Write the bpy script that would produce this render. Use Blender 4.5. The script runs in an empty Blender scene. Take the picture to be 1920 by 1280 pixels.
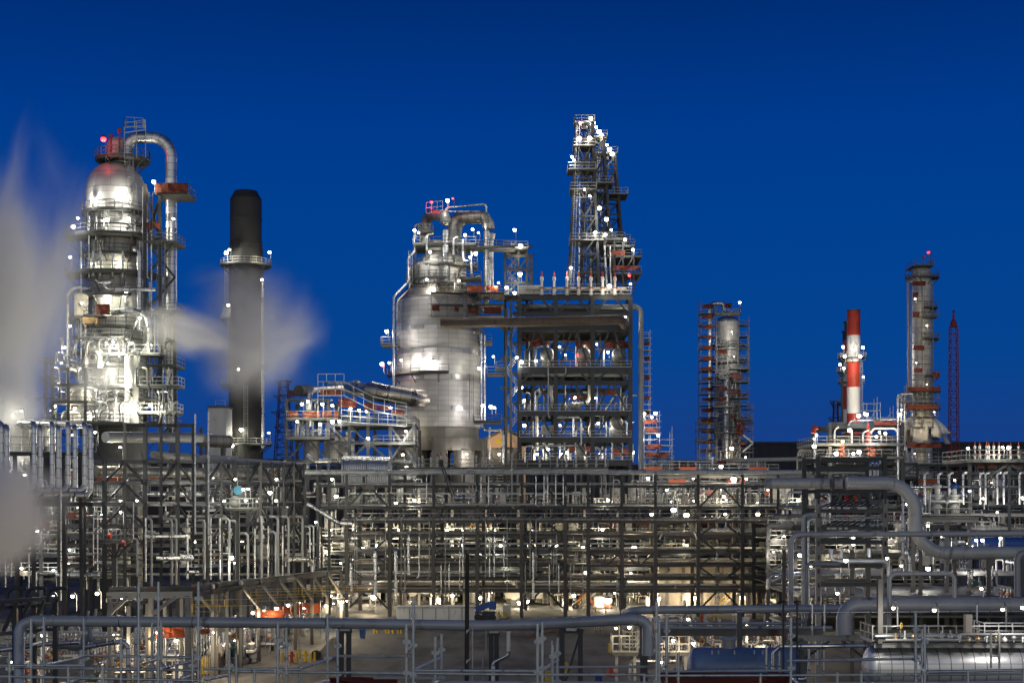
import bpy, math, random
from mathutils import Vector as V, Matrix
RND = random.Random(11)
F, CX, HY, CZ = 2667.0, 960.0, 940.0, 15.0     # 50 mm lens on a 36 mm / 1920 px frame, eye 15 m above the yard
PI = math.pi
def P(px, py, Y): return V(((px-CX)*Y/F, Y, CZ+(HY-py)*Y/F))
def mm(px, Y): return px*Y/F
scene = bpy.context.scene
COL = scene.collection
def lin(h):
    h = h.lstrip('#'); c = [int(h[i:i+2], 16)/255 for i in (0, 2, 4)]
    return tuple(x/12.92 if x <= .04045 else ((x+.055)/1.055)**2.4 for x in c)+(1,)

# ------------------------------------------------------------------ materials
MAT = {}
def nodes(name):
    m = bpy.data.materials.new(name); m.use_nodes = True
    nt = m.node_tree; nt.nodes.clear()
    out = nt.nodes.new('ShaderNodeOutputMaterial'); b = nt.nodes.new('ShaderNodeBsdfPrincipled')
    nt.links.new(b.outputs[0], out.inputs[0])
    MAT[name] = m
    return m, nt, b
def noise(nt, scale, detail=4, coord='Object', vec=None):
    tc = nt.nodes.new('ShaderNodeTexCoord'); n = nt.nodes.new('ShaderNodeTexNoise')
    n.inputs['Scale'].default_value = scale; n.inputs['Detail'].default_value = detail
    if vec:
        mp = nt.nodes.new('ShaderNodeMapping'); mp.inputs['Scale'].default_value = vec
        nt.links.new(tc.outputs[coord], mp.inputs[0]); nt.links.new(mp.outputs[0], n.inputs['Vector'])
    else: nt.links.new(tc.outputs[coord], n.inputs['Vector'])
    return n
def ramp(nt, fac, stops):
    r = nt.nodes.new('ShaderNodeValToRGB'); e = r.color_ramp.elements
    while len(e) < len(stops): e.new(.5)
    for k, (p, c) in enumerate(stops): e[k].position = p; e[k].color = c
    nt.links.new(fac, r.inputs[0]); return r
def math_(nt, op, a, b=None):
    n = nt.nodes.new('ShaderNodeMath'); n.operation = op
    for i, x in enumerate((a, b)):
        if x is None: continue
        if isinstance(x, (int, float)): n.inputs[i].default_value = x
        else: nt.links.new(x, n.inputs[i])
    return n.outputs[0]
def c4(r, g=None, b=None): return (r, r if g is None else g, r if b is None else b, 1)
def paint(name, col, rough=.5, metal=0., var=.35, scale=1.5, stretch=None, rust=0.):
    m, nt, b = nodes(name)
    n = noise(nt, scale, 6, 'Object', stretch)
    d = tuple(c*(1-var) for c in col[:3])+(1,); l = tuple(min(1, c*(1+var*.6)) for c in col[:3])+(1,)
    r = ramp(nt, n.outputs[0], [(.3, d), (.5, col), (.72, l)])
    src = r.outputs[0]
    if rust:
        n2 = noise(nt, scale*2.3, 8, 'Object', (1, 1, .35)); r2 = ramp(nt, n2.outputs[0], [(.62-rust*.2, c4(0)), (.75, c4(1))])
        mx = nt.nodes.new('ShaderNodeMixRGB'); nt.links.new(r2.outputs[0], mx.inputs[0]); nt.links.new(src, mx.inputs[1]); mx.inputs[2].default_value = (.10, .045, .02, 1)
        src = mx.outputs[0]
    nt.links.new(src, b.inputs['Base Color'])
    rr = ramp(nt, n.outputs[0], [(.3, c4(max(0, rough-.12))), (.7, c4(min(1, rough+.15)))])
    nt.links.new(rr.outputs[0], b.inputs['Roughness']); b.inputs['Metallic'].default_value = metal
    return m
def cladding(name, col, band=1.0, seg=0., rough=.38, metal=.85, seam=.06, dark=.25, var=.25):
    """sheet metal jacket: seams every BAND metres along v, every SEG metres along u; each sheet a slightly different tone"""
    m, nt, b = nodes(name)
    tc = nt.nodes.new('ShaderNodeTexCoord'); sp = nt.nodes.new('ShaderNodeSeparateXYZ'); nt.links.new(tc.outputs['UV'], sp.inputs[0])
    v = math_(nt, 'DIVIDE', sp.outputs[1], band); fv = math_(nt, 'FRACT', v); sv = math_(nt, 'LESS_THAN', fv, seam/band)
    cell = math_(nt, 'FLOOR', v)
    s = sv
    if seg:
        u = math_(nt, 'DIVIDE', sp.outputs[0], seg); fu = math_(nt, 'FRACT', u); su = math_(nt, 'LESS_THAN', fu, seam*.8/seg)
        s = math_(nt, 'MAXIMUM', sv, su)
        cell = math_(nt, 'ADD', cell, math_(nt, 'MULTIPLY', math_(nt, 'FLOOR', u), 17.3))
    wn = nt.nodes.new('ShaderNodeTexWhiteNoise'); wn.noise_dimensions = '1D'; nt.links.new(cell, wn.inputs['W'])
    n = noise(nt, .8, 6, 'Object', (1, 1, .25))
    f = math_(nt, 'ADD', math_(nt, 'MULTIPLY', wn.outputs[0], .45), math_(nt, 'MULTIPLY', n.outputs[0], .55))
    lo = tuple(c*(1-var) for c in col[:3])+(1,); hi = tuple(min(1, c*(1+var*.4)) for c in col[:3])+(1,)
    r = ramp(nt, f, [(.25, lo), (.75, hi)])
    mx = nt.nodes.new('ShaderNodeMixRGB'); nt.links.new(s, mx.inputs[0]); nt.links.new(r.outputs[0], mx.inputs[1])
    mx.inputs[2].default_value = tuple(c*dark for c in col[:3])+(1,)
    nt.links.new(mx.outputs[0], b.inputs['Base Color'])
    rr = ramp(nt, f, [(.2, c4(rough-.1)), (.8, c4(rough+.14))]); nt.links.new(rr.outputs[0], b.inputs['Roughness'])
    b.inputs['Metallic'].default_value = metal
    bp = nt.nodes.new('ShaderNodeBump'); bp.inputs['Strength'].default_value = .25; bp.inputs['Distance'].default_value = .04
    nt.links.new(f, bp.inputs['Height']); nt.links.new(bp.outputs[0], b.inputs['Normal'])
    return m
def glow(name, col, power):
    m, nt, b = nodes(name); b.inputs['Base Color'].default_value = c4(.6)
    b.inputs['Emission Color'].default_value = col; b.inputs['Emission Strength'].default_value = power
    try: m.cycles.emission_sampling = 'NONE'
    except Exception: pass
    return m
paint('steel_dark', c4(.046, .052, .062), .45, .3, .35, .7, rust=.12)
paint('steel_grey', c4(.105, .11, .115), .5, .25, .3, .7, rust=.1)
paint('steel_light', c4(.28, .28, .275), .5, .2, .3, .9, rust=.08)
paint('galv', c4(.42, .45, .47), .38, .75, .35, 3.0)
paint('grating', c4(.10, .105, .10), .6, .4, .4, 2.0)
paint('rail', c4(.36, .37, .36), .45, .45, .3, 1.5)
paint('rail_dark', c4(.14, .145, .15), .45, .45, .3, 1.5)
paint('fireproof', c4(.115, .11, .105), .85, 0, .28, .9, (1, 1, .4))
paint('concrete', c4(.26, .24, .21), .9, 0, .35, .35, (1, 1, .5), rust=.25)
paint('pipe_grey', c4(.31, .32, .33), .36, .1, .16, .8)
paint('pipe_blue', c4(.42, .45, .48), .32, .15, .18, .7, rust=.04)
paint('pipe_pale', c4(.50, .505, .50), .34, .1, .16, .7, rust=.05)
paint('drum_sky_tint', c4(.15, .23, .40), .34, .1, .2, .4, rust=.05)  # blue drum paint with the sky's reflection put into the colour
paint('galv_near_lit', c4(.56, .60, .60), .36, .7, .3, 6.0)  # lighter copy of galv, light on the near scaffold put into its colour
paint('pipe_brown', c4(.12, .09, .07), .55, .1, .35, .6, rust=.3)
paint('black_stack', c4(.035, .034, .034), .62, .1, .4, .25, (1, 1, .2))
paint('white', c4(.70, .69, .66), .5, 0, .2, .5, (1, 1, .25), rust=.05)
paint('cream', c4(.6, .57, .48), .55, 0, .2, .9)
paint('red', c4(.40, .035, .015), .5, 0, .3, .35, (1, 1, .2), rust=.12)
paint('red_net', c4(.13, .026, .016), .8, 0, .45, 1.4)
paint('orange', c4(.32, .065, .022), .6, 0, .3, 1.5)
paint('yellow', c4(.62, .42, .03), .5, 0, .25, 1.5)
paint('blue', c4(.02, .075, .30), .45, 0, .25, 1.5)
paint('sky_blue', c4(.10, .42, .62), .45, 0, .2, 1.5)
paint('motor_green', c4(.02, .06, .05), .5, 0, .3, 2)
paint('brass', c4(.55, .38, .2), .4, .6, .3, 2)
paint('bundle', c4(.03, .03, .032), .7, .1, .3, 2)
paint('wood', c4(.055, .045, .035), .9, 0, .5, 1.2, (4, 4, .3))
paint('tarp', c4(.76, .75, .74), .65, 0, .3, .6, rust=.1)
paint('lattice_red', c4(.26, .035, .025), .6, .1, .3, 1)
paint('pylon', c4(.07, .03, .022), .7, .2, .3, 1)
paint('far_wall', c4(.045, .045, .06), .8, 0, .15, .05)
paint('tan_wall', c4(.62, .40, .24), .8, 0, .12, .1)
paint('window_dark', c4(.012, .012, .02), .3, 0, .1, 1)
paint('cable', c4(.018, .018, .02), .7, 0, .3, 3)
cladding('clad', c4(.72, .73, .74), 1.0, 0, .32, .9)
cladding('clad_dull', c4(.36, .36, .345), 1.2, 0, .45, .7)
cladding('clad_vessel', c4(.60, .59, .565), 1.1, 2.2, .48, .35, .06, .5, .15)
cladding('clad_big', c4(.62, .605, .59), .85, 1.75, .5, .25, .06, .5, .13)
cladding('clad_band', c4(.62, .61, .60), 9, 2.4, .35, .75, .1, .3)
cladding('clad_duct', c4(.60, .56, .50), 2.2, 0, .3, .9, .09, .35)
cladding('skirt', c4(.33, .31, .28), 4, 5, .6, .35, .08, .4, .4)
cladding('clad_drum', c4(.70, .71, .72), 9, .62, .38, .6, .035, .4, .2)
cladding('duct_dark', c4(.11, .105, .10), 3.5, 0, .6, .2, .1, .5, .4)
glow('lens', (1, .94, .80, 1), 30)
glow('lens_warm', (1, .80, .48, 1), 24)
glow('lens_red', (1, .015, .03, 1), 4)
glow('lit_panel', (1, .9, .65, 1), 1.6)

def ground_mat():
    m, nt, b = nodes('yard_concrete')
    n = noise(nt, .09, 8, 'Object'); n2 = noise(nt, .5, 6, 'Object', (1, .25, 1))
    f = math_(nt, 'ADD', math_(nt, 'MULTIPLY', n.outputs[0], .55), math_(nt, 'MULTIPLY', n2.outputs[0], .45))
    r = ramp(nt, f, [(.40, c4(.016, .016, .017)), (.46, c4(.06, .058, .056)), (.50, c4(.095, .092, .088)), (.6, c4(.135, .13, .122))])
    nt.links.new(r.outputs[0], b.inputs['Base Color']); b.inputs['Roughness'].default_value = .75
ground_mat()

# ------------------------------------------------------------------ mesh building
def fillet(pts, rad, n=6):
    if rad <= 0 or len(pts) < 3: return [V(p) for p in pts]
    out = [V(pts[0])]
    for i in range(1, len(pts)-1):
        a, b, c = V(pts[i-1]), V(pts[i]), V(pts[i+1])
        d0 = (a-b); d1 = (c-b); l0, l1 = d0.length, d1.length
        if l0 < 1e-6 or l1 < 1e-6: continue
        d0 /= l0; d1 /= l1
        dot = max(-1, min(1, d0.dot(d1)))
        if dot < -.999: out.append(b); continue
        th = math.acos(dot); t = min(rad/math.tan(th/2), l0*.499, l1*.499); rr = t*math.tan(th/2)
        cen = b+(d0+d1).normalized()*(rr/math.sin(th/2))
        s0 = b+d0*t-cen; s1 = b+d1*t-cen
        ang = s0.angle(s1)
        if ang < 1e-4: out.append(b); continue
        for k in range(n+1):
            f = k/n
            out.append(cen+(s0*math.sin((1-f)*ang)+s1*math.sin(f*ang))/math.sin(ang))
    out.append(V(pts[-1])); return out
class MB:
    def __init__(s): s.v = []; s.f = []; s.uv = []; s.sm = []
    def add(s, vs, fs, smooth=False, uvs=None):
        o = len(s.v); s.v += [tuple(v) for v in vs]
        for k, f in enumerate(fs):
            s.f.append(tuple(i+o for i in f)); s.sm.append(smooth)
            s.uv.append(uvs[k] if uvs else [(0, 0)]*len(f))
        return s
    def quadbar(s, p0, p1, w, h=None, up=None):
        h = w if h is None else h
        p0, p1 = V(p0), V(p1); d = p1-p0
        if d.length < 1e-6: return s
        L = d.length; d /= L
        up = V(up) if up else (V((0, 0, 1)) if abs(d.z) < .95 else V((0, 1, 0)))
        x = d.cross(up)
        if x.length < 1e-4: x = d.cross(V((1, 0, 0)))
        x.normalize(); y = x.cross(d)
        vs = [p+x*(a*w/2)+y*(b*h/2) for p in (p0, p1) for a, b in ((-1, -1), (1, -1), (1, 1), (-1, 1))]
        return s.add(vs, [(3, 2, 1, 0), (4, 5, 6, 7), (0, 1, 5, 4), (1, 2, 6, 5), (2, 3, 7, 6), (3, 0, 4, 7)])
    def ibeam(s, p0, p1, w, h, up=None, t=.22):
        p0, p1 = V(p0), V(p1); d = p1-p0
        if d.length < 1e-6: return s
        d.normalize()
        up = V(up) if up else (V((0, 0, 1)) if abs(d.z) < .95 else V((0, 1, 0)))
        x = d.cross(up)
        if x.length < 1e-4: x = d.cross(V((1, 0, 0)))
        x.normalize(); y = x.cross(d)
        a, b, c, e = w/2, h/2, w*t/2, h/2-h*t*.6
        pr = [(-a, -b), (a, -b), (a, -e), (c, -e), (c, e), (a, e), (a, b), (-a, b), (-a, e), (-c, e), (-c, -e), (-a, -e)]
        vs = [p+x*u+y*q for p in (p0, p1) for u, q in pr]
        n = 12
        fs = [(i, (i+1) % n, n+(i+1) % n, n+i) for i in range(n)]+[tuple(range(n-1, -1, -1)), tuple(range(n, 2*n))]
        return s.add(vs, fs)
    def box(s, c, sz, rz=0):
        c = V(c); x = V((math.cos(rz), math.sin(rz), 0)); y = V((-math.sin(rz), math.cos(rz), 0)); z = V((0, 0, 1))
        vs = [c+x*(a*sz[0]/2)+y*(b*sz[1]/2)+z*(e*sz[2]/2) for e in (-1, 1) for a, b in ((-1, -1), (1, -1), (1, 1), (-1, 1))]
        return s.add(vs, [(3, 2, 1, 0), (4, 5, 6, 7), (0, 1, 5, 4), (1, 2, 6, 5), (2, 3, 7, 6), (3, 0, 4, 7)])
    def bevbox(s, c, sz, b=.05, rz=0):
        c = V(c); hx, hy, hz = sz[0]/2, sz[1]/2, sz[2]/2; b = min(b, hx*.45, hy*.45, hz*.45)
        cs, sn = math.cos(rz), math.sin(rz)
        rings = []
        for z, q in ((-hz, b), (-hz+b, 0), (hz-b, 0), (hz, b)):
            x, y = hx-q, hy-q
            rg = [(-x+b, -y), (x-b, -y), (x, -y+b), (x, y-b), (x-b, y), (-x+b, y), (-x, y-b), (-x, -y+b)]
            rings.append([c+V((u*cs-w*sn, u*sn+w*cs, z)) for u, w in rg])
        vs = [p for r in rings for p in r]
        fs = [(k*8+i, k*8+(i+1) % 8, k*8+8+(i+1) % 8, k*8+8+i) for k in range(3) for i in range(8)]
        fs += [tuple(range(7, -1, -1)), tuple(range(24, 32))]
        return s.add(vs, fs)
    def tube(s, pts, r, n=10, bend=0., cap=True, r1=None, nb=6):
        pts = fillet(pts, bend, nb) if bend else [V(p) for p in pts]
        q = [pts[0]]
        for p in pts[1:]:
            if (p-q[-1]).length > 1e-4: q.append(p)
        pts = q
        if len(pts) < 2: return s
        N = len(pts); d = (pts[1]-pts[0]).normalized()
        up = V((0, 0, 1)) if abs(d.z) < .9 else V((0, 1, 0))
        x = d.cross(up).normalized(); L = 0; rings = []; ls = []
        for i, p in enumerate(pts):
            t = (pts[min(i+1, N-1)]-pts[max(i-1, 0)])
            if t.length < 1e-6: t = d
            t = t.normalized(); x = (x-t*x.dot(t))
            x = x.normalized() if x.length > 1e-5 else t.orthogonal().normalized()
            y = t.cross(x)
            if i: L += (p-pts[i-1]).length
            rr = r if r1 is None else r+(r1-r)*i/(N-1)
            rings.append([p+(x*math.cos(2*PI*k/n)+y*math.sin(2*PI*k/n))*rr for k in range(n)]); ls.append(L)
        vs = [v for g in rings for v in g]; fs = []; uv = []
        for i in range(N-1):
            for k in range(n):
                k2 = (k+1) % n
                fs.append((i*n+k, i*n+k2, (i+1)*n+k2, (i+1)*n+k))
                u0, u1 = 2*PI*r*k/n, 2*PI*r*(k+1)/n
                uv.append([(u0, ls[i]), (u1, ls[i]), (u1, ls[i+1]), (u0, ls[i+1])])
        s.add(vs, fs, True, uv)
        if cap:
            s.add(rings[0], [tuple(range(n-1, -1, -1))]); s.add(rings[-1], [tuple(range(n))])
        return s
    def lathe(s, prof, c=(0, 0, 0), n=32, a0=0., a1=2*PI, smooth=True, axis=None):
        """profile of (r, z); optional AXIS turns local z onto that direction"""
        c = V(c); full = abs(a1-a0-2*PI) < 1e-6; m = n if full else n+1
        M = V((0, 0, 1)).rotation_difference(V(axis)).to_matrix() if axis else None
        L = 0; ls = [0]
        for i in range(1, len(prof)): L += math.hypot(prof[i][0]-prof[i-1][0], prof[i][1]-prof[i-1][1]); ls.append(L)
        # rings are doubled at hard corners so that smooth shading stays crisp
        R0 = max(p[0] for p in prof)
        for i in range(len(prof)-1):
            vs = []
            for r, z in (prof[i], prof[i+1]):
                for k in range(m):
                    a = a0+(a1-a0)*k/n; p = V((r*math.cos(a), r*math.sin(a), z))
                    vs.append(c+(M @ p if M else p))
            fs = []; uv = []
            for k in range(n):
                k2 = (k+1) % m
                fs.append((k, k2, m+k2, m+k)); u0 = R0*(a1-a0)*k/n; u1 = R0*(a1-a0)*(k+1)/n
                uv.append([(u0, ls[i]), (u1, ls[i]), (u1, ls[i+1]), (u0, ls[i+1])])
            s.add(vs, fs, smooth, uv)
        return s
    def dome(s, r, c, h=None, n=32, axis=None, k=8):
        h = r if h is None else h
        prof = [(r*math.cos(i*PI/2/k), h*math.sin(i*PI/2/k)) for i in range(k+1)]; prof[-1] = (.001, h)
        c = V(c); M = V((0, 0, 1)).rotation_difference(V(axis)).to_matrix() if axis else None
        vs = []; fs = []; uv = []
        for r_, z in prof:
            for j in range(n):
                a = 2*PI*j/n; p = V((r_*math.cos(a), r_*math.sin(a), z)); vs.append(c+(M @ p if M else p))
        for i in range(k):
            for j in range(n):
                j2 = (j+1) % n; fs.append((i*n+j, i*n+j2, i*n+n+j2, i*n+n+j))
                u0, u1 = 2*PI*r*j/n, 2*PI*r*(j+1)/n; uv.append([(u0, i*.4), (u1, i*.4), (u1, i*.4+.4), (u0, i*.4+.4)])
        return s.add(vs, fs, True, uv)
    def cyl(s, p0, p1, r, n=16): return s.tube([p0, p1], r, n)
    def ball(s, c, r, n=10):
        s.dome(r, c, None, n, None, 5); return s.dome(r, c, None, n, (0, 0, -1), 5)
    # -- plant fittings
    def rail(s, pts, h=1.1, w=.07, step=1.8, closed=False, mid=True):
        pts = [V(p) for p in pts]
        if closed: pts = pts+[pts[0]]
        for a, b in zip(pts, pts[1:]):
            for z in ((h, h*.52, .06) if mid else (h,)): s.quadbar(a+V((0, 0, z)), b+V((0, 0, z)), w, w if z > .1 else .13)
            L = (b-a).length; k = max(1, round(L/step))
            for i in range(k): p = a.lerp(b, i/k); s.quadbar(p, p+V((0, 0, h)), w*.9)
        p = pts[-1]; s.quadbar(p, p+V((0, 0, h)), w*.9); return s
    def deck(s, c, r0, r1, a0=0, a1=2*PI, t=.22, n=28):
        c = V(c); full = abs(a1-a0-2*PI) < 1e-6
        vs = []
        for k in range(n+1):
            a = a0+(a1-a0)*k/n
            for r, z in ((r0, 0), (r1, 0), (r1, -t), (r0, -t)): vs.append(c+V((r*math.cos(a), r*math.sin(a), z)))
        fs = []
        for k in range(n):
            for j in range(4): fs.append((4*k+j, 4*k+(j+1) % 4, 4*k+4+(j+1) % 4, 4*k+4+j))
        if not full: fs += [(3, 2, 1, 0), (4*n, 4*n+1, 4*n+2, 4*n+3)]
        return s.add(vs, fs)
    def ladder(s, p0, p1, w=.5, side=(1, 0, 0), cage=False, out=(0, -1, 0)):
        p0, p1 = V(p0), V(p1); sd = V(side); o = V(out)
        for k in (-1, 1): s.quadbar(p0+sd*(k*w/2), p1+sd*(k*w/2), .07)
        L = (p1-p0).length; n = int(L/.45)
        for i in range(1, n): p = p0.lerp(p1, i/n); s.quadbar(p-sd*(w/2), p+sd*(w/2), .04)
        if cage:
            for i in range(2, n, 3):
                p = p0.lerp(p1, i/n)
                s.quadbar(p-sd*.4, p-sd*.35+o*.6, .05); s.quadbar(p+sd*.4, p+sd*.35+o*.6, .05); s.quadbar(p-sd*.35+o*.6, p+sd*.35+o*.6, .05)
            a = p0.lerp(p1, 2/max(3, n)); 
            for k in (-1, 0, 1): s.quadbar(a+sd*(.35*k)+o*.6, p1+sd*(.35*k)+o*.6, .045)
        return s
    def build(s, name, mat, origin=(0, 0, 0)):
        me = bpy.data.meshes.new(name); ox, oy, oz = origin
        me.from_pydata([(x-ox, y-oy, z-oz) for x, y, z in s.v], [], s.f)
        me.polygons.foreach_set('use_smooth', s.sm)
        ul = me.uv_layers.new(name='UVMap'); flat = [c for f in s.uv for p in f for c in p]
        ul.data.foreach_set('uv', flat)
        me.materials.append(MAT[mat]); me.update()
        return bpy.data.objects.new(name, me)

# ------------------------------------------------------------------ things and parts
ALL = []
class T:
    """a thing: an Empty at its base that parents its parts"""
    def __init__(s, name, label, cat, loc, group=None, kind=None):
        o = bpy.data.objects.new(name, None); COL.objects.link(o); o.location = loc; o.empty_display_size = .3
        s.o = o; s.loc = V(loc)
        o['label'] = label; o['category'] = cat
        if group: o['group'] = group
        if kind: o['kind'] = kind
        ALL.append(o)
    def part(s, name, mb, mat, parent=None, label=None):
        c = mb.build(name, mat, s.loc); COL.objects.link(c); c.parent = parent or s.o
        if label: c['label'] = label
        return c
def solo(name, label, cat, mb, mat, group=None, kind=None):
    xs = [p[0] for p in mb.v]; ys = [p[1] for p in mb.v]; zs = [p[2] for p in mb.v]
    org = ((min(xs)+max(xs))/2, (min(ys)+max(ys))/2, min(zs))
    o = mb.build(name, mat, org); COL.objects.link(o); o.location = org
    if kind: o['kind'] = kind
    if label: o['label'] = label; o['category'] = cat; ALL.append(o)
    if group: o['group'] = group
    return o
def dup(o, loc, rz=0., sc=1., label=None, group=None):
    r = o.copy(); COL.objects.link(r); r.location = loc; r.rotation_euler = (0, 0, rz); r.scale = (sc,)*3 if isinstance(sc, (int, float)) else sc
    if label: r['label'] = label
    if group: r['group'] = group
    for ch in KIDS[o.name]:
        c = ch.copy(); COL.objects.link(c); c.parent = r
        for g in KIDS.get(ch.name, ()): d = g.copy(); COL.objects.link(d); d.parent = c
    ALL.append(r); return r
KIDS = {}
def keep(o):
    KIDS[o.name] = list(o.children)
    for c in o.children:
        if c.children: KIDS[c.name] = list(c.children)
def pipe(label, pts, r, mat='clad', bend=None, n=10, group=None, name='pipe', cat='pipe', flanges=(), weld=0):
    mb = MB().tube(pts, r, n, (r*3 if bend is None else bend))
    if weld:
        for a, b in zip(pts, pts[1:]):
            a, b = V(a), V(b); L = (b-a).length; d = (b-a)/L; x = weld*.6
            while x < L-weld*.3: mb.cyl(a+d*(x-.012), a+d*(x+.012), r*1.018, n); x += weld
    for p, ax in flanges: p = V(p); ax = V(ax).normalized(); mb.cyl(p-ax*.06, p+ax*.06, r*1.45, n)
    return solo(name, label, cat, mb, mat, group)
def pxpipe(label, pts, d, Y, mat='clad', **k):
    """points of (px, py) at one depth, or (px, py, depth); D = diameter in px at Y"""
    return pipe(label, [P(*(p if len(p) > 2 else (p[0], p[1], Y))) for p in pts], mm(d, Y)/2, mat, **k)

LIGHTS = {}
PROTO = {}
def light(name, loc, power, col, r=.15, parent=None):
    power = max(5, round(power/20)*20) if power > 20 else power; key = (round(power), col, r)
    if key not in LIGHTS:
        l = bpy.data.lights.new('lamp_light', 'POINT'); l.energy = power; l.color = col; l.shadow_soft_size = r
        LIGHTS[key] = l
    o = bpy.data.objects.new(name, LIGHTS[key]); COL.objects.link(o); o.location = loc
    if parent: o.parent = parent
    return o
WHITE, WARM, YELL, REDC = (1, .94, .82), (1, .80, .52), (1, .95, .78), (1, .04, .05)
PWR = .3
def lamp(px, py, Y, power=900, col=WHITE, label='white lamp on a steel pole', pole=2.2, group=None, size=.26, red=False, lightit=True, off=(-.5, -.9)):
    """a lamp: pole, shade, globe with its light just in front of it"""
    g = P(px, py, Y); base = g+V((.25, .25, -pole))
    nm, ct = ('warning_beacon', 'beacon') if red else ('work_lamp', 'work lamp') if pole <= 1 else ('floodlight', 'floodlight') if off[1] > -.6 or 'vessel' in label or 'column' in label or 'chimney' in label else ('lamp_post', 'lamp')
    t = T(nm, label, ct, base, group)
    tint = RND.random(); col = col if red else tuple(min(1, c*k) for c, k in zip(col, (1, 1, 1.08) if tint < .3 else (1, .94, .8) if tint < .5 else (.97, 1, .92) if tint < .65 else (1, 1, 1))); size *= RND.choice((.6, .75, .85, 1.1))
    mb = MB().tube([base, base+V((0, 0, pole+.05)), g+V((.1, .1, .3))], .042, 6, .25)
    t.part('pole', mb, 'rail_dark')
    t.part('shade', MB().lathe([(size*.35, size*1.5), (size*.9, size*1.15), (size*1.15, size*.5)], g, 12), 'steel_grey')
    t.part('globe', MB().ball(g, size, 10), 'lens_red' if red else ('lens_warm' if col == WARM else 'lens'))
    if lightit and power: light('lamp_light', V((off[0]-.25, off[1]-.25, pole-size-.45 if off[1] < -.6 else pole-size-.2)), power*PWR, col, .12, t.o)
    return t

ORD = 'first second third fourth fifth sixth seventh eighth ninth tenth eleventh twelfth thirteenth fourteenth fifteenth sixteenth seventeenth eighteenth nineteenth twentieth'.split()
def ordw(k):
    if k < 20: return ORD[k]
    tens = {2: 'twenty', 3: 'thirty', 4: 'forty', 5: 'fifty', 6: 'sixty', 7: 'seventy', 8: 'eighty', 9: 'ninety'}
    k += 1
    return tens[k//10]+('-'+ORD[k % 10-1] if k % 10 else 'th') if k < 100 else 'hundredth'
def scr(o):
    p = o.matrix_world.translation if not o.parent else o.location
    p = o.location
    return (CX+p.x/max(p.y, 1)*F, HY-(p.z-CZ)/max(p.y, 1)*F)
def settle_labels():
    by = {}
    for o in ALL: by.setdefault(o['label'], []).append(o)
    for lab, os in by.items():
        n = len(os)
        if n < 2: continue
        xs = [scr(o)[0] for o in os]; ys = [scr(o)[1] for o in os]
        if max(xs)-min(xs) >= .6*(max(ys)-min(ys)):
            os.sort(key=lambda o: scr(o)[0]); a, z, w = 'leftmost', 'rightmost', 'from left'
        else:
            os.sort(key=lambda o: scr(o)[1]); a, z, w = 'topmost', 'lowest', 'from top'
        for k, o in enumerate(os):
            tag = a if k == 0 else z if k == n-1 else f'{ordw(k)} {w}'
            o['label'] = f'{lab}, {tag}'
# ------------------------------------------------------------------ sky, ground, camera
w = bpy.data.worlds.new('World'); scene.world = w; w.use_nodes = True
nt = w.node_tree; nt.nodes.clear()
wo = nt.nodes.new('ShaderNodeOutputWorld'); bg = nt.nodes.new('ShaderNodeBackground'); nt.links.new(bg.outputs[0], wo.inputs[0])
tc = nt.nodes.new('ShaderNodeTexCoord'); sp = nt.nodes.new('ShaderNodeSeparateXYZ'); nt.links.new(tc.outputs['Generated'], sp.inputs[0])
blue = ramp(nt, sp.outputs[2], [(0., lin('#183c7c')), (.05, lin('#143f87')), (.10, lin('#05438f')), (.19, lin('#004090')), (.255, lin('#003a8c')), (.34, lin('#002b70')), (.7, lin('#021a4c'))])
# afterglow of the sun that has set behind the camera (-Y)
gl = ramp(nt, math_(nt, 'MULTIPLY', sp.outputs[1], -1.0), [(.0, c4(0)), (.95, c4(1))])
low = ramp(nt, sp.outputs[2], [(.0, (.66, .62, .54, 1)), (.25, (.42, .45, .47, 1)), (.7, (.03, .06, .12, 1))])
mx = nt.nodes.new('ShaderNodeMixRGB'); nt.links.new(gl.outputs[0], mx.inputs[0]); nt.links.new(blue.outputs[0], mx.inputs[1]); nt.links.new(low.outputs[0], mx.inputs[2])
nt.links.new(mx.outputs[0], bg.inputs[0]); bg.inputs[1].default_value = 1.0

cam = bpy.data.cameras.new('camera'); co = bpy.data.objects.new('camera', cam); COL.objects.link(co); scene.camera = co
co.location = (0, 0, CZ); co.rotation_euler = (PI/2, 0, 0)
cam.lens = 50; cam.sensor_width = 36; cam.shift_y = (HY-640)/1920; cam.clip_start = .5; cam.clip_end = 9000
scene.view_settings.view_transform = 'Standard'; scene.view_settings.look = 'None'; scene.view_settings.exposure = 0
scene.cycles.use_denoising = True; scene.cycles.max_bounces = 8; scene.cycles.diffuse_bounces = 2; scene.cycles.glossy_bounces = 3; scene.cycles.transmission_bounces = 2
scene.cycles.volume_bounces = 8; scene.cycles.sample_clamp_indirect = 3; scene.cycles.sample_clamp_direct = 40
scene.cycles.use_light_tree = True; scene.cycles.volume_step_rate = 1.0; scene.cycles.volume_max_steps = 128
scene.cycles.caustics_reflective = False; scene.cycles.caustics_refractive = False

g = MB().add([(-2500, -60, 0), (2500, -60, 0), (2500, 6000, 0), (-2500, 6000, 0)], [(0, 1, 2, 3)])
solo('ground', None, None, g, 'yard_concrete', kind='structure')
g = MB().add([(-30, 150, .006), (40, 150, .006), (46, 172, .006), (-34, 172, .006)], [(0, 1, 2, 3)])

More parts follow.
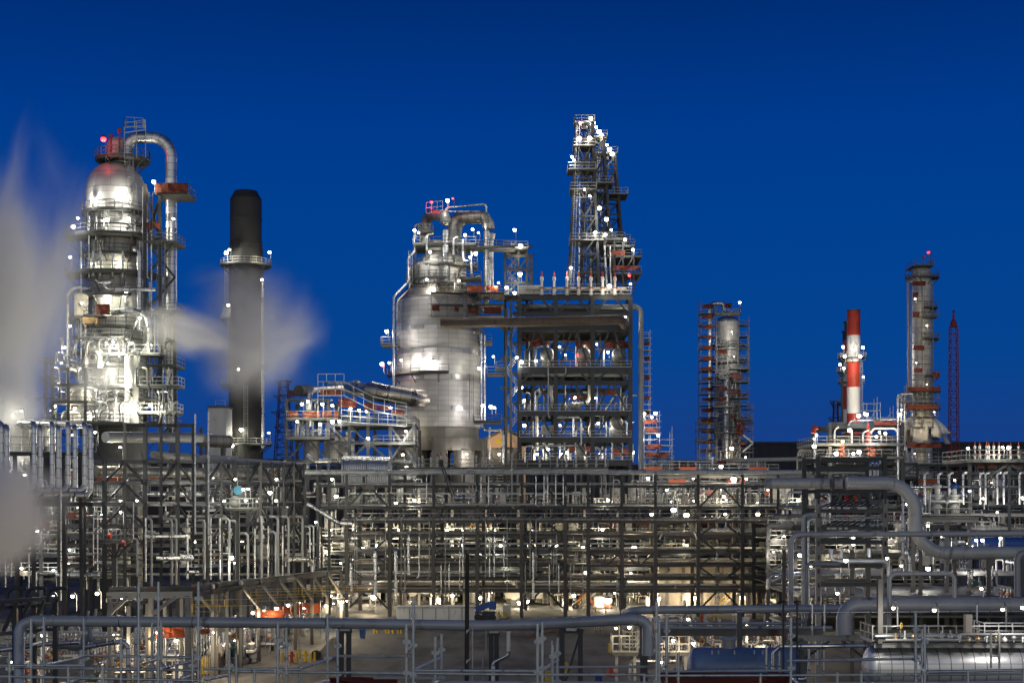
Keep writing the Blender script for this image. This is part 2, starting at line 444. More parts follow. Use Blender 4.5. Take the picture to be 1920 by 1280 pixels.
# ------------------------------------------------------------------ helpers for towers and frames
def ringplat(t, c, py, rin, rout, Y, a0=0, a1=2*PI, mat='grating', rail='rail_dark', step=1.9):
    z = CZ+(HY-py)*Y/F; C = V((c.x, c.y, z)); ri, ro = mm(rin, Y), mm(rout, Y)
    n = max(10, int(26*(a1-a0)/(2*PI)))
    d = MB().deck(C, ri, ro, a0, a1, .28, n)
    for k in range(0, n, 3):
        a = a0+(a1-a0)*k/n; e = V((math.cos(a), math.sin(a), 0))
        d.quadbar(C+e*ro*.98-V((0, 0, .3)), C+e*ri-V((0, 0, (ro-ri)*.9+.3)), .12)
    p = t.part('platform', d, mat)
    full = abs(a1-a0-2*PI) < 1e-6
    pts = [C+V((ro*math.cos(a0+(a1-a0)*k/n), ro*math.sin(a0+(a1-a0)*k/n), 0)) for k in range(n if full else n+1)]
    t.part('railing_frame', MB().rail(pts, 1.15, .085, step, full), rail, p)
    return p
def rectplat(t, x0, x1, py, Y0, Y1, mat='grating', rail='rail_dark', legs=0, step=1.7):
    z = CZ+(HY-py)*Y0/F; X0, X1 = mm(x0-CX, Y0), mm(x1-CX, Y0)
    d = MB().box(((X0+X1)/2, (Y0+Y1)/2, z-.13), (X1-X0, Y1-Y0, .26))
    p = t.part('platform', d, mat)
    t.part('railing_frame', MB().rail([(X0, Y1, z), (X0, Y0, z), (X1, Y0, z), (X1, Y1, z)], 1.15, .085, step), rail, p)
    if legs:
        for x in (X0+.15, X1-.15):
            t.part('leg', MB().quadbar((x, Y0+.2, z-.26), (x, Y0+.2, z-legs), .18), 'steel_grey', p)
    return p
def bar(t, name, a, b, w, mat, h=None, I=False):
    mb = MB(); (mb.ibeam if I else mb.quadbar)(a, b, w, h if h else w)
    return t.part(name, mb, mat)
def zpy(py, Y): return CZ+(HY-py)*Y/F
def net(t, x0, x1, py0, py1, Y, mat='red_net', name='debris_net'):
    """a sagging debris net hung on a scaffold: wavy sheet with thickness"""
    mb = MB(); n = max(3, int(mm(x1-x0, Y)/.8)); a = P(x0, py0, Y); b = P(x1, py1, Y); vs = []
    for k in range(n+1):
        x = a.x+(b.x-a.x)*k/n
        for j in range(4):
            z = a.z+(b.z-a.z)*j/3-(.12*RND.random() if j == 3 else 0)
            vs.append((x, Y+.16*math.sin(k*1.7+j)+RND.uniform(-.06, .06), z))
    for k in range(n+1):
        for j in range(4): q = vs[k*4+j]; vs.append((q[0], q[1]+.05, q[2]))
    o = (n+1)*4; fs = []
    for k in range(n):
        for j in range(3):
            i = k*4+j; fs.append((i, i+4, i+5, i+1)); fs.append((o+i, o+i+1, o+i+5, o+i+4))
    mb.add(vs, fs); return t.part(name, mb, mat)

# ------------------------------------------------------------------ A: the big fractionator column
YA = 200
cA = P(217, 940, YA); cA.z = 0
A = T('fractionator_tower', 'tall round-domed silver column under floodlights with a bent overhead pipe', 'column', cA)
def prof(rows, Y): return [(mm(r, Y), zpy(py, Y)) for r, py in rows]
A.part('skirt', MB().lathe(prof([(58, 1140), (58, 802)], YA), (cA.x, YA, 0), 40), 'steel_grey')
A.part('shell', MB().lathe(prof([(58, 802), (58, 600), (53, 592), (53, 452), (47, 446), (47, 404), (55, 398), (55, 360)], YA), (cA.x, YA, 0), 40), 'clad_vessel')
A.part('dome', MB().dome(mm(55, YA), (cA.x, YA, zpy(360, YA)), mm(57, YA), 40), 'clad_vessel')
A.part('neck', MB().lathe(prof([(14, 312), (14, 296), (24, 296), (24, 270), (20, 262)], YA), (cA.x+mm(8, YA), YA, 0), 24), 'clad_vessel')
for py, r, a0, a1 in ((300, 50, PI*.0, PI*2), (402, 62, PI*.95, PI*2.2), (450, 92, PI*1.0, PI*2.0), (519, 92, PI*.95, PI*2.05), (601, 86, PI*.9, PI*1.5), (636, 78, PI, PI*2.1), (690, 88, PI*.9, PI*2.0), (754, 100, PI*.95, PI*2.05), (796, 120, PI*.95, PI*2.05)):
    if py == 300: ringplat(A, cA+V((mm(13, YA), 0, 0)), py, 16, r, YA)
    else: ringplat(A, cA, py, 44, r, YA, a0, a1)
A.part('overhead_pipe', MB().tube([P(238, 300, YA-2), P(240, 258, YA-2), P(321, 258, YA-2), P(321, 830, YA-2)], mm(10.5, YA), 20, mm(36, YA), nb=9), 'clad')
for x0, x1, py in ((290, 352, 361), (268, 331, 452), (276, 331, 583), (232, 331, 684), (235, 300, 748)):
    rectplat(A, x0, x1, py, YA-6, YA-1)
for x in (272, 300, 328):
    for yy in (YA-6+.3, YA+1): bar(A, 'support_column', P(x, 345 if x < 320 else 590, yy), V((P(x, 700, yy).x, yy, 4)), .42, 'steel_dark', I=True)
for (xa, ya), (xb, yb) in (((272, 345), (300, 450)), ((300, 370), (272, 450)), ((302, 372), (274, 450)), ((272, 452), (328, 520)), ((328, 452), (272, 520)), ((272, 584), (328, 520)), ((300, 684), (328, 584)), ((272, 684), (300, 584)), ((272, 690), (300, 750)), ((300, 690), (272, 750))):
    bar(A, 'brace', P(xa, ya, YA-5.7), P(xb, yb, YA-5.7), .28, 'steel_dark')
net(A, 291, 352, 343, 360, YA-6.3); net(A, 272, 299, 416, 428, YA-6.3); net(A, 180, 206, 570, 588, YA-8, 'red_net')
A.part('painted_glow_box', MB().bevbox(P(170, 602, YA-7), (2.0, 1.4, .9), .1), 'brass')  # box whose brass colour stands in for a yellow-lit spot
A.part('ladder_frame', MB().ladder(P(246, 345, YA-4.4), P(246, 292, YA-3.6), .6, cage=True).ladder(P(256, 400, YA-4.6), P(252, 345, YA-4.6), .6, cage=True).ladder(P(180, 518, YA-5.2), P(180, 450, YA-5.2), .6, cage=True), 'rail')
for py, r, a0, a1 in ((482, 66, PI*1.02, PI*1.8), (424, 58, PI*1.3, PI*2.0), (560, 78, PI*.98, PI*1.7), (618, 74, PI*1.2, PI*2.05), (664, 84, PI*.98, PI*1.6)): ringplat(A, cA, py, 48, r, YA, a0, a1, step=1.5)
for k in range(16):
    a = PI*(1.08+.055*k); x, y = cA.x+mm(57, YA)*math.cos(a), YA+mm(57, YA)*math.sin(a); p0 = RND.choice((404, 452, 520)); p1 = p0+RND.uniform(30, 90)
    A.part('riser_pipe', MB().tube([(x, y, zpy(p0, YA)), (x, y, zpy(p1, YA))], RND.uniform(.07, .2), 8), RND.choice(('clad', 'pipe_grey', 'steel_grey', 'rail_dark')))
# jumbled pipework hung on the column
A.part('riser_pipe', MB().tube([P(252, 466, YA-4.5), P(262, 466, YA-5.5), P(262, 620, YA-5.5)], mm(5, YA), 14, 1), 'clad')
A.part('riser_pipe', MB().tube([P(172, 540, YA-5), P(127, 540, YA-5), P(127, 706, YA-5), P(127, 810, YA-5)], mm(3.3, YA), 12, 1.2), 'clad')
A.part('riser_pipe', MB().tube([P(180, 519, YA-5), P(182, 529, YA-6), P(208, 529, YA-6), P(210, 519, YA-5)], mm(3.6, YA), 12, .9), 'clad')
A.part('riser_pipe', MB().tube([P(194, 529, YA-6), P(200, 541, YA-6), P(292, 543, YA-6)], mm(3.4, YA), 12, .9), 'clad')
for x, a, b, d in ((298, 460, 800, 5), (305, 520, 800, 4), (281, 528, 700, 4.5), (180, 404, 450, 3.5), (167, 404, 520, 3), (152, 452, 760, 3), (230, 470, 520, 4), (175, 470, 518, 5), (188, 470, 518, 5), (211, 474, 518, 4.5), (160, 600, 800, 4.5), (240, 640, 700, 6), (252, 640, 760, 5), (200, 700, 800, 6), (285, 690, 800, 5), (292, 700, 800, 6)):
    A.part('riser_pipe', MB().tube([P(x, a, YA-5.3), P(x, b, YA-5.3)], mm(d/2, YA), 10), 'clad')
A.part('riser_pipe', MB().tube([P(275, 560, YA-5), P(278, 600, YA-6), P(281, 640, YA-6), P(268, 665, YA-6)], mm(5, YA), 12, 2), 'clad')
A.part('riser_pipe', MB().tube([P(212, 586, YA-5), P(240, 580, YA-7), P(275, 590, YA-7), P(278, 612, YA-7)], mm(5.5, YA), 14, 2), 'clad')
# vent stems and discs on the top deck, the red beacon light put into their paint
for x, y in ((208, 255), (224, 244)):
    A.part('vent_stem', MB().tube([P(x, 298, YA-3), P(x, y+4, YA-3)], .12, 8), 'red')
    A.part('vent_disc', MB().tube([P(x, y+4, YA-3), P(x-3.5, y, YA-3), P(x, y-4, YA-3), P(x+3.5, y, YA-3), P(x, y+4, YA-3)], .12, 8, .2), 'red')
A.part('scaffold_frame', MB().rail([P(233, 250, YA-5), P(273, 244, YA-5), P(268, 240, YA+3), P(236, 238, YA+3)], 1.4, .07, 1.2, True).quadbar(P(233, 296, YA-5), P(233, 238, YA-5), .08).quadbar(P(256, 296, YA-5), P(256, 230, YA-5), .08).quadbar(P(273, 296, YA-5), P(273, 240, YA-5), .08), 'galv')
# small side vessels standing on its lower decks
def vdrum(name, label, px, r, top, bot, Y, mat='clad_vessel', bands=0, group=None, legs=True):
    c = P(px, bot, Y); t = T(name, label, 'vessel', c, group); R = mm(r, Y); H = zpy(top, Y)-c.z
    t.part('shell', MB().lathe([(R, R*.5), (R, H-R*.45)], c, 24), mat)
    t.part('head', MB().dome(R, c+V((0, 0, H-R*.45)), R*.45, 24), mat)
    t.part('head', MB().dome(R, c+V((0, 0, R*.5)), R*.45, 24, (0, 0, -1)), mat)
    t.part('skirt', MB().lathe([(R*1.02, 0), (R*.98, R*.5)], c, 24), 'steel_grey')
    t.part('nozzle', MB().tube([c+V((0, 0, H-.1)), c+V((0, 0, H+R*.5)), c+V((R*1.2, -.2, H+R*.5))], R*.2, 10, R*.3).cyl(c+V((R*.2, -R*.9, H*.5)), c+V((R*.2, -R*1.25, H*.5)), R*.3), 'clad')
    return t
def hdrum(name, label, x0, x1, py, r, Y, mat='clad_vessel', dy=0, group=None, saddle=1.6):
    a = P(x0, py, Y); b = P(x1, py, Y)+V((0, dy, 0)); R = mm(r, Y); d = (b-a).normalized(); b0 = a+d*R*.4; b1 = b-d*R*.4
    t = T(name, label, 'vessel', ((a+b)/2)-V((0, 0, R+saddle)), group)
    t.part('shell', MB().tube([b0, b1], R, 28, cap=False), mat)
    t.part('head', MB().dome(R, b0, R*.45, 28, -d), mat); t.part('head', MB().dome(R, b1, R*.45, 28, d), mat)
    for f in (.22, .78):
        p = b0.lerp(b1, f); t.part('saddle', MB().box(p-V((0, 0, R*.5+saddle*.5)), (.5 if abs(d.x) > .5 else R*1.6, R*1.6 if abs(d.x) > .5 else .5, R+saddle)), 'steel_grey')
    t.part('nozzle', MB().cyl(b0.lerp(b1, .35)+V((0, 0, R*.9)), b0.lerp(b1, .35)+V((0, 0, R*1.5)), R*.25).cyl(b0.lerp(b1, .35)+V((0, 0, R*1.4)), b0.lerp(b1, .35)+V((0, 0, R*1.5)), R*.38), 'clad')
    return t
vdrum('vertical_drum', 'small cream drum on the lit deck left of the domed column', 152, 13, 548, 598, YA-5, 'cream')
vdrum('vertical_drum', 'pale vessel beside the domed column below the steam', 176, 16, 652, 690, YA-8, 'cream')
vdrum('vertical_drum', 'slender clad vessel against the domed column foot', 247, 13, 664, 800, YA-8)
hdrum('heat_exchanger', 'cream exchanger end-on with round channel cover beside domed column', 143, 150, 740, 19, YA-9, 'cream', 4)
hdrum('heat_exchanger', 'lower cream exchanger on the lowest deck beside domed column', 118, 158, 782, 13, YA-9, 'cream', 3)
for x0, x1, py in ((97, 165, 720), (99, 165, 752), (90, 230, 792), (112, 130, 690)):
    L_ = rectplat(A, x0, x1, py, YA-12, YA-5)
for x in (99, 128, 160):
    bar(A, 'support_column', P(x, 690, YA-11.8), V((P(x, 690, YA-11.8).x, YA-11.8, 10)), .32, 'steel_grey', I=True)
for x0, x1, py in ((150, 232, 632), (160, 300, 662), (165, 335, 722), (240, 332, 772)): rectplat(A, x0, x1, py, YA-8.5, YA-5, rail='rail')
for x, a, b, d in ((268, 350, 450, 2.5), (276, 380, 520, 2.2), (284, 430, 600, 2.4), (309, 452, 700, 2.6), (316, 590, 800, 2.6), (262, 452, 520, 2), (290, 584, 690, 3), (272, 600, 690, 2.2)): A.part('riser_pipe', MB().tube([P(x, a, YA-5.8), P(x, b, YA-5.8), P(x+4, b+2, YA-5.8)], mm(d/2, YA), 8, .4), RND.choice(('clad', 'pipe_grey', 'steel_light')))
for x, a, b in ((283, 450, 361), (300, 583, 452), (316, 684, 583), (276, 748, 684), (150, 636, 601), (140, 690, 636), (170, 754, 690), (225, 690, 636)): A.part('ladder_frame', MB().ladder(P(x, a, YA-6.4), P(x, b, YA-6.4), .5, cage=True), 'rail_dark')
for x, a, b in ((296, 700, 800), (150, 605, 690), (190, 640, 690), (232, 600, 660)): A.part('brace', MB().quadbar(P(x, b, YA-8.4), P(x+26, a, YA-8.4), .2), 'steel_dark')
for k in range(64):
    x = RND.uniform(100, 326); y = RND.choice((636, 640, 662, 690, 722, 735, 754, 770)); h = RND.uniform(8, 36)
    A.part('branch_pipe', MB().tube([P(x, y+h, YA-9), P(x, y, YA-9-RND.random()*2), P(x+RND.uniform(-18, 18), y-1, YA-9)], mm(RND.uniform(.9, 2.2), YA), 8, .6), RND.choice(('clad', 'pipe_grey', 'cream', 'rail', 'steel_grey', 'rail_dark')))
lamp(194, 261, YA-4, 500, REDC, 'red beacon on the top deck of the domed column', 3, size=.5, red=True)
for x, y, pw in ((288, 341, 900), (172, 370, 3200), (236, 366, 3200), (137, 425, 500), (146, 409, 500), (200, 410, 3000), (240, 410, 2600), (325, 410, 700), (131, 482, 300), (172, 494, 1500), (230, 490, 1500), (205, 552, 3000), (236, 550, 2600), (153, 568, 1000), (131, 611, 500), (212, 640, 2200), (262, 596, 900), (233, 655, 2200), (246, 643, 1600), (285, 646, 600), (121, 651, 700), (115, 681, 500), (202, 681, 2600), (248, 706, 3000), (110, 720, 700), (180, 731, 900), (102, 761, 800), (162, 684, 700), (250, 759, 2400), (282, 759, 800), (305, 762, 700), (181, 771, 800), (140, 765, 700), (225, 770, 2400)):
    hot = pw >= 1500 and y < 600
    lamp(x, y, YA-(4.25 if hot else 6.2 if y < 560 else 8.2), pw*(.6 if hot else 1 if y < 600 else 2.0), YELL, 'floodlight globe on the decks of the domed column', 1.3, 'floodlights on the domed column', .22, off=(-.2, -.35) if hot else (-.5, -.9))

# ------------------------------------------------------------------ B: the black stack
YB = 300
cB = P(461, 940, YB); cB.z = 0
B = T('black_chimney', 'tall sooty black chimney with tapered cap, standing in the steam', 'chimney', cB)
B.part('shell', MB().lathe(prof([(31.8, 1080), (31.5, 470), (29.3, 456), (29.3, 374)], YB), (cB.x, YB, 0), 40), 'black_stack')
B.part('cap', MB().lathe(prof([(29.3, 374), (22, 361), (21, 359), (19, 359), (19, 372)], YB), (cB.x, YB, 0), 40), 'black_stack')
for py, r in ((411, 30.3), (454, 30.3), (459, 30.6), (478, 31.6), (540, 32.2), (586, 32.2), (640, 32.2), (760, 32.4), (806, 32.6)):
    B.part('ring', MB().lathe(prof([(r-1, py+1), (r, py+.8), (r, py-.8), (r-1, py-1)], YB), (cB.x, YB, 0), 40), 'black_stack')
ringplat(B, cB, 498, 31, 47, YB, rail='rail'); ringplat(B, cB, 833, 33, 48, YB, rail='rail')
ringplat(B, cB, 600, 33, 46, YB, PI*1.0, PI*1.35, rail='rail'); ringplat(B, cB, 722, 33, 46, YB, PI*1.0, PI*1.4, rail='rail')
B.part('conduit', MB().tube([P(492.5, 522, YB-2), P(492.5, 840, YB-2)], .35, 10), 'clad')
B.part('ladder_frame', MB().ladder(P(425, 600, YB-1.5), P(425, 500, YB-1.5), .8, cage=True).ladder(P(431, 722, YB-3), P(431, 600, YB-3), .8, cage=True).ladder(P(461, 833, YB-4.4), P(461, 722, YB-4.4), .8, cage=True).rail([P(418, 590, YB-3), P(432, 590, YB-3)], 2, .09, 1), 'rail')
for x, y, pw in ((424, 474, 2500), (430, 468, 1400), (505, 473, 2200), (491, 524, 200), (428, 572, 1500), (447, 692, 600), (430, 808, 1100), (435, 835, 900), (504, 811, 1200), (452, 805, 700)):
    lamp(x, y, YB-5.5, pw, YELL, 'lamp on a platform of the black chimney', 1.8, 'lamps on the black chimney', .34)
# steam drum house beside the chimney foot
t = T('boiler_house', 'grey panelled boiler house at the foot of the black chimney', 'building', P(415, 900, 290))
t.part('wall', MB().box(P(413, 830, 290), (3.6, 6, 14)), 'white'); t.part('roof', MB().box(P(413, 764, 290), (4, 6.6, .4)), 'steel_grey')
t.part('railing_frame', MB().rail([P(404, 762, 286.8), P(422, 762, 286.8), P(422, 762, 293)], 1.2, .1), 'rail')
hdrum('steam_drum', 'dull horizontal drum beside the foot of the black chimney', 372, 425, 826, 12, 230, 'clad_dull', 4)

# ------------------------------------------------------------------ C: exchanger structure between chimney and big vessel
YC = 222
Cs = T('exchanger_structure', 'open steel structure with red nets carrying a fat silver duct', 'steel structure', V((P(640, 0, YC).x, YC+6, 0)))
for x in (537, 577, 616, 655, 690, 732, 778):
    for yy in (YC, YC+11): bar(Cs, 'column', V((mm(x-CX, YC), yy, 0)), V((mm(x-CX, YC), yy, zpy(748 if x < 640 else 752 if x < 700 else 800, YC))), .5, 'steel_dark', I=True)
for py, x0, x1 in ((750, 537, 616), (784, 537, 640), (820, 537, 620), (796, 616, 778), (830, 616, 778), (864, 537, 778), (895, 537, 778)):
    for yy in (YC-.02, YC+11.02): bar(Cs, 'beam', V((mm(x0-CX, YC), yy, zpy(py, YC))), V((mm(x1-CX, YC), yy, zpy(py, YC))), .4, 'steel_dark', .5, True)
for (xa, ya), (xb, yb) in (((540, 862), (575, 822)), ((577, 822), (614, 862)), ((618, 830), (653, 864)), ((655, 864), (690, 830)), ((692, 830), (730, 864)), ((732, 798), (776, 864)), ((776, 798), (732, 864)), ((618, 798), (653, 830)), ((655, 798), (690, 830)), ((540, 864), (575, 895))):
    bar(Cs, 'brace', P(xa, ya, YC), P(xb, yb, YC), .3, 'steel_dark')
for x0, x1, py in ((537, 634, 784), (537, 618, 820), (634, 778, 794), (700, 778, 830)): rectplat(Cs, x0, x1, py, YC-1.5, YC+10)
net(Cs, 541, 558, 771, 781, YC-1.2, 'orange'); net(Cs, 567, 600, 770, 781, YC-1.2, 'orange'); net(Cs, 603, 622, 770, 781, YC-1.2, 'orange'); net(Cs, 626, 636, 771, 781, YC-1.2, 'orange'); net(Cs, 600, 641, 728, 740, YC-1, 'red_net'); net(Cs, 542, 575, 731, 742, YC+8, 'red_net'); net(Cs, 634, 668, 746, 762, YC-1.5, 'red_net'); net(Cs, 681, 706, 756, 767, YC-1.5, 'red_net'); net(Cs, 709, 730, 759, 768, YC-1.5, 'red_net'); net(Cs, 733, 757, 768, 779, YC-1.5, 'red_net')
Cs.part('scaffold_frame', MB().rail([P(596, 742, YC-2), P(645, 742, YC-2), P(700, 770, YC-2), P(762, 783, YC-2)], 2.2, .09, 1.6).rail([P(596, 730, YC-2), P(645, 730, YC-2)], 2.4, .09, 1.6).rail([P(640, 790, YC-2), P(762, 800, YC-2)], 1.8, .09, 1.5).quadbar(P(596, 784, YC-2), P(596, 702, YC-2), .1).quadbar(P(606, 784, YC-2), P(606, 716, YC-2), .1).quadbar(P(640, 784, YC-2), P(640, 716, YC-2), .1), 'galv')
D = T('flue_duct', 'fat silver duct of stepped sections running into the big vessel', 'duct', P(700, 800, YC+4))
D.part('section', MB().tube([P(622, 724, YC+34), P(665, 727, YC+18)], mm(11, YC+10), 26), 'clad_duct')
D.part('section', MB().tube([P(657, 727, YC+18), P(700, 733, YC+11)], mm(13, YC+10), 26), 'clad_duct')
D.part('section', MB().tube([P(694, 733, YC+11), P(765, 745, YC+6), P(790, 748, YC+14)], mm(17.5, YC+6), 30), 'clad_duct')
for a, r, y in ((663, 15.5, YC+16), (695, 18.5, YC+11)): D.part('collar', MB().lathe([(mm(11, y), -.4), (mm(r, y), 0), (mm(r, y), .5), (mm(r-3, y), 1.2)], P(a, 727 if a < 680 else 733, y), 28, axis=(1, .1, -.18)), 'clad_band')
pxpipe('blank-ended dark duct stub on the red-netted structure', [(560, 731, YC+4), (585, 731, YC+18)], 19, YC+4, 'duct_dark', n=22, name='duct_stub', cat='duct')
pxpipe('silver goose-neck pipe bending into the fat duct', [(580, 800), (580, 731), (640, 727, YC+10)], 11, YC+1, 'clad', n=18)
# bundle of hairpin pipes beneath it
Hb = T('hairpin_bundle', 'long row of silver hairpin tubes in front of the big vessel', 'pipe bundle', P(688, 930, 208))
for k in range(22):
    x = 642+k*4.0; yy = 208
    Hb.part('tube', MB().tube([P(x, 906, yy), P(x, 860+k*.12, yy), P(x+4, 855+k*.12, yy+9)], mm(2.05, yy), 10, 1.5), 'clad')
Hb.part('header', MB().tube([P(575, 852, 207), P(585, 863, 207), P(640, 864, 207)], mm(4.2, 207), 14, .9), 'clad')
Hb.part('header', MB().tube([P(620, 911, 207), P(732, 911, 207)], mm(3.2, 207), 14, .9), 'clad_dull')
for x in (644, 687, 728): Hb.part('clamp_frame', MB().quadbar(P(x, 906, 207.6), P(x, 862, 207.6), .12), 'steel_grey')
for k in range(14):
    x = RND.uniform(545, 640); y = RND.choice((806, 812, 770, 775))
    Cs.part('manifold_pipe', MB().tube([P(x, y+10, YC+2), P(x, y-18, YC+2), P(x+RND.uniform(-12, 12), y-20, YC+3)], mm(RND.uniform(1, 2.3), YC), 9, .6), RND.choice(('clad', 'white', 'cream')))
for x in (584, 622, 650): vdrum('vertical_drum', 'squared-off clad vessel inside the red-netted structure', x, 15, 815, 868, YC+6, group='vessels in the red-netted structure')
for x, y, pw in ((577, 752, 2000), (566, 757, 300), (604, 757, 350), (623, 760, 350), (657, 766, 700), (673, 769, 600), (687, 771, 500), (732, 764, 700), (557, 790, 500), (623, 790, 500), (636, 789, 700), (690, 821, 700), (590, 862, 900), (755, 852, 700), (761, 808, 5000), (762, 876, 3500), (600, 795, 900)):
    lamp(x, y, YC-2.5, pw, YELL, 'lamp on the red-netted steel structure', 1.7, 'lamps on the red-netted structure', .26)
for x, y in ((620, 880), (590, 905), (700, 925)): pass

# ------------------------------------------------------------------ D: the big regenerator vessel
YD = 250
cD = P(822, 940, YD); cD.z = 0; X0 = cD.x
Dv = T('regenerator_vessel', 'huge clad vessel with coned shoulder on a concrete pedestal', 'vessel', cD)
base = V((P(828, 0, YD).x, YD, 0))
Dv.part('pedestal_ring', MB().lathe(prof([(60, 846), (86, 846), (86, 823), (60, 823)], YD), base, 48, smooth=False), 'concrete')
for k in range(10):
    a = PI*.1+k*PI*.2; c = base+V((mm(74, YD)*math.cos(a), mm(74, YD)*math.sin(a), 0))
    Dv.part('pedestal_leg', MB().box(c+V((0, 0, zpy(846, YD)/2)), (2.6, 2.6, zpy(846, YD)), a), 'concrete')
Dv.part('skirt', MB().lathe(prof([(76, 823), (76, 803)], YD), (X0, YD, 0), 56), 'skirt')
rows = [(803, 773), (765, 717), (708, 668), (660, 625), (618, 566)]
for a, b in rows: Dv.part('shell', MB().lathe(prof([(78.5, a), (78.5, b)], YD), (X0, YD, 0), 64), 'clad_big')
for a, b in ((773, 765), (717, 708), (668, 660), (625, 618)): Dv.part('stiffener_band', MB().lathe(prof([(78.5, a), (81, a), (81, b), (78.5, b)], YD), (X0, YD, 0), 64), 'clad_band')
Dv.part('shoulder', MB().lathe(prof([(78.5, 566), (79, 562), (57, 538), (52, 536)], YD), (X0, YD, 0), 56), 'clad_duct')
Dv.part('upper_shell', MB().lathe(prof([(52.5, 538), (52.5, 502)], YD), (X0, YD, 0), 48), 'clad_vessel')
Dv.part('upper_shell', MB().lathe(prof([(52.5, 502), (50, 498), (43, 496)], YD), (X0, YD, 0), 48), 'clad_vessel')
Dv.part('dome', MB().dome(mm(43, YD), (P(828, 0, YD).x, YD, zpy(497, YD)), mm(29, YD), 44), 'clad_vessel')
Dv.part('neck', MB().lathe(prof([(30, 474), (30, 455)], YD), (P(828, 0, YD).x, YD, 0), 32), 'clad_vessel')
ringplat(Dv, V((P(836, 0, YD).x, YD, 0)), 502, 44, 60, YD, PI*.95, PI*2.1)
rectplat(Dv, 774, 892, 456, YD-5, YD+4); rectplat(Dv, 880, 965, 462, YD-3, YD+1)
for x in (779, 800, 838, 853, 872): bar(Dv, 'deck_post', P(x, 458, YD-3.5), P(x, 495, YD-3.5), .35, 'steel_dark')
def plenum(xs, ys, dpx, y0, name='overhead_duct'):
    Dv.part(name, MB().tube([P(x, y, yy) for x, y, yy in xs], mm(dpx/2, YD), 20, mm(20, YD), nb=8), 'clad_dull')
plenum([(796, 458, YD), (798, 402, YD), (834, 404, YD-4.5), (835, 418, YD-4.5)], 0, 20, 0)
plenum([(846, 458, YD+1), (848, 408, YD+1), (910, 404, YD-1), (912, 420, YD-1)], 0, 20, 0)
plenum([(856, 458, YD+6), (860, 412, YD+6), (918, 412, YD+5), (920, 430, YD+5)], 0, 16, 0)
for x, yy, b, top in ((835, YD-4.5, 565, 418), (912, YD-1, 572, 420), (920, YD+5, 560, 428)):
    Dv.part('reducer', MB().lathe([(mm(10, YD), zpy(top, YD)), (mm(5.7, YD), zpy(top+14, YD))], (P(x, 0, yy).x, yy, 0), 20), 'clad')
    Dv.part('downcomer_pipe', MB().tube([P(x, top+13, yy), P(x, b, yy)], mm(5.6, YD), 18), 'clad')
Dv.part('vent_pipe', MB().tube([P(835, 402, YD-3), P(836, 389, YD-3), P(912, 382, YD-1), P(912, 398, YD-1)], mm(1.8, YD), 10, .6), 'clad')
Dv.part('vent_pipe', MB().tube([P(838, 396, YD-3), P(905, 396, YD-1)], mm(1.5, YD), 10), 'clad')
Dv.part('drain_pipe', MB().tube([P(794, 420, YD-3), P(777, 420, YD-3), P(777, 472, YD-4), P(765, 483, YD-4), P(765, 528, YD-5), P(738, 556, YD-9), P(738, 740, YD-9)], mm(2.2, YD), 12, .9), 'clad')
Dv.part('drain_pipe', MB().tube([P(768, 500, YD-3), P(768, 540, YD-4), P(744, 565, YD-8), P(744, 600, YD-8)], mm(1.6, YD), 10, .9), 'clad')
for x, a, b, d in ((903, 625, 800, 3.5), (909, 628, 790, 4), (918, 800, 860, 3.2)): Dv.part('riser_pipe', MB().tube([P(x, a, YD-7), P(x, b, YD-7)], mm(d/2, YD), 10), 'clad')
Dv.part('riser_pipe', MB().tube([P(903, 790, YD-7), P(906, 806, YD-7), P(944, 806, YD-7), P(944, 870, YD-7)], mm(2.4, YD), 12, 1), 'clad')
ringplat(Dv, cD, 704, 79, 96, YD, PI*.98, PI*1.58); rectplat(Dv, 714, 746, 644, YD-8, YD-3); rectplat(Dv, 888, 940, 789, YD-10, YD-4); rectplat(Dv, 897, 922, 640, YD-6, YD-1)
ringplat(Dv, V((P(850, 0, YD).x, YD, 0)), 554, 53, 66, YD, PI*1.1, PI*1.95)
rectplat(Dv, 913, 946, 700, YD-8, YD-4); rectplat(Dv, 930, 950, 690, YD-5, YD-2)
for k in range(14):
    a = PI*(1.05+.06*k); cx_, r_ = X0, mm(54.5, YD); x, y = cx_+r_*math.cos(a), YD+r_*math.sin(a); p0 = RND.choice((503, 520)); p1 = RND.uniform(536, 552)
    Dv.part('riser_pipe', MB().tube([(x, y, zpy(p0, YD)), (x, y, zpy(p1, YD))], RND.uniform(.08, .22), 8), RND.choice(('clad', 'pipe_grey', 'steel_grey')))
ringplat(Dv, V((X0, YD, 0)), 528, 53, 61, YD, PI*1.05, PI*1.6, step=1.5)
rectplat(Dv, 862, 902, 520, YD-7, YD-3); rectplat(Dv, 784, 812, 432, YD-5.5, YD-2)
for x, a_, b_ in ((862, 500, 458), (790, 456, 420), (905, 640, 560), (884, 789, 700)): Dv.part('ladder_frame', MB().ladder(P(x, a_, YD-6.5), P(x, b_, YD-6.5), .6, cage=True), 'rail_dark')
for x0, y0, x1, y1 in ((850, 478, 858, 446), (868, 448, 880, 490), (800, 470, 812, 440), (884, 470, 900, 520)): Dv.part('branch_pipe', MB().tube([P(x0, y0, YD-5.5), P(x0, y1, YD-5.5), P(x1, y1-2, YD-5)], .18, 10, .5), 'clad')
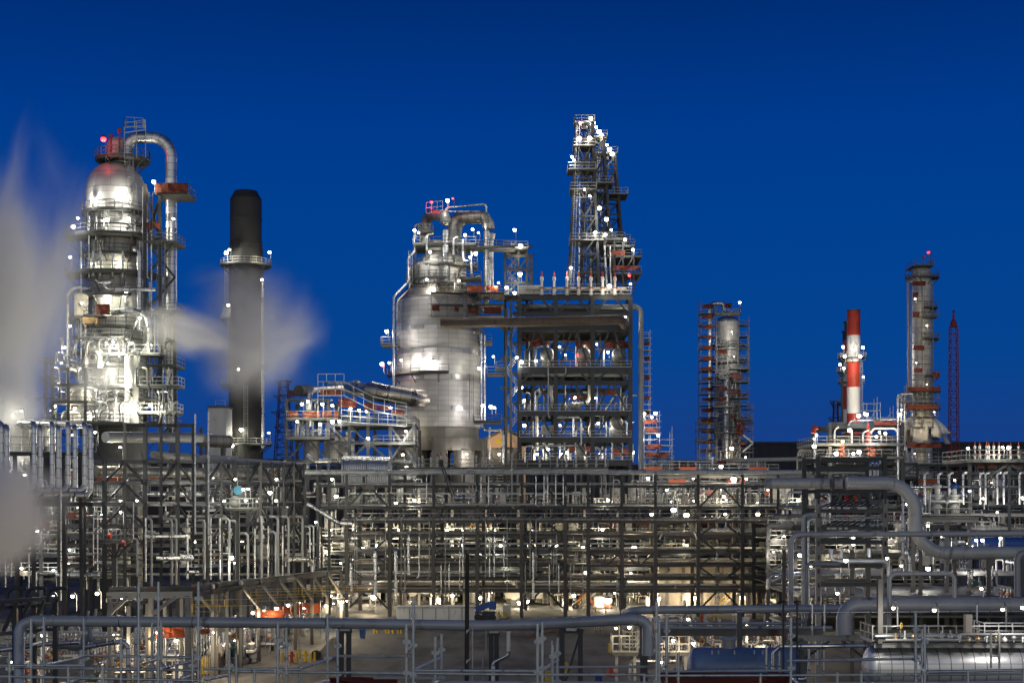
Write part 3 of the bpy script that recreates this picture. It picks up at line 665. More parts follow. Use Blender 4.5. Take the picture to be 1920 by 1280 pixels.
# scaffold cages round the feet of the downcomers
def cage(t, x0, x1, y0, y1, Y, dep, step=2.0, mat='rail_dark', bay=None, th=1.):
    a = P(x0, y1, Y); b = P(x1, y0, Y); mb = MB(); nx = max(1, round((b.x-a.x)/(bay or 2.2)))
    for yy in (Y, Y+dep):
        for k in range(nx+1):
            x = a.x+(b.x-a.x)*k/nx+RND.uniform(-.05, .05)
            mb.quadbar((x, yy, a.z), (x, yy, b.z+RND.uniform(.3, 2.0)), .09*th)
        z = a.z
        while z < b.z:
            mb.quadbar((a.x-.4, yy, z), (b.x+.4, yy, z), .08*th); mb.quadbar((a.x-.4, yy, z+1.1), (b.x+.4, yy, z+1.1), .06*th); z += step
    z = a.z
    while z < b.z:
        for x in (a.x, b.x): mb.quadbar((x, Y-.3, z), (x, Y+dep+.3, z), .08)
        mb.box(((a.x+b.x)/2, Y+dep/2, z-.05), (b.x-a.x, dep, .07)); z += step
    for k in range(nx): mb.quadbar((a.x+(b.x-a.x)*k/nx, Y-.05, a.z), (a.x+(b.x-a.x)*(k+1)/nx, Y-.05, min(b.z, a.z+step*2)), .06)
    return t.part('scaffold_frame', mb, mat)
cage(Dv, 808, 868, 545, 592, YD-9, 4); cage(Dv, 876, 945, 535, 592, YD-9, 8); cage(Dv, 818, 852, 520, 548, YD-8, 3)
for a in ((810, 824, 572, 582), (852, 860, 574, 583), (878, 895, 577, 586), (908, 940, 575, 588)): net(Dv, *a, YD-9.4, 'red_net')
net(Dv, 876, 905, 534, 546, YD-8.5, 'orange'); net(Dv, 912, 934, 536, 545, YD-8.5, 'orange')
Dv.part('ladder_frame', MB().ladder(P(770, 536, YD-4), P(770, 470, YD-4), .6, cage=True).ladder(P(748, 640, YD-6), P(748, 565, YD-6), .7, cage=True), 'rail')
Dv.part('roof_rail_frame', MB().rail([P(799, 401, YD-3), P(830, 398, YD-3)], 2, .08, 1).quadbar(P(809, 398, YD-3), P(809, 382, YD-3), .1).quadbar(P(839, 398, YD-3), P(839, 380, YD-3), .1), 'rail')
lamp(809, 379, YD-3, 400, REDC, 'red beacon on top of the huge coned vessel', 1.5, size=.42, red=True)
lamp(718, 685, YD-7, 350, REDC, 'red beacon on the side deck of the huge vessel', 1.5, size=.32, red=True)
lamp(849, 372, YD-3, 300, REDC, 'red lamp beside white lamp on the huge vessel top', 1.5, size=.32, red=True)
for x, y, pw in ((839, 376, 900), (777, 432, 700), (785, 436, 600), (872, 440, 900), (886, 430, 400), (897, 436, 400), (881, 482, 1300), (806, 472, 1500), (892, 475, 500), (800, 524, 900), (860, 526, 1200), (725, 621, 3200), (716, 682, 700), (730, 680, 600), (752, 675, 3000), (790, 674, 3800), (812, 677, 3000), (925, 668, 900), (920, 762, 1000), (927, 764, 500), (905, 760, 1500), (935, 530, 800), (898, 690, 500), (875, 851, 1500), (936, 851, 500), (845, 800, 0), (760, 800, 900)):
    hot = pw >= 3000
    if pw: lamp(x, y, YD-(7.9 if hot else 8 if y > 500 else 6), pw*(.5 if hot else 1), WHITE, 'lamp on the decks of the huge coned vessel', 1.4, 'lamps on the huge vessel', .28, off=(-.3, -.5) if hot else (-.5, -.9))
pxpipe('dark rusty duct crossing from the huge vessel to the coker', [(826, 606, YD-10), (990, 603, YD-10), (1165, 599, YD-10), (1172, 612, YD+4)], 18, YD-10, 'pipe_brown', bend=2.2, n=22, name='transfer_duct', cat='duct')
# ------------------------------------------------------------------ E: coker structure
YE = 252
E = T('coker_structure', 'dark open steel structure of braced storeys right beside the huge vessel', 'steel structure', V((P(1080, 0, YE).x, YE+10, 0)))
DE = 17
cols = (974.5, 1042, 1111, 1182)
def xe(px): return mm(px-CX, YE)
for x in cols:
    for yy in (YE, YE+DE): bar(E, 'column', V((xe(x), yy, 0)), V((xe(x), yy, zpy(556, YE))), .75, 'steel_dark', I=True)
for x in (949, 958, 974): 
    for yy in (YE+2, YE+8): bar(E, 'stair_column', V((xe(x), yy, 0)), V((xe(x), yy, zpy(560 if x > 950 else 575, YE))), .38, 'steel_grey', I=True)
for py, h in ((557, 1.0), (588, .8), (614, 1.1), (693, 1.3), (718, .8), (775, .9), (824, 1.0), (868, 1.0)):
    for yy in (YE, YE+DE): bar(E, 'beam', V((xe(974), yy-.03, zpy(py, YE))), V((xe(1183), yy-.03, zpy(py, YE))), .5, 'steel_dark', h, True)
    for x in cols: bar(E, 'cross_beam', V((xe(x), YE+.4, zpy(py, YE)-.05)), V((xe(x), YE+DE-.4, zpy(py, YE)-.05)), .4, 'steel_dark', .7, True)
for py in (620, 695, 777, 826, 868):
    d = MB().box((xe(1078), YE+9, zpy(py, YE)+.5), (xe(1183)-xe(974)+.6, DE+.5, .12)); E.part('floor_grating', d, 'grating')
for py in (695, 777, 826, 868, 558):
    z = zpy(py, YE)+.6
    E.part('railing_frame', MB().rail([(xe(974), YE-.5, z), (xe(1183), YE-.5, z)], 1.15, .09, 1.8), 'rail')
br = []
for a, b in zip(cols, cols[1:]):
    c = (a+b)/2
    br += [((c-3, 616), (a+6, 690)), ((c+3, 616), (b-6, 690)), ((a+5, 586), (c-8, 560)), ((c+8, 560), (b-5, 586)), ((a+4, 716), (c-10, 697)), ((c+10, 697), (b-4, 716)),
           ((c-4, 722), (a+8, 772)), ((c+4, 722), (b-6, 772)), ((c-6, 779), (a+4, 822)), ((c+6, 779), (b-5, 822)), ((c-6, 830), (a+4, 866)), ((c+6, 830), (b-5, 866))]
for p, q in br: bar(E, 'brace', P(*p, YE), P(*q, YE), .34, 'steel_dark')
E.part('stair_frame', MB().rail([P(951, 868, YE+2), P(972, 840, YE+2), P(951, 812, YE+2), P(972, 784, YE+2), P(951, 756, YE+2), P(972, 728, YE+2), P(951, 700, YE+2), P(972, 672, YE+2), P(951, 644, YE+2), P(972, 616, YE+2), P(951, 588, YE+2)], 1.1, .1, 1.0), 'rail')
for k in range(12): E.part('stair_landing', MB().box(P(950 if k % 2 else 973, 588+28*k if k < 11 else 868, YE+4), (2.2, 4, .2)), 'grating')
E.part('header_pipe', MB().tube([P(966, 574, YE+4), P(1000, 575, YE+3), P(1202, 575, YE+3), P(1202, 880, YE-1)], mm(5, YE), 16, mm(13, YE)), 'pipe_grey')
E.part('header_pipe', MB().tube([P(980, 702, YE+6), P(1178, 702, YE+6)], mm(4.5, YE), 14), 'pipe_grey')
E.part('riser_pipe', MB().tube([P(1028, 673, YE-.9), P(1028, 776, YE-.9), P(1031, 784, YE-.9)], mm(1.2, YE), 8), 'pipe_grey')
E.part('riser_pipe', MB().tube([P(1061, 690, YE-.9), P(1061, 702, YE-.9), P(1028, 702, YE-.9)], mm(1, YE), 8, .3), 'pipe_grey')
E.part('riser_pipe', MB().tube([P(1044, 783, YE-.9), P(1090, 782, YE-.9), P(1090, 832, YE-.9)], mm(1.7, YE), 10, .6), 'clad')
E.part('riser_pipe', MB().tube([P(984, 866, YE-.9), P(984, 836, YE-.9), P(1086, 835, YE-.9)], mm(1.5, YE), 10, .6), 'clad')
E.part('riser_pipe', MB().tube([P(1006, 742, YE+2), P(1007, 845, YE+2)], mm(2.6, YE), 12), 'cream')
E.part('riser_pipe', MB().tube([P(1012, 727, YE+2), P(1014, 740, YE+2), P(1006, 746, YE+2)], mm(2.2, YE), 12, .8), 'cream')
E.part('riser_pipe', MB().tube([P(1034, 720, YE+2), P(1033, 745, YE+2), P(1044, 758, YE+2)], mm(3.2, YE), 12, 1.8), 'cream')
E.part('riser_pipe', MB().tube([P(1106, 718, YE+2), P(1105, 755, YE+2), P(1080, 758, YE+2)], mm(3.2, YE), 12, 2.2), 'cream')
E.part('riser_pipe', MB().tube([P(1150, 745, YE+1), P(1131, 775, YE+1), P(1131, 800, YE+1)], mm(1.6, YE), 10, .6), 'clad')
for x, a, b, d in ((992, 640, 690, 3), (1080, 650, 690, 2.5), (1132, 655, 690, 3.2), (1060, 722, 770, 2), (1100, 650, 690, 2), (1137, 790, 820, 2.2), (1000, 790, 822, 2.2), (1120, 725, 770, 2.2), (1164, 725, 772, 2.5), (1075, 784, 822, 3.4), (1107, 784, 822, 2), (1018, 830, 866, 2.5), (1050, 832, 866, 3), (1066, 840, 866, 3.5), (1096, 832, 866, 3), (1109, 840, 866, 4), (1130, 836, 866, 3), (1148, 832, 866, 3), (1167, 830, 866, 2.5), (1186, 832, 866, 3), (1002, 840, 866, 4)):
    E.part('riser_pipe', MB().tube([P(x, a, YE+2), P(x, b, YE+2)], mm(d/2, YE), 10), RND.choice(('clad', 'cream', 'white', 'pipe_grey')))
for a in ((990, 1030, 640, 649), (1080, 1108, 640, 652), (1135, 1178, 640, 652), (1130, 1152, 728, 740), (1070, 1098, 740, 750), (1060, 1112, 836, 846), (1150, 1180, 840, 852), (1125, 1180, 768, 774), (985, 1012, 634, 640)): net(E, *a, YE+5, 'red_net')
for x in (1000, 1022, 1060, 1084, 1130, 1160):
    bar(E, 'inner_column', V((xe(x), YE+8, 0)), V((xe(x), YE+8, zpy(615, YE))), .34, 'steel_grey', I=True)
for py in (640, 655, 676, 738, 756, 800, 812, 842, 855):
    bar(E, 'inner_beam', P(985, py, YE+6), P(1172, py, YE+6), .22, 'steel_grey', .3)
for a, b in zip((985, 1022, 1060, 1095, 1130), (1022, 1060, 1095, 1130, 1165)):
    for y0, y1 in ((618, 655), (722, 770), (780, 820), (830, 864)): bar(E, 'inner_brace', P(a, y1, YE+7), P(b, y0, YE+7), .16, 'steel_grey')
for k in range(44):
    x = RND.uniform(982, 1176); y = RND.choice((690, 770, 770, 820, 864, 864)); h = RND.uniform(12, 44); yy = YE+RND.uniform(1, 6)
    E.part('branch_pipe', MB().tube([P(x, y, yy), P(x, y-h, yy), P(x+RND.uniform(-22, 22), y-h-1, yy+1)], mm(RND.uniform(.6, 1.8), YE), 8, .6), RND.choice(('clad', 'cream', 'white', 'pipe_grey', 'steel_light')))
for px, py, lab in ((1026, 664, 'first bay'), (1095, 664, 'second bay, lit red'), (1161, 664, 'third bay')):
    hdrum('coker_exchanger', f'round silver vessel end showing in the upper storey of the coker, {lab}', px, px+3, py, 13.5, YE+1.2, 'clad_dull', 7)
hdrum('coker_exchanger', 'silver vessel end in the lower storey of the coker', 1156, 1158, 791, 12, YE+1, 'clad_dull', 6)
hdrum('coker_exchanger', 'silver vessel end on the bottom floor of the coker', 1089, 1092, 846, 11, YE+1, 'clad_dull', 6)
for px in (1072, 1080, 1055): hdrum('small_exchanger', 'small round-ended exchanger on the middle floor of the coker', px, px+6, 760, 5, YE+1, 'clad_dull', 3, 'small exchangers of the coker', .4)
for px in (1021, 1037):
    t = T('control_cabinet', 'cream control cabinet with yellow plate on the coker floor', 'cabinet', P(px, 818, YE+1), 'control cabinets of the coker')
    t.part('housing', MB().bevbox(P(px, 806, YE+1), (1.1, .7, 1.7), .05), 'cream'); t.part('plate', MB().box(P(px, 805, YE+.63), (.35, .04, .25)), 'yellow')
# relief valves in a row on the top deck
def relief(px, py, Y, h, label, group, body='white', tip='red', sc=1.):
    c = P(px, py, Y); s_ = h
    t = T('relief_valve', label, 'valve', c, group)
    t.part('body', MB().lathe([(.28*s_/4, 0), (.28*s_/4, s_*.28), (.2*s_/4, s_*.3), (.2*s_/4, s_*.6), (.3*s_/4, s_*.62), (.3*s_/4, s_*.74), (.13*s_/4, s_*.78)], c, 12).cyl(c+V((0, 0, s_*.2)), c+V((.5*s_/4, 0, s_*.2)), .14*s_/4), body)
    t.part('flange', MB().lathe([(.1, 0), (.45*s_/4, 0), (.45*s_/4, s_*.05), (.1, s_*.05)], c+V((0, 0, s_*.27)), 12), 'orange')
    t.part('bonnet', MB().lathe([(.14*s_/4, s_*.78), (.17*s_/4, s_*.8), (.12*s_/4, s_*.93), (.03, s_)], c, 10), tip)
    return t
for px in (1016, 1039, 1063, 1085, 1108, 1130, 1153): relief(px, 553, YE-.3, 4.2, 'white relief valve with red cap on the coker top deck', 'relief valves on the coker top')
E.part('header_pipe', MB().tube([P(985, 541, YE+.6), P(1175, 541, YE+.6)], mm(2.6, YE), 12), 'white')
E.part('transformer_house', MB().bevbox(P(995, 546, YE+3), (4.4, 4, 1.6), .1), 'white')
# elevator tower on the left of the derricks
E2 = T('lift_tower', 'slim open steel lift tower between the huge vessel and the derricks', 'steel structure', V((P(972, 0, 262).x, 262, 0)))
for x in (947, 972, 988, 997):
    for yy in (262, 267): bar(E2, 'column', V((P(x, 0, 262).x, yy, 0)), V((P(x, 0, 262).x, yy, zpy(462 if x < 990 else 475, 262))), .4, 'steel_dark', I=True)
for py in (462, 480, 505, 530, 556):
    bar(E2, 'beam', P(946, py, 261.7), P(998, py, 261.7), .35, 'steel_dark', .5, True); bar(E2, 'beam', P(946, py, 267.3), P(998, py, 267.3), .35, 'steel_dark', .5, True)
for a, b in (((947, 505), (972, 482)), ((972, 505), (990, 482)), ((947, 553), (972, 530)), ((972, 553), (990, 530)), ((947, 530), (972, 507)), ((988, 480), (998, 505)), ((998, 530), (988, 505))): bar(E2, 'brace', P(*a, 261.8), P(*b, 261.8), .25, 'steel_dark')
rectplat(E2, 944, 990, 464, 260, 268, rail='rail'); rectplat(E2, 930, 1000, 553, 256, 262, rail='rail')
E2.part('stair_frame', MB().rail([P(951, 553, 264), P(968, 535, 264), P(951, 517, 264), P(968, 499, 264), P(951, 481, 264), P(968, 464, 264)], 1.1, .1, 1.), 'rail')
E2.part('access_walkway', MB().box(P(925, 466, 258), (5.5, 2, .3)).rail([P(898, 466, 257), P(948, 466, 257)], 1.1, .08), 'grating')
lamp(965, 431, 262, 120, WHITE, 'small lamp on a thin mast above the lift tower', 2.8)
for x, y in ((976, 461), (975, 514), (950, 539), (983, 540), (965, 549)): lamp(x, y, 259.5, 1100, WHITE, 'lamp on the lift tower', 1.2, 'lamps on the lift tower', .34)

# ------------------------------------------------------------------ F: three derricks in a receding row
def derrick(Y, xb0, xb1, xt0, xt1, pb, pt, label, decks):
    t = T('derrick', label, 'derrick', V((P((xb0+xb1)/2, 0, Y).x, Y, zpy(pb, Y))))
    zb, zt = zpy(pb, Y), zpy(pt, Y); bx0, bx1, tx0, tx1 = [mm(x-CX, Y) for x in (xb0, xb1, xt0, xt1)]
    db, dt = (bx1-bx0), (tx1-tx0)
    def corner(i, f):
        x0 = bx0+(tx0-bx0)*f; x1 = bx1+(tx1-bx1)*f; d = (db+(dt-db)*f)/2
        return V(((x0, x1, x1, x0)[i], Y+(-d, -d, d, d)[i], zb+(zt-zb)*f))
    for i in range(4): bar(t, 'leg', corner(i, 0), corner(i, 1), .46, 'steel_dark', I=True)
    N = 9
    for k in range(N+1):
        f = k/N
        for i in range(4):
            j = (i+1) % 4
            bar(t, 'girt', corner(i, f), corner(j, f), .26, 'steel_dark')
            if k < N:
                mid = (corner(i, f)+corner(j, f))/2; f2 = (k+1)/N
                bar(t, 'brace', corner(i, f2), mid, .22, 'steel_dark'); bar(t, 'brace', corner(j, f2), mid, .22, 'steel_dark')
    cx = [corner(i, 1) for i in range(4)]; cc = sum(cx, V((0, 0, 0)))/4
    for fr in (.25, .5, .8): 
        c = sum((corner(i, fr) for i in range(4)), V((0, 0, 0)))/4
        t.part('pipe_run', MB().tube([V((c.x-1, Y-1, zb)), V((c.x-.8, Y-1, c.z))], .13, 8), 'clad')
    t.part('crown_block', MB().bevbox(cc+V((0, 0, -.6)), (dt*.4, dt*.4, .8), .1), 'steel_dark')
    for f, x0, x1 in decks:
        z = zb+(zt-zb)*f; c = sum((corner(i, f) for i in range(4)), V((0, 0, 0)))/4; wd = (db+(dt-db)*f)/2
        a, b = c.x-wd-x0, c.x+wd+x1
        p = t.part('platform', MB().box(((a+b)/2, Y, z), (b-a, wd*2+1.6, .22)), 'grating')
        t.part('railing_frame', MB().rail([(a, Y-wd-.8, z), (b, Y-wd-.8, z), (b, Y+wd+.8, z), (a, Y+wd+.8, z)], 1.15, .09, 1.4, True), 'rail', p)
    t.part('ladder_frame', MB().ladder(corner(0, .02)+V((.5, -.4, 0)), corner(0, .98)+V((.3, -.4, 0)), .5, cage=False), 'rail')
    return t
dk = ((.0, .6, .6), (.30, .2, 1.), (.6, .6, .2), (.72, 1.2, .2), (.86, .4, .3), (1., .4, .4))
derrick(256, 1066, 1122, 1081, 1110, 550, 234, 'tallest lattice derrick, first of the receding trio on the coker', dk)
derrick(266, 1088, 1148, 1100, 1131, 550, 262, 'middle lattice derrick of the trio on the coker', ((.0, .5, .5), (.33, .3, 1.), (.7, .2, 1.2), (1., .3, .6)))
derrick(277, 1106, 1172, 1119, 1152, 550, 292, 'lowest and farthest lattice derrick of the trio on the coker', ((.0, .5, .5), (.36, .3, 1.5), (.7, .2, 1.8), (1., .3, .5)))
pf = T('cantilever_deck', 'cluttered steel deck jutting out beside the derrick feet', 'platform', P(1170, 515, 258))
for x0, x1, py in ((1122, 1172, 447), (1132, 1190, 460), (1140, 1203, 480), (1150, 1203, 512)): rectplat(pf, x0, x1, py, 257+(py-447)*.06, 268)
for x in (1134, 1152, 1168, 1188): bar(pf, 'post', P(x, 450+max(0, x-1165)*.6, 257.6), P(x, 552, 257.6), .3, 'steel_dark')
for a, b in (((1152, 512), (1172, 470)), ((1168, 512), (1190, 478)), ((1188, 540), (1203, 512)), ((1134, 520), (1152, 480))): bar(pf, 'brace', P(*a, 257.3), P(*b, 257.3), .22, 'steel_dark')
for a in ((1146, 1172, 470, 478), (1150, 1200, 498, 506), (1100, 1122, 446, 452), (1096, 1112, 258, 264), (1085, 1092, 304, 310)): net(pf, *a, 256.6, 'red_net')
pf.part('riser_pipe', MB().tube([P(1133, 460, 256.5), P(1139, 550, 256.5)], mm(1.8, 256), 10), 'clad'); pf.part('riser_pipe', MB().tube([P(1144, 460, 256.5), P(1144, 500, 256.5), P(1148, 550, 256.5)], mm(1.5, 256), 10), 'clad')
for x, y in ((1088, 231), (1086, 259), (1106, 259), (1072, 294), (1076, 300)): lamp(x, y, 253.5, 500, WHITE, 'lamp on the tallest derrick', 1., 'lamps on the tallest derrick', .3)
for k in range(9):
    lamp(1108+k*5, 222+k*8.3, 254+k*2.6, 420, WHITE, 'lamp in the slanting row over the derrick tops', 1.3, 'slanting row of derrick lamps', .36)
for x, y, yy in ((1096, 355, 252), (1106, 367, 252), (1124, 390, 252), (1137, 411, 252), (1116, 436, 252), (1146, 431, 252), (1135, 440, 252), (1172, 449, 256), (1187, 468, 256), (1070, 502, 252), (1182, 532, 250), (1143, 536, 250)): lamp(x, y, yy, 800, WHITE, 'lamp among the derrick feet and decks', 1.2, 'lamps among the derrick decks', .3)
lamp(1180, 516, 250, 200, REDC, 'red beacon under the jutting derrick deck', 1.2, size=.32, red=True)
lamp(1092, 229, 253.5, 100, REDC, 'small red beacon on the tallest derrick top', 1, size=.28, red=True)
lamp(1083, 665, YE-.5, 120, REDC, 'small red lamp inside the upper coker storey', 1, size=.22, red=True)
for x, y, pw in ((978, 678, 500), (1005, 676, 1500), (969, 670, 400), (1119, 645, 700), (1049, 650, 700), (978, 726, 700), (983, 750, 700), (1078, 745, 800), (1117, 746, 800), (983, 797, 700), (1050, 797, 800), (1122, 793, 1300), (1173, 594, 700), (1028, 842, 900), (1052, 850, 1600), (1063, 848, 900), (1110, 850, 900), (1125, 850, 1500), (1007, 851, 900), (1186, 848, 800), (1150, 796, 700), (1170, 668, 700), (1140, 660, 900), (1060, 665, 900), (1020, 800, 900), (1090, 800, 900)):
    lamp(x, y, YE+(2.5 if pw > 600 else -.8), pw*.9, WHITE, 'lamp on the storeys of the coker', 1.2, 'lamps in the coker storeys', .26)
# scaffold tower and pipework right of the coker
Sc = T('scaffold_tower', 'tall thin scaffold tower beside the grey coker downpipe', 'scaffold', P(1213, 870, 262))
cage(Sc, 1206, 1219, 630, 880, 262, 3, 2.2, 'galv', 2)
for y in (640, 668, 705, 742, 770): net(Sc, 1208, 1218, y, y+7, 261.6)
Sc2 = T('scaffold_tower', 'stepped scaffold with red nets right of the coker, under two lamps', 'scaffold', P(1232, 870, 258))
cage(Sc2, 1208, 1236, 780, 880, 258, 4, 2.2, 'galv'); cage(Sc2, 1236, 1260, 812, 880, 258, 4, 2.2, 'galv')
for a in ((1208, 1232, 786, 794), (1210, 1234, 802, 809), (1212, 1240, 832, 840), (1210, 1256, 848, 856)): net(Sc2, *a, 257.5)
for x, y, pw in ((1208, 775, 1500), (1229, 774, 1500), (1234, 815, 1500), (1222, 782, 500)): lamp(x, y, 256, pw, WHITE, 'lamp on the stepped scaffold beside the coker', 1.5, 'lamps on the stepped scaffold', .32)

# ------------------------------------------------------------------ H: scaffolded column
YH = 400
cH = P(1365, 940, YH); cH.z = 0
H = T('distillation_column', 'scaffolded pale column with a silver pipe running down its side', 'column', cH)
H.part('shell', MB().lathe(prof([(23, 1030), (23, 700), (22.5, 700), (22.5, 604)], YH), (cH.x, YH, 0), 32), 'clad_vessel')
H.part('dome', MB().dome(mm(22.5, YH), (cH.x, YH, zpy(604, YH)), mm(12, YH), 32), 'clad')
H.part('side_vessel', MB().lathe(prof([(7, 1000), (7, 712)], YH), (P(1356, 0, YH).x, YH-5.5, 0), 20), 'clad')
H.part('side_vessel', MB().dome(mm(7, YH), (P(1356, 0, YH).x, YH-5.5, zpy(712, YH)), 1, 20), 'clad')
H.part('overhead_pipe', MB().tube([P(1358, 582, YH-3), P(1358, 569, YH-3), P(1330, 569, YH-3), P(1330, 1000, YH-3)], mm(4.2, YH), 18, mm(12, YH), nb=8), 'clad')
for py, r in ((588, 24), (648, 33), (682, 33)): ringplat(H, cH, py, 22, r, YH, PI, 2*PI, step=2.6)
rl = ('rail_dark', 'rail')
for x0, x1, py in ((1340, 1388, 587), (1349, 1364, 709), (1338, 1348, 722), (1337, 1348, 743), (1338, 1376, 762), (1338, 1347, 780), (1376, 1404, 715), (1376, 1404, 745), (1380, 1408, 785), (1340, 1380, 810), (1370, 1405, 690)): rectplat(H, x0, x1, py, YH-9, YH-5, rail=RND.choice(rl), step=2.4)
for args in ((1314, 1344, 570, 868, YH-5, 5, 3.2), (1386, 1404, 600, 868, YH-6, 5, 3.2), (1308, 1344, 790, 868, YH-7, 4, 3.0), (1386, 1412, 760, 868, YH-8, 5, 3.0), (1344, 1388, 700, 868, YH-8, 3, 3.4), (1344, 1404, 640, 700, YH-7.2, 1.2, 3.4)): cage(H, *args, 'rail_dark', 3.0, 1.7)
for k in range(15): net(H, 1316+RND.uniform(-1, 1), 1338, 570+k*19.5, 570+k*19.5+RND.uniform(5, 8), YH-5.6, 'red_net')
for k in range(13): x = RND.choice((1388, 1372, 1346, 1380)); y = RND.uniform(610 if x > 1385 else 690, 850); net(H, x, x+RND.uniform(9, 18), y, y+RND.uniform(5, 7), YH-8.6, 'red_net')
net(H, 1345, 1365, 655, 663, YH-6); net(H, 1358, 1372, 568, 576, YH-5)
for a in ((1307, 1345, 793), (1390, 1413, 793), (1303, 1325, 826)): H.part('stub_duct', MB().tube([P(a[0], a[2], YH-8), P(a[1], a[2], YH-8)], mm(2.3, YH), 14), 'pipe_brown')
H.part('brace', MB().quadbar(P(1393, 815, YH-8.5), P(1412, 830, YH-8.5), .45), 'galv'); H.part('brace', MB().quadbar(P(1393, 846, YH-8.5), P(1412, 830, YH-8.5), .45), 'galv')
for k in range(16): x = RND.uniform(1342, 1390); y = RND.uniform(700, 850); H.part('branch_pipe', MB().tube([P(x, y, YH-7), P(x, y+RND.uniform(10, 30), YH-7), P(x+RND.uniform(-8, 8), y+30, YH-7)], mm(RND.uniform(.7, 1.5), YH), 8, .8), RND.choice(('clad', 'pipe_grey')))
for x, y, pw in ((1398, 857, 3500), (1387, 567, 0), (1352, 873, 2500), (1372, 840, 900)): lamp(x, y, YH-14, pw, WARM, 'lamp at the foot of the scaffolded column', 2, 'lamps by the scaffolded column', .45)
# the dusk keeps this one dim; two work lamps high on it
for x, y in ((1372, 622), (1376, 668)): lamp(x, y, YH-12, 4200, WHITE, 'work lamp clipped to the scaffolded column', 1, 'work lamps on the scaffolded column', .16)

# ------------------------------------------------------------------ I: red and white chimneys
def rwstack(px, Y, top, r, label):
    c = P(px, 940, Y); c.z = 0; t = T('striped_chimney', label, 'chimney', c)
    k = 350/Y
    def q(py): return HY-(HY-py)*k
    for a, b, mat in ((1000, 775, 'red'), (775, 726, 'white'), (726, 678, 'red'), (678, 629, 'white'), (629, 583, 'red')):
        rt = r*.96
        t.part('red_band' if mat == 'red' else 'white_band', MB().lathe(prof([(r*(1+(.035*math.sin(i*1.9) if b < 640 else 0)), q(a+(b-a)*i/6)+(top-581)) for i in range(7)], Y), (c.x, Y, 0), 28), mat)
    t.part('rim', MB().lathe(prof([(r*.98, top+2), (r*1.06, top), (r*.8, top), (r*.8, top+10)], Y), (c.x, Y, 0), 28), 'black_stack')
    t.part('lining', MB().lathe(prof([(r*.82, top+1), (r*.82, top+20)], Y), (c.x, Y, 0), 24), 'black_stack')
    ringplat(t, V((c.x, Y, 0)), q(670)+(top-581), r, r*1.9, Y, rail='rail')
    t.part('ladder_frame', MB().ladder(P(px+r+1, q(850), Y-1), P(px+r+1, q(680)+(top-581), Y-1), .9, cage=True), 'rail')
    return t
rwstack(1600.5, 350, 581, 12.4, 'nearest and tallest of the red and white banded chimneys')
rwstack(1592.5, 385, 603, 11.2, 'second red and white banded chimney, half hidden by the nearest')
rwstack(1588.5, 420, 621, 10.2, 'farthest red and white banded chimney, mostly hidden')
for x, y, pw in ((1581, 650, 2600), (1618, 651, 2600), (1584, 668, 1600), (1613, 668, 1600), (1575, 683, 1200), (1619, 706, 2200), (1582, 690, 1200), (1623, 775, 2600), (1610, 779, 1500), (1600, 655, 1500)): lamp(x, y, 343, pw, WHITE, 'lamp round the red and white chimneys', 1.4, 'lamps round the striped chimneys', .4)
rw = T('chimney_gallery', 'railed round galleries hung beside the farthest striped chimney', 'platform', P(1578, 697, 362))
ringplat(rw, P(1579, 0, 362)*1, 697, 2, 10, 362, rail='rail'); ringplat(rw, P(1579, 0, 362)*1, 671, 2, 8, 362, rail='rail'); bar(rw, 'post', P(1579, 668, 362), P(1579, 800, 362), .5, 'steel_grey')

# ------------------------------------------------------------------ J: right-hand column with torn white sheeting
YJ = 330
cJ = P(1729, 940, YJ); cJ.z = 0
J = T('stripper_column', 'slender scaffolded column with round head and red beacon beside the crane', 'column', cJ)
J.part('shell', MB().lathe(prof([(19, 1060), (18, 521)], YJ), (cJ.x, YJ, 0), 28), 'clad_vessel')
J.part('head', MB().lathe(prof([(16, 521), (17.5, 515), (17.5, 509)], YJ), (cJ.x-mm(2, YJ), YJ, 0), 28), 'clad_vessel'); J.part('head', MB().dome(mm(17.5, YJ), (cJ.x-mm(2, YJ), YJ, zpy(509, YJ)), mm(12, YJ), 28), 'clad_vessel')
for py, r, a0, a1 in ((521, 31, 0, 2*PI), (578, 28, PI*1.45, PI*2.1), (636, 30, PI*1.4, PI*2.1), (734, 33, PI, 2*PI), (767, 33, PI, 2*PI), (705, 32, PI*1.5, PI*2.1)): ringplat(J, cJ, py, 18, r, YJ, a0, a1)
rectplat(J, 1716, 1752, 496, YJ-4, YJ+4); rectplat(J, 1692, 1712, 752, YJ-8, YJ-3); rectplat(J, 1736, 1760, 592, YJ-5, YJ)
J.part('vent_mast', MB().quadbar(P(1745, 496, YJ-3), P(1745, 474, YJ-3), .15).quadbar(P(1732, 487, YJ-3), P(1732, 478, YJ-3), .4), 'steel_dark')
J.part('overhead_pipe', MB().tube([P(1712, 527, YJ-2), P(1702, 527, YJ-2), P(1704, 740, YJ-2)], mm(2.1, YJ), 12, 1), 'pipe_grey')
for x in (1683, 1690, 1696): J.part('riser_pipe', MB().tube([P(x+14, 739, YJ-6), P(x, 739, YJ-6), P(x, 900, YJ-6)], mm(2, YJ), 12, 1.2), 'clad')
cage(J, 1709, 1750, 540, 800, YJ-4.6, .6, 3.6, 'rail_dark', 2.6); cage(J, 1700, 1760, 735, 780, YJ-5.4, 2, 3.2, 'rail_dark', 2.6); cage(J, 1700, 1760, 836, 900, YJ-5.4, 2, 3.2, 'rail_dark', 2.6)
for a in ((1711, 1736, 527, 535), (1713, 1733, 647, 656), (1714, 1730, 690, 697), (1750, 1762, 698, 708), (1703, 1762, 725, 732), (1697, 1758, 758, 766), (1700, 1765, 830, 838), (1712, 1722, 548, 556), (1712, 1724, 585, 594)): net(J, *a, YJ-5.9, 'red_net')
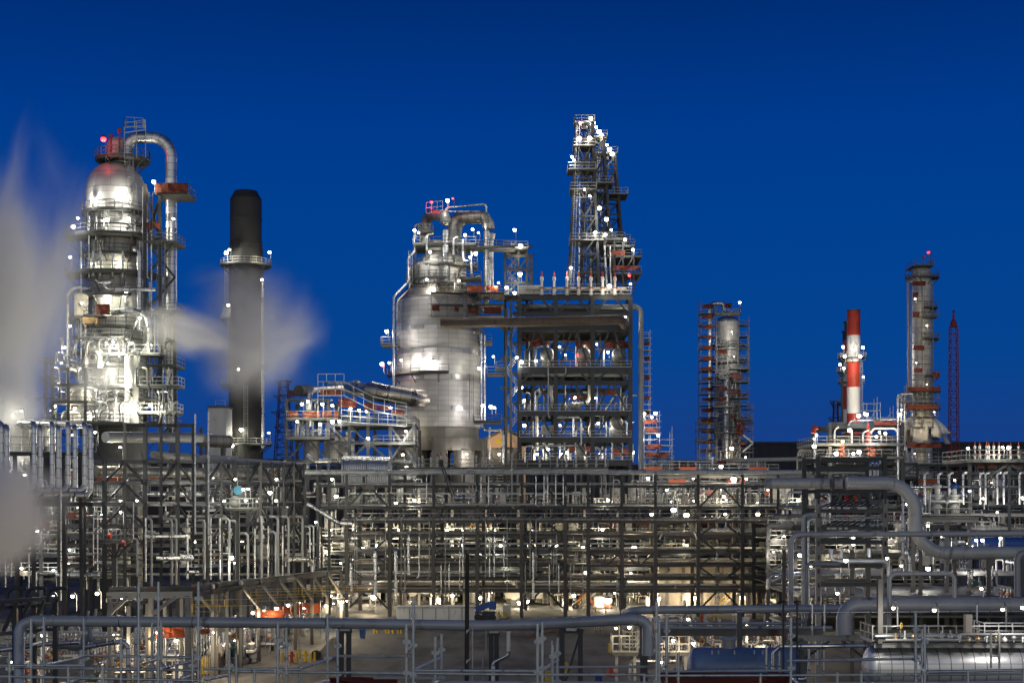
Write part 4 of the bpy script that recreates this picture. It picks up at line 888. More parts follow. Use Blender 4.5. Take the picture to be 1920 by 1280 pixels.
lamp(1741, 473, YJ-3, 120, REDC, 'red beacon on top of the slender scaffolded column', 1, size=.45, red=True)
for x, y, pw in ((1716, 560, 900), (1738, 610, 900), (1718, 680, 900), (1738, 720, 900), (1715, 850, 1400), (1690, 768, 2800), (1752, 772, 1500)): lamp(x, y, YJ-9, pw, WARM, 'lamp of the work and fill set on the slender scaffolded column', 1, 'work and fill lamps on the slender column', .14)  # the strong lamp left of the torn sheeting is added to brighten it
# torn sheeting: a lumpy skirt of folds, each flap hanging to its own depth
mb = MB(); n = 72; rowsz = (783, 790, 800, 811, 822, 832); vs = []
for k in range(n):
    a = 2*PI*k/n; drop = .6+.4*math.sin(a*3+1)+.25*math.sin(a*7+2); fl = 1+.10*math.sin(a*11)+.05*math.sin(a*23+1)
    side = max(0, math.cos(a-.15))
    for j, py in enumerate(rowsz):
        f = j/(len(rowsz)-1); r = mm((23+13*math.sin(min(1, f*1.5)*PI/2)+side*16*f*f)*(1+(fl-1)*(.3+f)), YJ)
        z = zpy(783+(py-783)*(.62+.38*drop)*(.95 if side > .5 else 1), YJ)
        vs.append((cJ.x-mm(2, YJ)+r*math.cos(a), YJ+r*math.sin(a), z+RND.uniform(-.12, .12)))
m_ = len(rowsz); fs = [(k*m_+j, ((k+1) % n)*m_+j, ((k+1) % n)*m_+j+1, k*m_+j+1) for k in range(n) for j in range(m_-1) if not (j >= 3 and k % 13 in (3, 4))]
mb.add(vs, fs, True); so = solo('torn_sheeting', 'torn white plastic sheeting wrapped around the slender scaffolded column', 'sheeting', mb, 'tarp')
md = so.modifiers.new('thickness', 'SOLIDIFY'); md.thickness = .06
# ------------------------------------------------------------------ K: lattice crane boom, L: pylons, far buildings
def lattice(t, p0, p1, w0, w1, n, r, mat, name='boom'):
    p0, p1 = V(p0), V(p1)
    def c(i, f):
        w_ = (w0+(w1-w0)*f)/2; p = p0.lerp(p1, f); return p+V((((-1, 1, 1, -1)[i])*w_, ((-1, -1, 1, 1)[i])*w_, 0))
    mb = MB()
    for i in range(4): mb.quadbar(c(i, 0), c(i, 1), r*1.5)
    for k in range(n):
        for i in range(4):
            j = (i+1) % 4; a, b = (i, j) if k % 2 else (j, i)
            mb.quadbar(c(a, k/n), c(b, (k+1)/n), r); mb.quadbar(c(i, k/n), c(j, k/n), r)
    return t.part(name+'_lattice', mb, mat)
K_ = T('lattice_crane', 'red lattice crane boom standing upright far behind the plant', 'crane', P(1789, 1000, 420))
lattice(K_, P(1789, 960, 420), P(1788, 612, 420), 2.7, 2.0, 26, .13, 'lattice_red')
K_.part('boom_head', MB().lathe([(1.1, 0), (.9, 1.6), (.4, 2.2), (.25, 4.4), (.5, 4.6), (.2, 5)], P(1788, 613, 420), 10), 'lattice_red')
def pylon(px, Y, pt, wide, label, arms, body=24, pb=945):
    t = T('power_pylon', label, 'pylon', P(px, pb, Y))
    lattice(t, P(px, pb, Y), P(px, pt, Y), mm(body, Y), mm(body*.42, Y), 12, .19, 'pylon', 'tower')
    for py, hw in arms:
        mb = MB()
        for s_ in (-1, 1):
            tip = P(px+s_*hw, py, Y)
            for yy in (-1, 1):
                mb.quadbar(P(px, py, Y)+V((0, yy, 0)), tip, .22); mb.quadbar(P(px+s_*4, py+11, Y)+V((0, yy, 0)), tip, .22)
            for f in (.3, .6): mb.quadbar(P(px+s_*hw*f, py, Y), P(px+s_*(4+(hw-4)*f*.7), py+11*(1-f*.7), Y), .16)
        t.part('crossarm_frame', mb, 'pylon')
pylon(92, 480, 671, 30, 'rust-brown power pylon showing beside the domed column', ((671, 28), (707, 18), (746, 28), (783, 18)))
pylon(532, 520, 712, 30, 'rust-brown power pylon between chimney and red-netted structure', ((714, 15), (742, 20), (772, 24), (800, 18)), 34, 880)
pylon(1567, 600, 752, 20, 'dark brown power pylon beside the striped chimneys', ((752, 11), (782, 14)), 17)
def shed(name, label, x0, x1, top, eave, Y, dep, mat, roof, gable=False, wins=0):
    a, b = P(x0, eave, Y), P(x1, eave, Y); t = T(name, label, 'building', V(((a.x+b.x)/2, Y+dep/2, 0)))
    zt = zpy(top, Y)
    if gable:
        mid = (a.x+b.x)/2
        vs = [(a.x, Y, 0), (b.x, Y, 0), (b.x, Y, b.z), (mid, Y, zt), (a.x, Y, a.z)]; vs += [(x, y+dep, z) for x, y, z in vs]
        t.part('wall', MB().add(vs, [(0, 1, 2, 3, 4), (9, 8, 7, 6, 5), (0, 4, 9, 5), (1, 6, 7, 2), (0, 5, 6, 1)]), mat)
        t.part('roof', MB().add([(a.x-.3, Y-.4, a.z), (mid, Y-.4, zt+.2), (b.x+.3, Y-.4, b.z), (a.x-.3, Y+dep, a.z), (mid, Y+dep, zt+.2), (b.x+.3, Y+dep, b.z), (a.x-.3, Y-.4, a.z+.4), (mid, Y-.4, zt+.7), (b.x+.3, Y-.4, b.z+.4), (a.x-.3, Y+dep, a.z+.4), (mid, Y+dep, zt+.7), (b.x+.3, Y+dep, b.z+.4)],
               [(0, 1, 7, 6), (1, 2, 8, 7), (6, 7, 10, 9), (7, 8, 11, 10), (0, 3, 4, 1), (1, 4, 5, 2), (0, 6, 9, 3), (2, 5, 11, 8)]), roof)
        t.part('door', MB().box(V((mid-1, Y-.06, zpy(839, Y)/2)), (mm(66, Y), .1, zpy(839, Y))), 'window_dark')  # dark sheet across the whole lower wall, for the dark area there
        t.part('louvre', MB().box(P(938, 827, Y)-V((0, .06, 0)), (2.2, .1, 1)), 'yellow')
    else:
        t.part('wall', MB().box(((a.x+b.x)/2, Y+dep/2, (zt)/2), (b.x-a.x, dep, zt)), mat)
        t.part('roof', MB().box(((a.x+b.x)/2, Y+dep/2, zt+.5), (b.x-a.x+1, dep+1, 1.)), roof)
        for k in range(wins): t.part('rib', MB().box((a.x+(b.x-a.x)*(k+.5)/wins, Y-.1, zt/2), (.4, .2, zt-.5)), roof)
    return t
shed('gabled_shed', 'orange-lit tan shed with gabled roof right of the huge vessel', 903, 990, 806, 829, 330, 40, 'tan_wall', 'steel_grey', True)
shed('storage_hall', 'long dark windowless hall on the skyline behind the right-hand columns', 1415, 2000, 833, 833, 520, 60, 'far_wall', 'far_wall', wins=30)
for x in (915, 945, 900): light('shed_lamp', P(x, 845, 320), 1100, WARM, .2)
# ------------------------------------------------------------------ prototypes of small plant, copied later
def proto(fn, *a):
    o = fn(*a).o; keep(o); return o
def mk_exchanger():
    t = T('heat_exchanger', '-', 'heat exchanger', (0, 0, 0))
    t.part('shell', MB().tube([(-2, 0, 1.6), (2, 0, 1.6)], .6, 18, cap=False), 'clad'); t.part('head', MB().dome(.6, (2, 0, 1.6), .3, 18, (1, 0, 0)), 'clad_dull')
    t.part('channel', MB().lathe([(.6, 0), (.72, 0), (.72, .12), (.6, .12), (.6, .7), (.72, .7), (.72, .85), (0.01, .85)], (-2, 0, 1.6), 18, axis=(-1, 0, 0)), 'cream')
    for x in (-1.2, 1.2): t.part('saddle', MB().box((x, 0, .55), (.3, .9, 1.1)), 'steel_grey')
    t.part('nozzle', MB().tube([(-1, 0, 2.1), (-1, 0, 2.9), (-1, 1.2, 2.9)], .18, 10, .4), 'clad'); t.part('nozzle', MB().cyl((1, 0, 2.1), (1, 0, 3.1), .18), 'clad')
    return t
def mk_vdrum():
    t = T('vertical_drum', '-', 'vessel', (0, 0, 0))
    t.part('shell', MB().lathe([(.9, 1.2), (.9, 4.6)], (0, 0, 0), 22), 'clad_vessel'); t.part('head', MB().dome(.9, (0, 0, 4.6), .5, 22), 'clad_dull')
    t.part('skirt', MB().lathe([(.92, 0), (.9, 1.2)], (0, 0, 0), 22), 'steel_grey'); t.part('nozzle', MB().tube([(0, 0, 5), (0, 0, 5.7), (1.3, 0, 5.7), (1.3, 0, .2)], .16, 10, .4), 'clad')
    t.part('ladder_frame', MB().ladder((-.6, -1, 0), (-.6, -1, 5), .45), 'rail'); t.part('manway', MB().lathe([(.3, 0), (.3, .25), (.4, .25), (.4, .35), (.01, .35)], (.3, -.84, 2.6), 14, axis=(.3, -1, 0)), 'clad_dull')
    return t
def mk_pump():
    t = T('pump_set', '-', 'pump', (0, 0, 0))
    t.part('plinth', MB().bevbox((0, 0, .2), (2.4, 1, .4)), 'concrete'); t.part('motor', MB().tube([(-.9, 0, .85), (.1, 0, .85)], .36, 14), 'motor_green')
    t.part('casing', MB().lathe([(.05, -.25), (.5, -.25), (.55, 0), (.5, .25), (.05, .25)], (.7, 0, .85), 16, axis=(1, 0, 0)), 'pipe_grey')
    t.part('discharge_pipe', MB().tube([(.7, 0, 1.2), (.7, 0, 2.6), (.7, 1.6, 2.6)], .16, 10, .4), 'clad'); t.part('suction_pipe', MB().tube([(.95, 0, .85), (1.8, 0, .85), (1.8, 0, 2.2)], .18, 10, .4), 'clad')
    return t
def mk_manifold():
    t = T('valve_manifold', '-', 'valves', (0, 0, 0))
    t.part('header', MB().tube([(-2.2, 0, .9), (2.2, 0, .9)], .17, 10), 'clad'); t.part('header', MB().tube([(-2.2, .2, 2.5), (2.4, .2, 2.5), (2.4, .2, 4)], .14, 10, .4), 'pipe_grey')
    for k in range(4):
        x = -1.65+1.1*k
        t.part('branch', MB().tube([(x, 0, 0), (x, 0, 2.5)], .1, 8), 'clad')
        v = t.part('valve', MB().ball((x, 0, 1.7), .24, 8).cyl((x, 0, 1.7), (x, -.5, 1.7), .06, 6), 'white' if k % 2 else 'orange')
        t.part('handwheel', MB().tube([V((x+.28*math.cos(a*PI/4), -.5, 1.7+.28*math.sin(a*PI/4))) for a in range(9)], .035, 5), 'red' if k % 2 else 'yellow', v)
    return t
def mk_platform():
    t = T('steel_platform', '-', 'platform', (0, 0, 0))
    t.part('deck', MB().box((0, 0, 2.6), (4.4, 2, .16)), 'grating'); t.part('railing_frame', MB().rail([(-2.2, -1, 2.68), (2.2, -1, 2.68), (2.2, 1, 2.68), (-2.2, 1, 2.68)], 1.1, .07, 1.1, True), 'rail')
    for x in (-2, 2):
        for y in (-.8, .8): t.part('leg', MB().ibeam((x, y, 0), (x, y, 2.5), .2, .2), 'steel_light')
    t.part('ladder_frame', MB().ladder((1.2, -1.05, 0), (1.2, -1.05, 3.6), .5), 'rail'); return t
def mk_panel():
    t = T('junction_cabinet', '-', 'cabinet', (0, 0, 0))
    t.part('housing', MB().bevbox((0, 0, 1.5), (1.2, .5, 1.7), .05), 'cream'); t.part('door', MB().bevbox((0, -.27, 1.5), (1.05, .05, 1.5), .02), 'white'); t.part('handle', MB().box((.4, -.31, 1.5), (.06, .05, .3)), 'steel_grey')
    for x in (-.45, .45): t.part('leg', MB().box((x, 0, .33), (.1, .1, .66)), 'steel_grey')
    return t
def mk_spool():
    t = T('pipe_spool', '-', 'pipe', (0, 0, 0))
    t.part('pipe_run', MB().tube([(-1.6, 0, 0), (-1.6, 0, 2.2), (1.2, 0, 2.2), (1.2, 0, 4.2)], .2, 12, .6), 'clad'); t.part('pipe_run', MB().tube([(-1.0, .3, 0), (-1.0, .3, 1.5), (1.9, .3, 1.5), (1.9, .3, 0)], .15, 10, .5), 'white')
    t.part('flange', MB().lathe([(.1, 0), (.34, 0), (.34, .12), (.1, .12)], (-1.6, 0, 1.0), 12), 'steel_grey'); t.part('flange', MB().lathe([(.1, 0), (.34, 0), (.34, .12), (.1, .12)], (1.2, 0, 3.2), 12), 'steel_grey'); return t
def mk_filter():
    t = T('filter_pot', '-', 'filter', (0, 0, 0))
    t.part('pot', MB().lathe([(.5, .6), (.55, .9), (.55, 2.2), (.7, 2.2), (.7, 2.35), (.5, 2.5), (.01, 2.6)], (0, 0, 0), 18), 'white')
    for k in range(3): a = k*2*PI/3; t.part('leg', MB().quadbar((.45*math.cos(a), .45*math.sin(a), .8), (.55*math.cos(a), .55*math.sin(a), 0), .1), 'steel_grey')
    t.part('inlet_pipe', MB().tube([(-.5, 0, 1.5), (-1.5, 0, 1.5), (-1.5, 0, 4)], .15, 10, .4), 'clad'); t.part('gauge', MB().lathe([(.01, 0), (.16, 0), (.16, .06), (.01, .06)], (.2, -.6, 1.8), 12, axis=(0, -1, 0)), 'steel_light'); return t
def mk_netbay():
    t = T('netted_scaffold', '-', 'scaffold', (0, 0, 0))
    for x in (-1.8, 0, 1.8):
        for y in (0, 1.2): t.part('standard', MB().cyl((x, y, 0), (x, y, 4.4), .045, 6), 'galv')
    for z in (1.2, 2.2, 3.2):
        for y in (0, 1.2): t.part('ledger', MB().cyl((-2, y, z), (2, y, z), .04, 6), 'galv')
    t.part('board', MB().box((0, .6, 2.1), (3.8, 1.1, .06)), 'wood'); t.part('net', MB().box((0, -.1, 2.75), (3.7, .04, .95)), 'orange'); return t
def mk_stairs():
    t = T('steel_stair', '-', 'stairs', (0, 0, 0))
    for y in (-.5, .5): t.part('stringer', MB().quadbar((-1.6, y, 0), (1.6, y, 3), .06, .28), 'steel_light')
    t.part('tread_grating', (lambda mb: [mb.box((-1.6+3.2*(k+.5)/13, 0, 3*(k+.5)/13), (.28, .95, .05)) for k in range(13)] and mb)(MB()), 'grating')
    t.part('railing_frame', MB().rail([(-1.6, -.5, 0), (1.6, -.5, 3)], 1.05, .06, 1), 'yellow'); return t
PR = {k: proto(f) for k, f in dict(exchanger=mk_exchanger, vdrum=mk_vdrum, pump=mk_pump, manifold=mk_manifold, platform=mk_platform, panel=mk_panel, spool=mk_spool, filter=mk_filter, netbay=mk_netbay, stairs=mk_stairs).items()}
WHAT = dict(exchanger='silver exchanger on saddles', vdrum='upright clad drum', pump='pump with green motor', manifold='valve header with handwheels', platform='small railed steel platform', panel='cream cabinet', spool='looped silver pipes', filter='white filter pot', netbay='scaffold with orange net', stairs='steel stair')
BAYS = (575, 650, 731, 813, 895, 978, 1060, 1103, 1166, 1229, 1309, 1392, 1459, 1540)
def where(px, py):
    tier = 'above the long rack' if py < 890 else 'at the rack top' if py < 955 else 'in the upper rack tier' if py < 1006 else 'in the middle rack tier' if py < 1036 else 'in the lower rack tier' if py < 1086 else 'on the ground'
    if px < 575: return {'above the long rack': 'above the left rack'}.get(tier, tier).replace('the rack', 'the left rack').replace(' rack tier', ' tier of the left rack').replace('left left', 'left')
    if px > 1540: return tier.replace('long rack', 'box-column rack')
    for k in range(len(BAYS)-1):
        if BAYS[k] <= px < BAYS[k+1]: return tier+f', {ORD[k]} bay of long rack' if 'long' not in tier else f'above the {ORD[k]} bay of the long rack'
    return tier
for o in PR.values(): o.hide_render = False
USED = set()
def put(kind, px, py, Y, rz=0., sc=1., lab=None):
    """stand one of the prototypes at the pixel of its base"""
    o = PR[kind]; loc = P(px, py, Y); text = lab or f'{WHAT[kind]} {where(px, py)}'
    grp = WHAT[kind]+'s in the plant'
    if kind not in USED:
        USED.add(kind); o.location = loc; o.rotation_euler = (0, 0, rz); o.scale = (sc,)*3 if isinstance(sc, (int, float)) else sc; o['label'] = text; o['group'] = grp; return o
    return dup(o, loc, rz, sc, text, grp)

# ------------------------------------------------------------------ the long central pipe rack
YR = 186
Rk = T('pipe_rack', 'long multi-storey pipe rack of grey columns across the middle', 'pipe rack', V((P(1050, 0, YR).x, YR+5, 0)))
ZT = zpy(953, YR)
xr = lambda px: mm(px-CX, YR)
RC = (650, 731, 813, 895, 978, 1060, 1103, 1166, 1229, 1309, 1392, 1459, 1530)
for px in RC:
    Rk.part('column', MB().bevbox((xr(px), YR, ZT/2), (.5, .55, ZT), .05), 'fireproof')
    Rk.part('column', MB().bevbox((xr(px)+.6, YR+11, ZT/2), (.5, .55, ZT), .05), 'fireproof')
    for dx, yy in ((0, YR), (1.1, YR+11)): Rk.part('upper_column', MB().ibeam((xr(px)+dx, yy, ZT), (xr(px)+dx, yy, zpy(889, YR)), .34, .34), 'steel_dark')
for px in (590, 612): Rk.part('upper_column', MB().ibeam((xr(px), YR+3, 0), (xr(px), YR+3, zpy(890, YR)), .34, .34), 'steel_dark')
LV = (911, 951.5, 978, 1005, 1035, 1060, 1085, 1108)
for i, py in enumerate(LV):
    z = zpy(py, YR)
    for yy in (YR-.02, YR+5.5, YR+11): Rk.part('beam', MB().ibeam((xr(586 if py < 960 else 650), yy, z), (xr(1530), yy, z), .25, .24 if i < 2 else .32), 'steel_dark' if i < 2 else 'fireproof')
    for px in RC: Rk.part('cross_beam', MB().ibeam((xr(px), YR+.3, z-.06), (xr(px)+.6, YR+10.7, z-.06), .25, .36), 'steel_dark')
def xb(p, q, mat='steel_dark', w_=.24, yy=YR-.05): Rk.part('brace', MB().ibeam(P(*p, YR)+V((0, yy-YR, 0)), P(*q, YR)+V((0, yy-YR, 0)), w_, w_), mat)
for a, b in ((650, 731), (978, 1060), (1309, 1392)):
    c = (a+b)/2
    xb((c-5, 914), (a+3, 950)); xb((c+5, 914), (b-3, 950)); xb((a+4, 955), (c-12, 974)); xb((b-4, 955), (c+12, 974))
    xb((c-9, 982), (a+4, 1003)); xb((c+9, 982), (b-4, 1003)); xb((a+4, 1008), (c-10, 1031)); xb((b-4, 1008), (c+10, 1031))
    xb((c-9, 1039), (a+4, 1058)); xb((c+9, 1039), (b-4, 1058)); xb((a+4, 1063), (c-10, 1083)); xb((b-4, 1063), (c+10, 1083)); xb((c-8, 1110), (a+4, 1140)); xb((c+8, 1110), (b-4, 1140))
    for y in (912, 976, 1034, 1084): Rk.part('gusset_plate', MB().box(P(c, y, YR)-V((0, .22, 0)), (1.5, .05, .55)), 'steel_grey')
for a, b in ((1103, 1166), (1166, 1229)):
    c = (a+b)/2
    for y0, y1 in ((952, 977), (1036, 1059)):
        xb((a+3, y0), (c-3, y1), 'fireproof', .22); xb((b-3, y0), (c+3, y1), 'fireproof', .22); xb((c, y0), (c, y1), 'fireproof', .2)
# pipes lying along the rack
k = 0
def longpipe(py, d, x0, x1, Y, mat, lab): pxpipe(lab, [(x0, py), (x1, py)], d, Y, mat, n=12, name='rack_pipe')
longpipe(885, 9, 572, 1522, YR+.5, 'pipe_blue', 'thick grey pipe along the very top of the long rack')
longpipe(893, 7, 1235, 1530, YR+6, 'pipe_grey', 'second grey pipe just below the top pipe of the long rack')
TIERN = {906: 'top tier', 948: 'top tier', 975: 'second tier', 1002: 'third tier', 1032: 'fourth tier', 1057: 'fifth tier', 1082: 'sixth tier', 1105: 'lowest tier'}
MATN = {'clad': 'bright silver', 'clad_dull': 'dull banded', 'pipe_grey': 'painted grey', 'pipe_blue': 'bluish', 'pipe_brown': 'brown'}
for beam, lst in ((911, ((2.2, 'pipe_blue', 0), (4, 'pipe_grey', 3), (3, 'clad', 7))), (951.5, ((4, 'pipe_blue', 2), (2, 'clad', 4), (3, 'pipe_grey', 8), (5, 'clad_dull', 9.5))), (978, ((2, 'clad', -.4), (6, 'clad_dull', 1.2), (4, 'pipe_grey', 4), (5, 'clad_dull', 8))),
                  (1005, ((5, 'clad_dull', .9), (3, 'clad', 3), (5, 'clad_dull', 6), (3, 'pipe_brown', 9))), (1035, ((4.5, 'clad_dull', .8), (3.5, 'pipe_brown', 2.6), (5, 'clad_dull', 5), (3, 'clad', 8.5))), (1060, ((6, 'clad_dull', 1), (3, 'clad', 3), (4, 'pipe_brown', 6.5), (6, 'clad_dull', 9))), (1085, ((5, 'clad_dull', 1), (4, 'pipe_brown', 3.2), (3, 'clad', 6))), (1108, ((3, 'pipe_grey', 1), (4, 'pipe_brown', 4)))):
    for d, mat, dy in lst:
        z = zpy(beam, YR)+.24+mm(d, YR)/2; Y = YR+dy; a = xr(RND.choice((590, 650, 655))-4 if beam < 960 else 640); b = xr(RND.choice((1520, 1480, 1530)))
        tier = {911: 'top', 951.5: 'second', 978: 'third', 1005: 'fourth', 1035: 'fifth', 1060: 'sixth', 1085: 'seventh', 1108: 'lowest'}[beam]
        place = 'along its front edge' if dy < 1.5 else 'near its front' if dy < 4.5 else 'in its middle' if dy < 7.5 else 'along its back'
        pipe(f'{MATN[mat]} pipe on the {tier} tier of the long rack, {place}', [(a, Y, z), (b, Y, z)], mm(d, YR)/2, mat, n=10, name='rack_pipe')
longpipe(962, 1.6, 650, 1450, YR-.6, 'clad', 'thin bright tube clipped below the second tier of the long rack')
longpipe(945, 3.5, 832, 1005, YR-.5, 'pipe_blue', 'short blue-shining pipe at second tier, in front of bays four to six')
longpipe(1041.5, 2.6, 900, 964, YR-.8, 'clad', 'short gleaming pipe stub outside the fifth bay')
longpipe(1042, 2.6, 1238, 1298, YR-.8, 'clad', 'short gleaming pipe stub outside the tenth bay')
pxpipe('gleaming pipe loop bent down at both ends outside the tenth bay', [(1236, 1012), (1243, 996), (1300, 996), (1307, 1010)], 3.2, YR-.9, 'clad')
pxpipe('straight gleaming pipe below the loop of the tenth bay', [(1238, 1028), (1300, 1028)], 2.8, YR-.9, 'clad')
pxpipe('sloping silver pipe leaning between left rack and long rack', [(575, 944), (584, 948), (636, 980), (660, 981)], 8, YR-1, 'clad', n=14)
# upright pipes standing against its face
ups = ((658, 1051, 1108, 6), (704, 1029, 1115, 7.5), (742, 1028, 1113, 6.5), (766, 998, 1077, 4.6), (1000, 1030, 1122, 5), (704, 1002, 1028, 2.2), (665, 973, 1098, 1.6), (669, 975, 1100, 1.6), (723, 973, 1082, 1.4), (752, 971, 1106, 1.4), (759, 1030, 1106, 2), (786, 1002, 1080, 2.6), (805, 973, 1082, 1.8), (827, 1056, 1112, 2.2), (835, 972, 1116, 1.8), (842, 1056, 1106, 2.6), (862, 1031, 1104, 2.4), (868, 1001, 1080, 3), (878, 1031, 1100, 1.4), (910, 974, 1082, 1.5), (918, 1002, 1081, 3), (927, 1002, 1081, 3), (945, 1002, 1081, 3), (951, 972, 1108, 1.7), (956, 1056, 1082, 1.4), (985, 1056, 1112, 1.8), (994, 973, 1083, 2), (1005, 972, 1082, 1.8), (1030, 1056, 1108, 2.2), (1034, 1031, 1056, 1.8), (1038, 1031, 1082, 1.8), (1041, 1031, 1057, 1.8), (1044, 1003, 1086, 1.8), (1048, 1056, 1110, 2.4), (1070, 1056, 1110, 2), (1076, 1056, 1082, 1.8), (1093, 1002, 1136, 1.7), (1128, 892, 950, 2), (1136, 892, 948, 2), (1150, 892, 946, 1.8), (800, 890, 945, 2.2), (886, 890, 945, 1.8), (902, 890, 943, 2.2), (916, 890, 946, 2.4), (960, 850, 950, 2), (1005, 890, 946, 2.2), (1020, 890, 948, 2.2), (1027, 890, 944, 2.2), (1042, 890, 948, 2.2), (1056, 890, 946, 2.2), (1079, 890, 945, 2), (1262, 922, 968, 2.6), (1270, 922, 968, 2.6))
for px, a, b, d in ups:
    thick = 'stout banded' if d > 4 else 'silver' if d >= 2.2 else 'hair-thin'
    tier = 'upper storey' if a < 960 else 'face'
    i = max(j for j in range(len(BAYS)-1) if BAYS[j] <= px)
    r = mm(d, YR)/2; hook = RND.random()
    pts = [P(px, a, YR-.75)+V((0, 1.1, 0)), P(px, a, YR-.75), P(px, b, YR-.75)]
    if hook < .4 and d < 3: pts.append(P(px+(5 if hook < .2 else -5), b+3, YR-.75))
    pipe(f'{thick} upright pipe on the {tier} of the long rack, {ORD[i]} bay', pts, r, 'clad' if d > 2 else 'rail', max(r*3, .25), group='upright pipes on the long rack', name='upright_pipe')

for px in (668, 690, 744, 752, 800, 806, 826, 834, 876, 884, 908, 916, 934, 942, 990, 998, 1010, 1318, 1330, 1345, 1360):
    pipe('short slanted drain stub under the second tier of the long rack', [P(px, 973, YR-.4), P(px+7, 965, YR+.6)], mm(1.6, YR)/2, 'clad', 0, 8, 'slanted drain stubs of the long rack', 'drain_stub')
for py, x0, x1 in ((926, 655, 1100), (1020, 820, 1220), (1073, 660, 975), (1097, 1000, 1450), (994, 1320, 1525)):
    mb = MB().box(((xr(x0)+xr(x1))/2, YR+.9, zpy(py, YR)), (xr(x1)-xr(x0), .7, .05))
    for dy in (.55, 1.25): mb.box(((xr(x0)+xr(x1))/2, YR+dy, zpy(py, YR)+.09), (xr(x1)-xr(x0), .04, .2))
    Rk.part('cable_tray', mb, 'galv')
for k in range(60):
    px = RND.uniform(655, 1525); py = RND.choice(LV); z = zpy(py, YR); h = RND.uniform(.5, 1.3)
    Rk.part('hanger', MB().quadbar((xr(px), YR-.3, z-h), (xr(px), YR-.3, z), .09).bevbox((xr(px), YR-.3, z-h), (.34, .3, .22), .04), RND.choice(('steel_grey', 'galv', 'steel_dark', 'cream')))
# ------------------------------------------------------------------ plant seen through and behind the rack
def scatter(kinds, xs, ys, n, Ys, sc=(.8, 1.3), skip=None):
    for k in range(n):
        px = RND.uniform(*xs); py = RND.choice(ys) if isinstance(ys, tuple) else ys
        if skip and skip(px, py): continue
        put(RND.choice(kinds), px, py, RND.uniform(*Ys), RND.choice((0, 0, PI/2, PI, .3)), RND.uniform(*sc))
# the unit behind stands on two concrete-and-steel storeys
Un = T('process_unit', 'brightly lit steel floors of the process unit behind the long rack', 'steel structure', V((P(1050, 0, 222).x, 222, 0)))
for px in range(600, 1540, 62):
    for yy in (206, 236): Un.part('column', MB().ibeam((mm(px-CX, 206), yy, 0), (mm(px-CX, 206), yy, 17.2 if yy == 206 else 19.5), .34, .34), 'steel_light')
for py, lab in ((1090, ''), (1062, ''), (1033, ''), (1004, ''), (948, '')):
    z = zpy(py, 206); Un.part('floor_grating', MB().box((P(1070, 0, 206).x, 221, z), (mm(940, 206), 30, .2)), 'grating'); Un.part('edge_beam', MB().ibeam((mm(600-CX, 206), 205.8, z-.3), (mm(1540-CX, 206), 205.8, z-.3), .25, .5), 'steel_dark')
    Un.part('railing_frame', MB().rail([(mm(600-CX, 206), 205.7, z), (mm(1540-CX, 206), 205.7, z)], 1.1, .08, 1.6), 'rail')
for py in (1062, 1033, 1004, 948):
    z0 = zpy(py, 206)
    for k in range(24):
        x = mm(RND.uniform(610, 1530)-CX, 206); y = 207+RND.random()*5; h = RND.uniform(.8, 2.0); dx = RND.uniform(-2, 2)
        Un.part('branch_pipe', MB().tube([(x, y, z0), (x, y, z0+h), (x+dx, y, z0+h), (x+dx, y, z0+RND.choice((0, 2.2)))], RND.uniform(.05, .15), 8, .15), RND.choice(('white', 'cream', 'clad', 'white')))
for py in (1062, 1033, 1004, 948):
    for k in range(14):
        x0 = RND.uniform(610, 1500); w_ = RND.uniform(6, 26); z0 = zpy(py, 206)
        Un.part('lamp_catch_panel', MB().bevbox((mm(x0-CX, 206), 214+RND.random()*3, z0+.9), (mm(w_, 206), .5, 1.8), .1), RND.choice(('cream', 'white', 'clad_dull', 'cream')))  # pale panels added near the lamps to show as bright specks
kk = ('exchanger', 'vdrum', 'manifold', 'platform', 'panel', 'spool', 'filter', 'spool', 'manifold')
for k in range(13):
    x0 = 600+k*72
    for py, n in ((1090, 1), (1062, 2), (1033, 2), (1004, 2), (948, 3)): scatter(kk, (x0, x0+72), py, n, (209, 222), (.55, .85))
for k in range(15): put(RND.choice(('manifold', 'spool', 'pump', 'panel', 'exchanger', 'pump', 'filter')), 640+k*62+RND.uniform(-15, 15), 940+15*F/(207+RND.uniform(0, 12)), 207+RND.uniform(0, 6), RND.choice((0, PI/2)), RND.uniform(.8, 1.1))
for px in (1150, 1280, 1330, 1365, 1420, 1210): put('netbay', px, RND.choice((948, 1004)), 212, 0, RND.uniform(.6, .9))
for px in (1370, 1105): put('stairs', px, 1140, 200, 0, 1.)
for px, py, Y in ((690, 948, 210), (1440, 1004, 212)): put('stairs', px, py, Y, PI*.2, .9)
# deck with relief valves above the long rack
Wk = T('valve_walkway', 'railed walkway carrying a row of orange-capped valves above the long rack', 'walkway', P(900, 880, 200))
Wk.part('deck', MB().box(P(945, 878, 200), (mm(390, 200), 3, .25)), 'grating'); Wk.part('railing_frame', MB().rail([P(752, 877, 198.6), P(1140, 877, 198.6)], 1.2, .08, 1.6), 'rail')
for px in range(760, 1150, 55): Wk.part('post', MB().quadbar(P(px, 879, 200), V((P(px, 0, 200).x, 200, 0)), .3), 'steel_grey')
for px in (785, 792, 808, 820, 827, 837, 893, 905, 912, 922, 1012, 1045, 1062, 1080, 1100, 1118, 1135): relief(px, 876, 200, 1.8+RND.random()*.4, 'white valve with orange cap on the walkway above the long rack', 'relief valves above the long rack', tip='orange')
hb = T('camera_boom', 'black pivoting hose boom leaning on the walkway above the long rack', 'boom', P(848, 942, 184)); hb.part('arm', MB().quadbar(P(826, 871, 184), P(848, 930, 184), .18).quadbar(P(830, 871, 184), P(853, 930, 184), .18), 'steel_dark'); hb.part('head', MB().bevbox(P(827, 868, 184), (.6, .6, .9), .15), 'bundle')

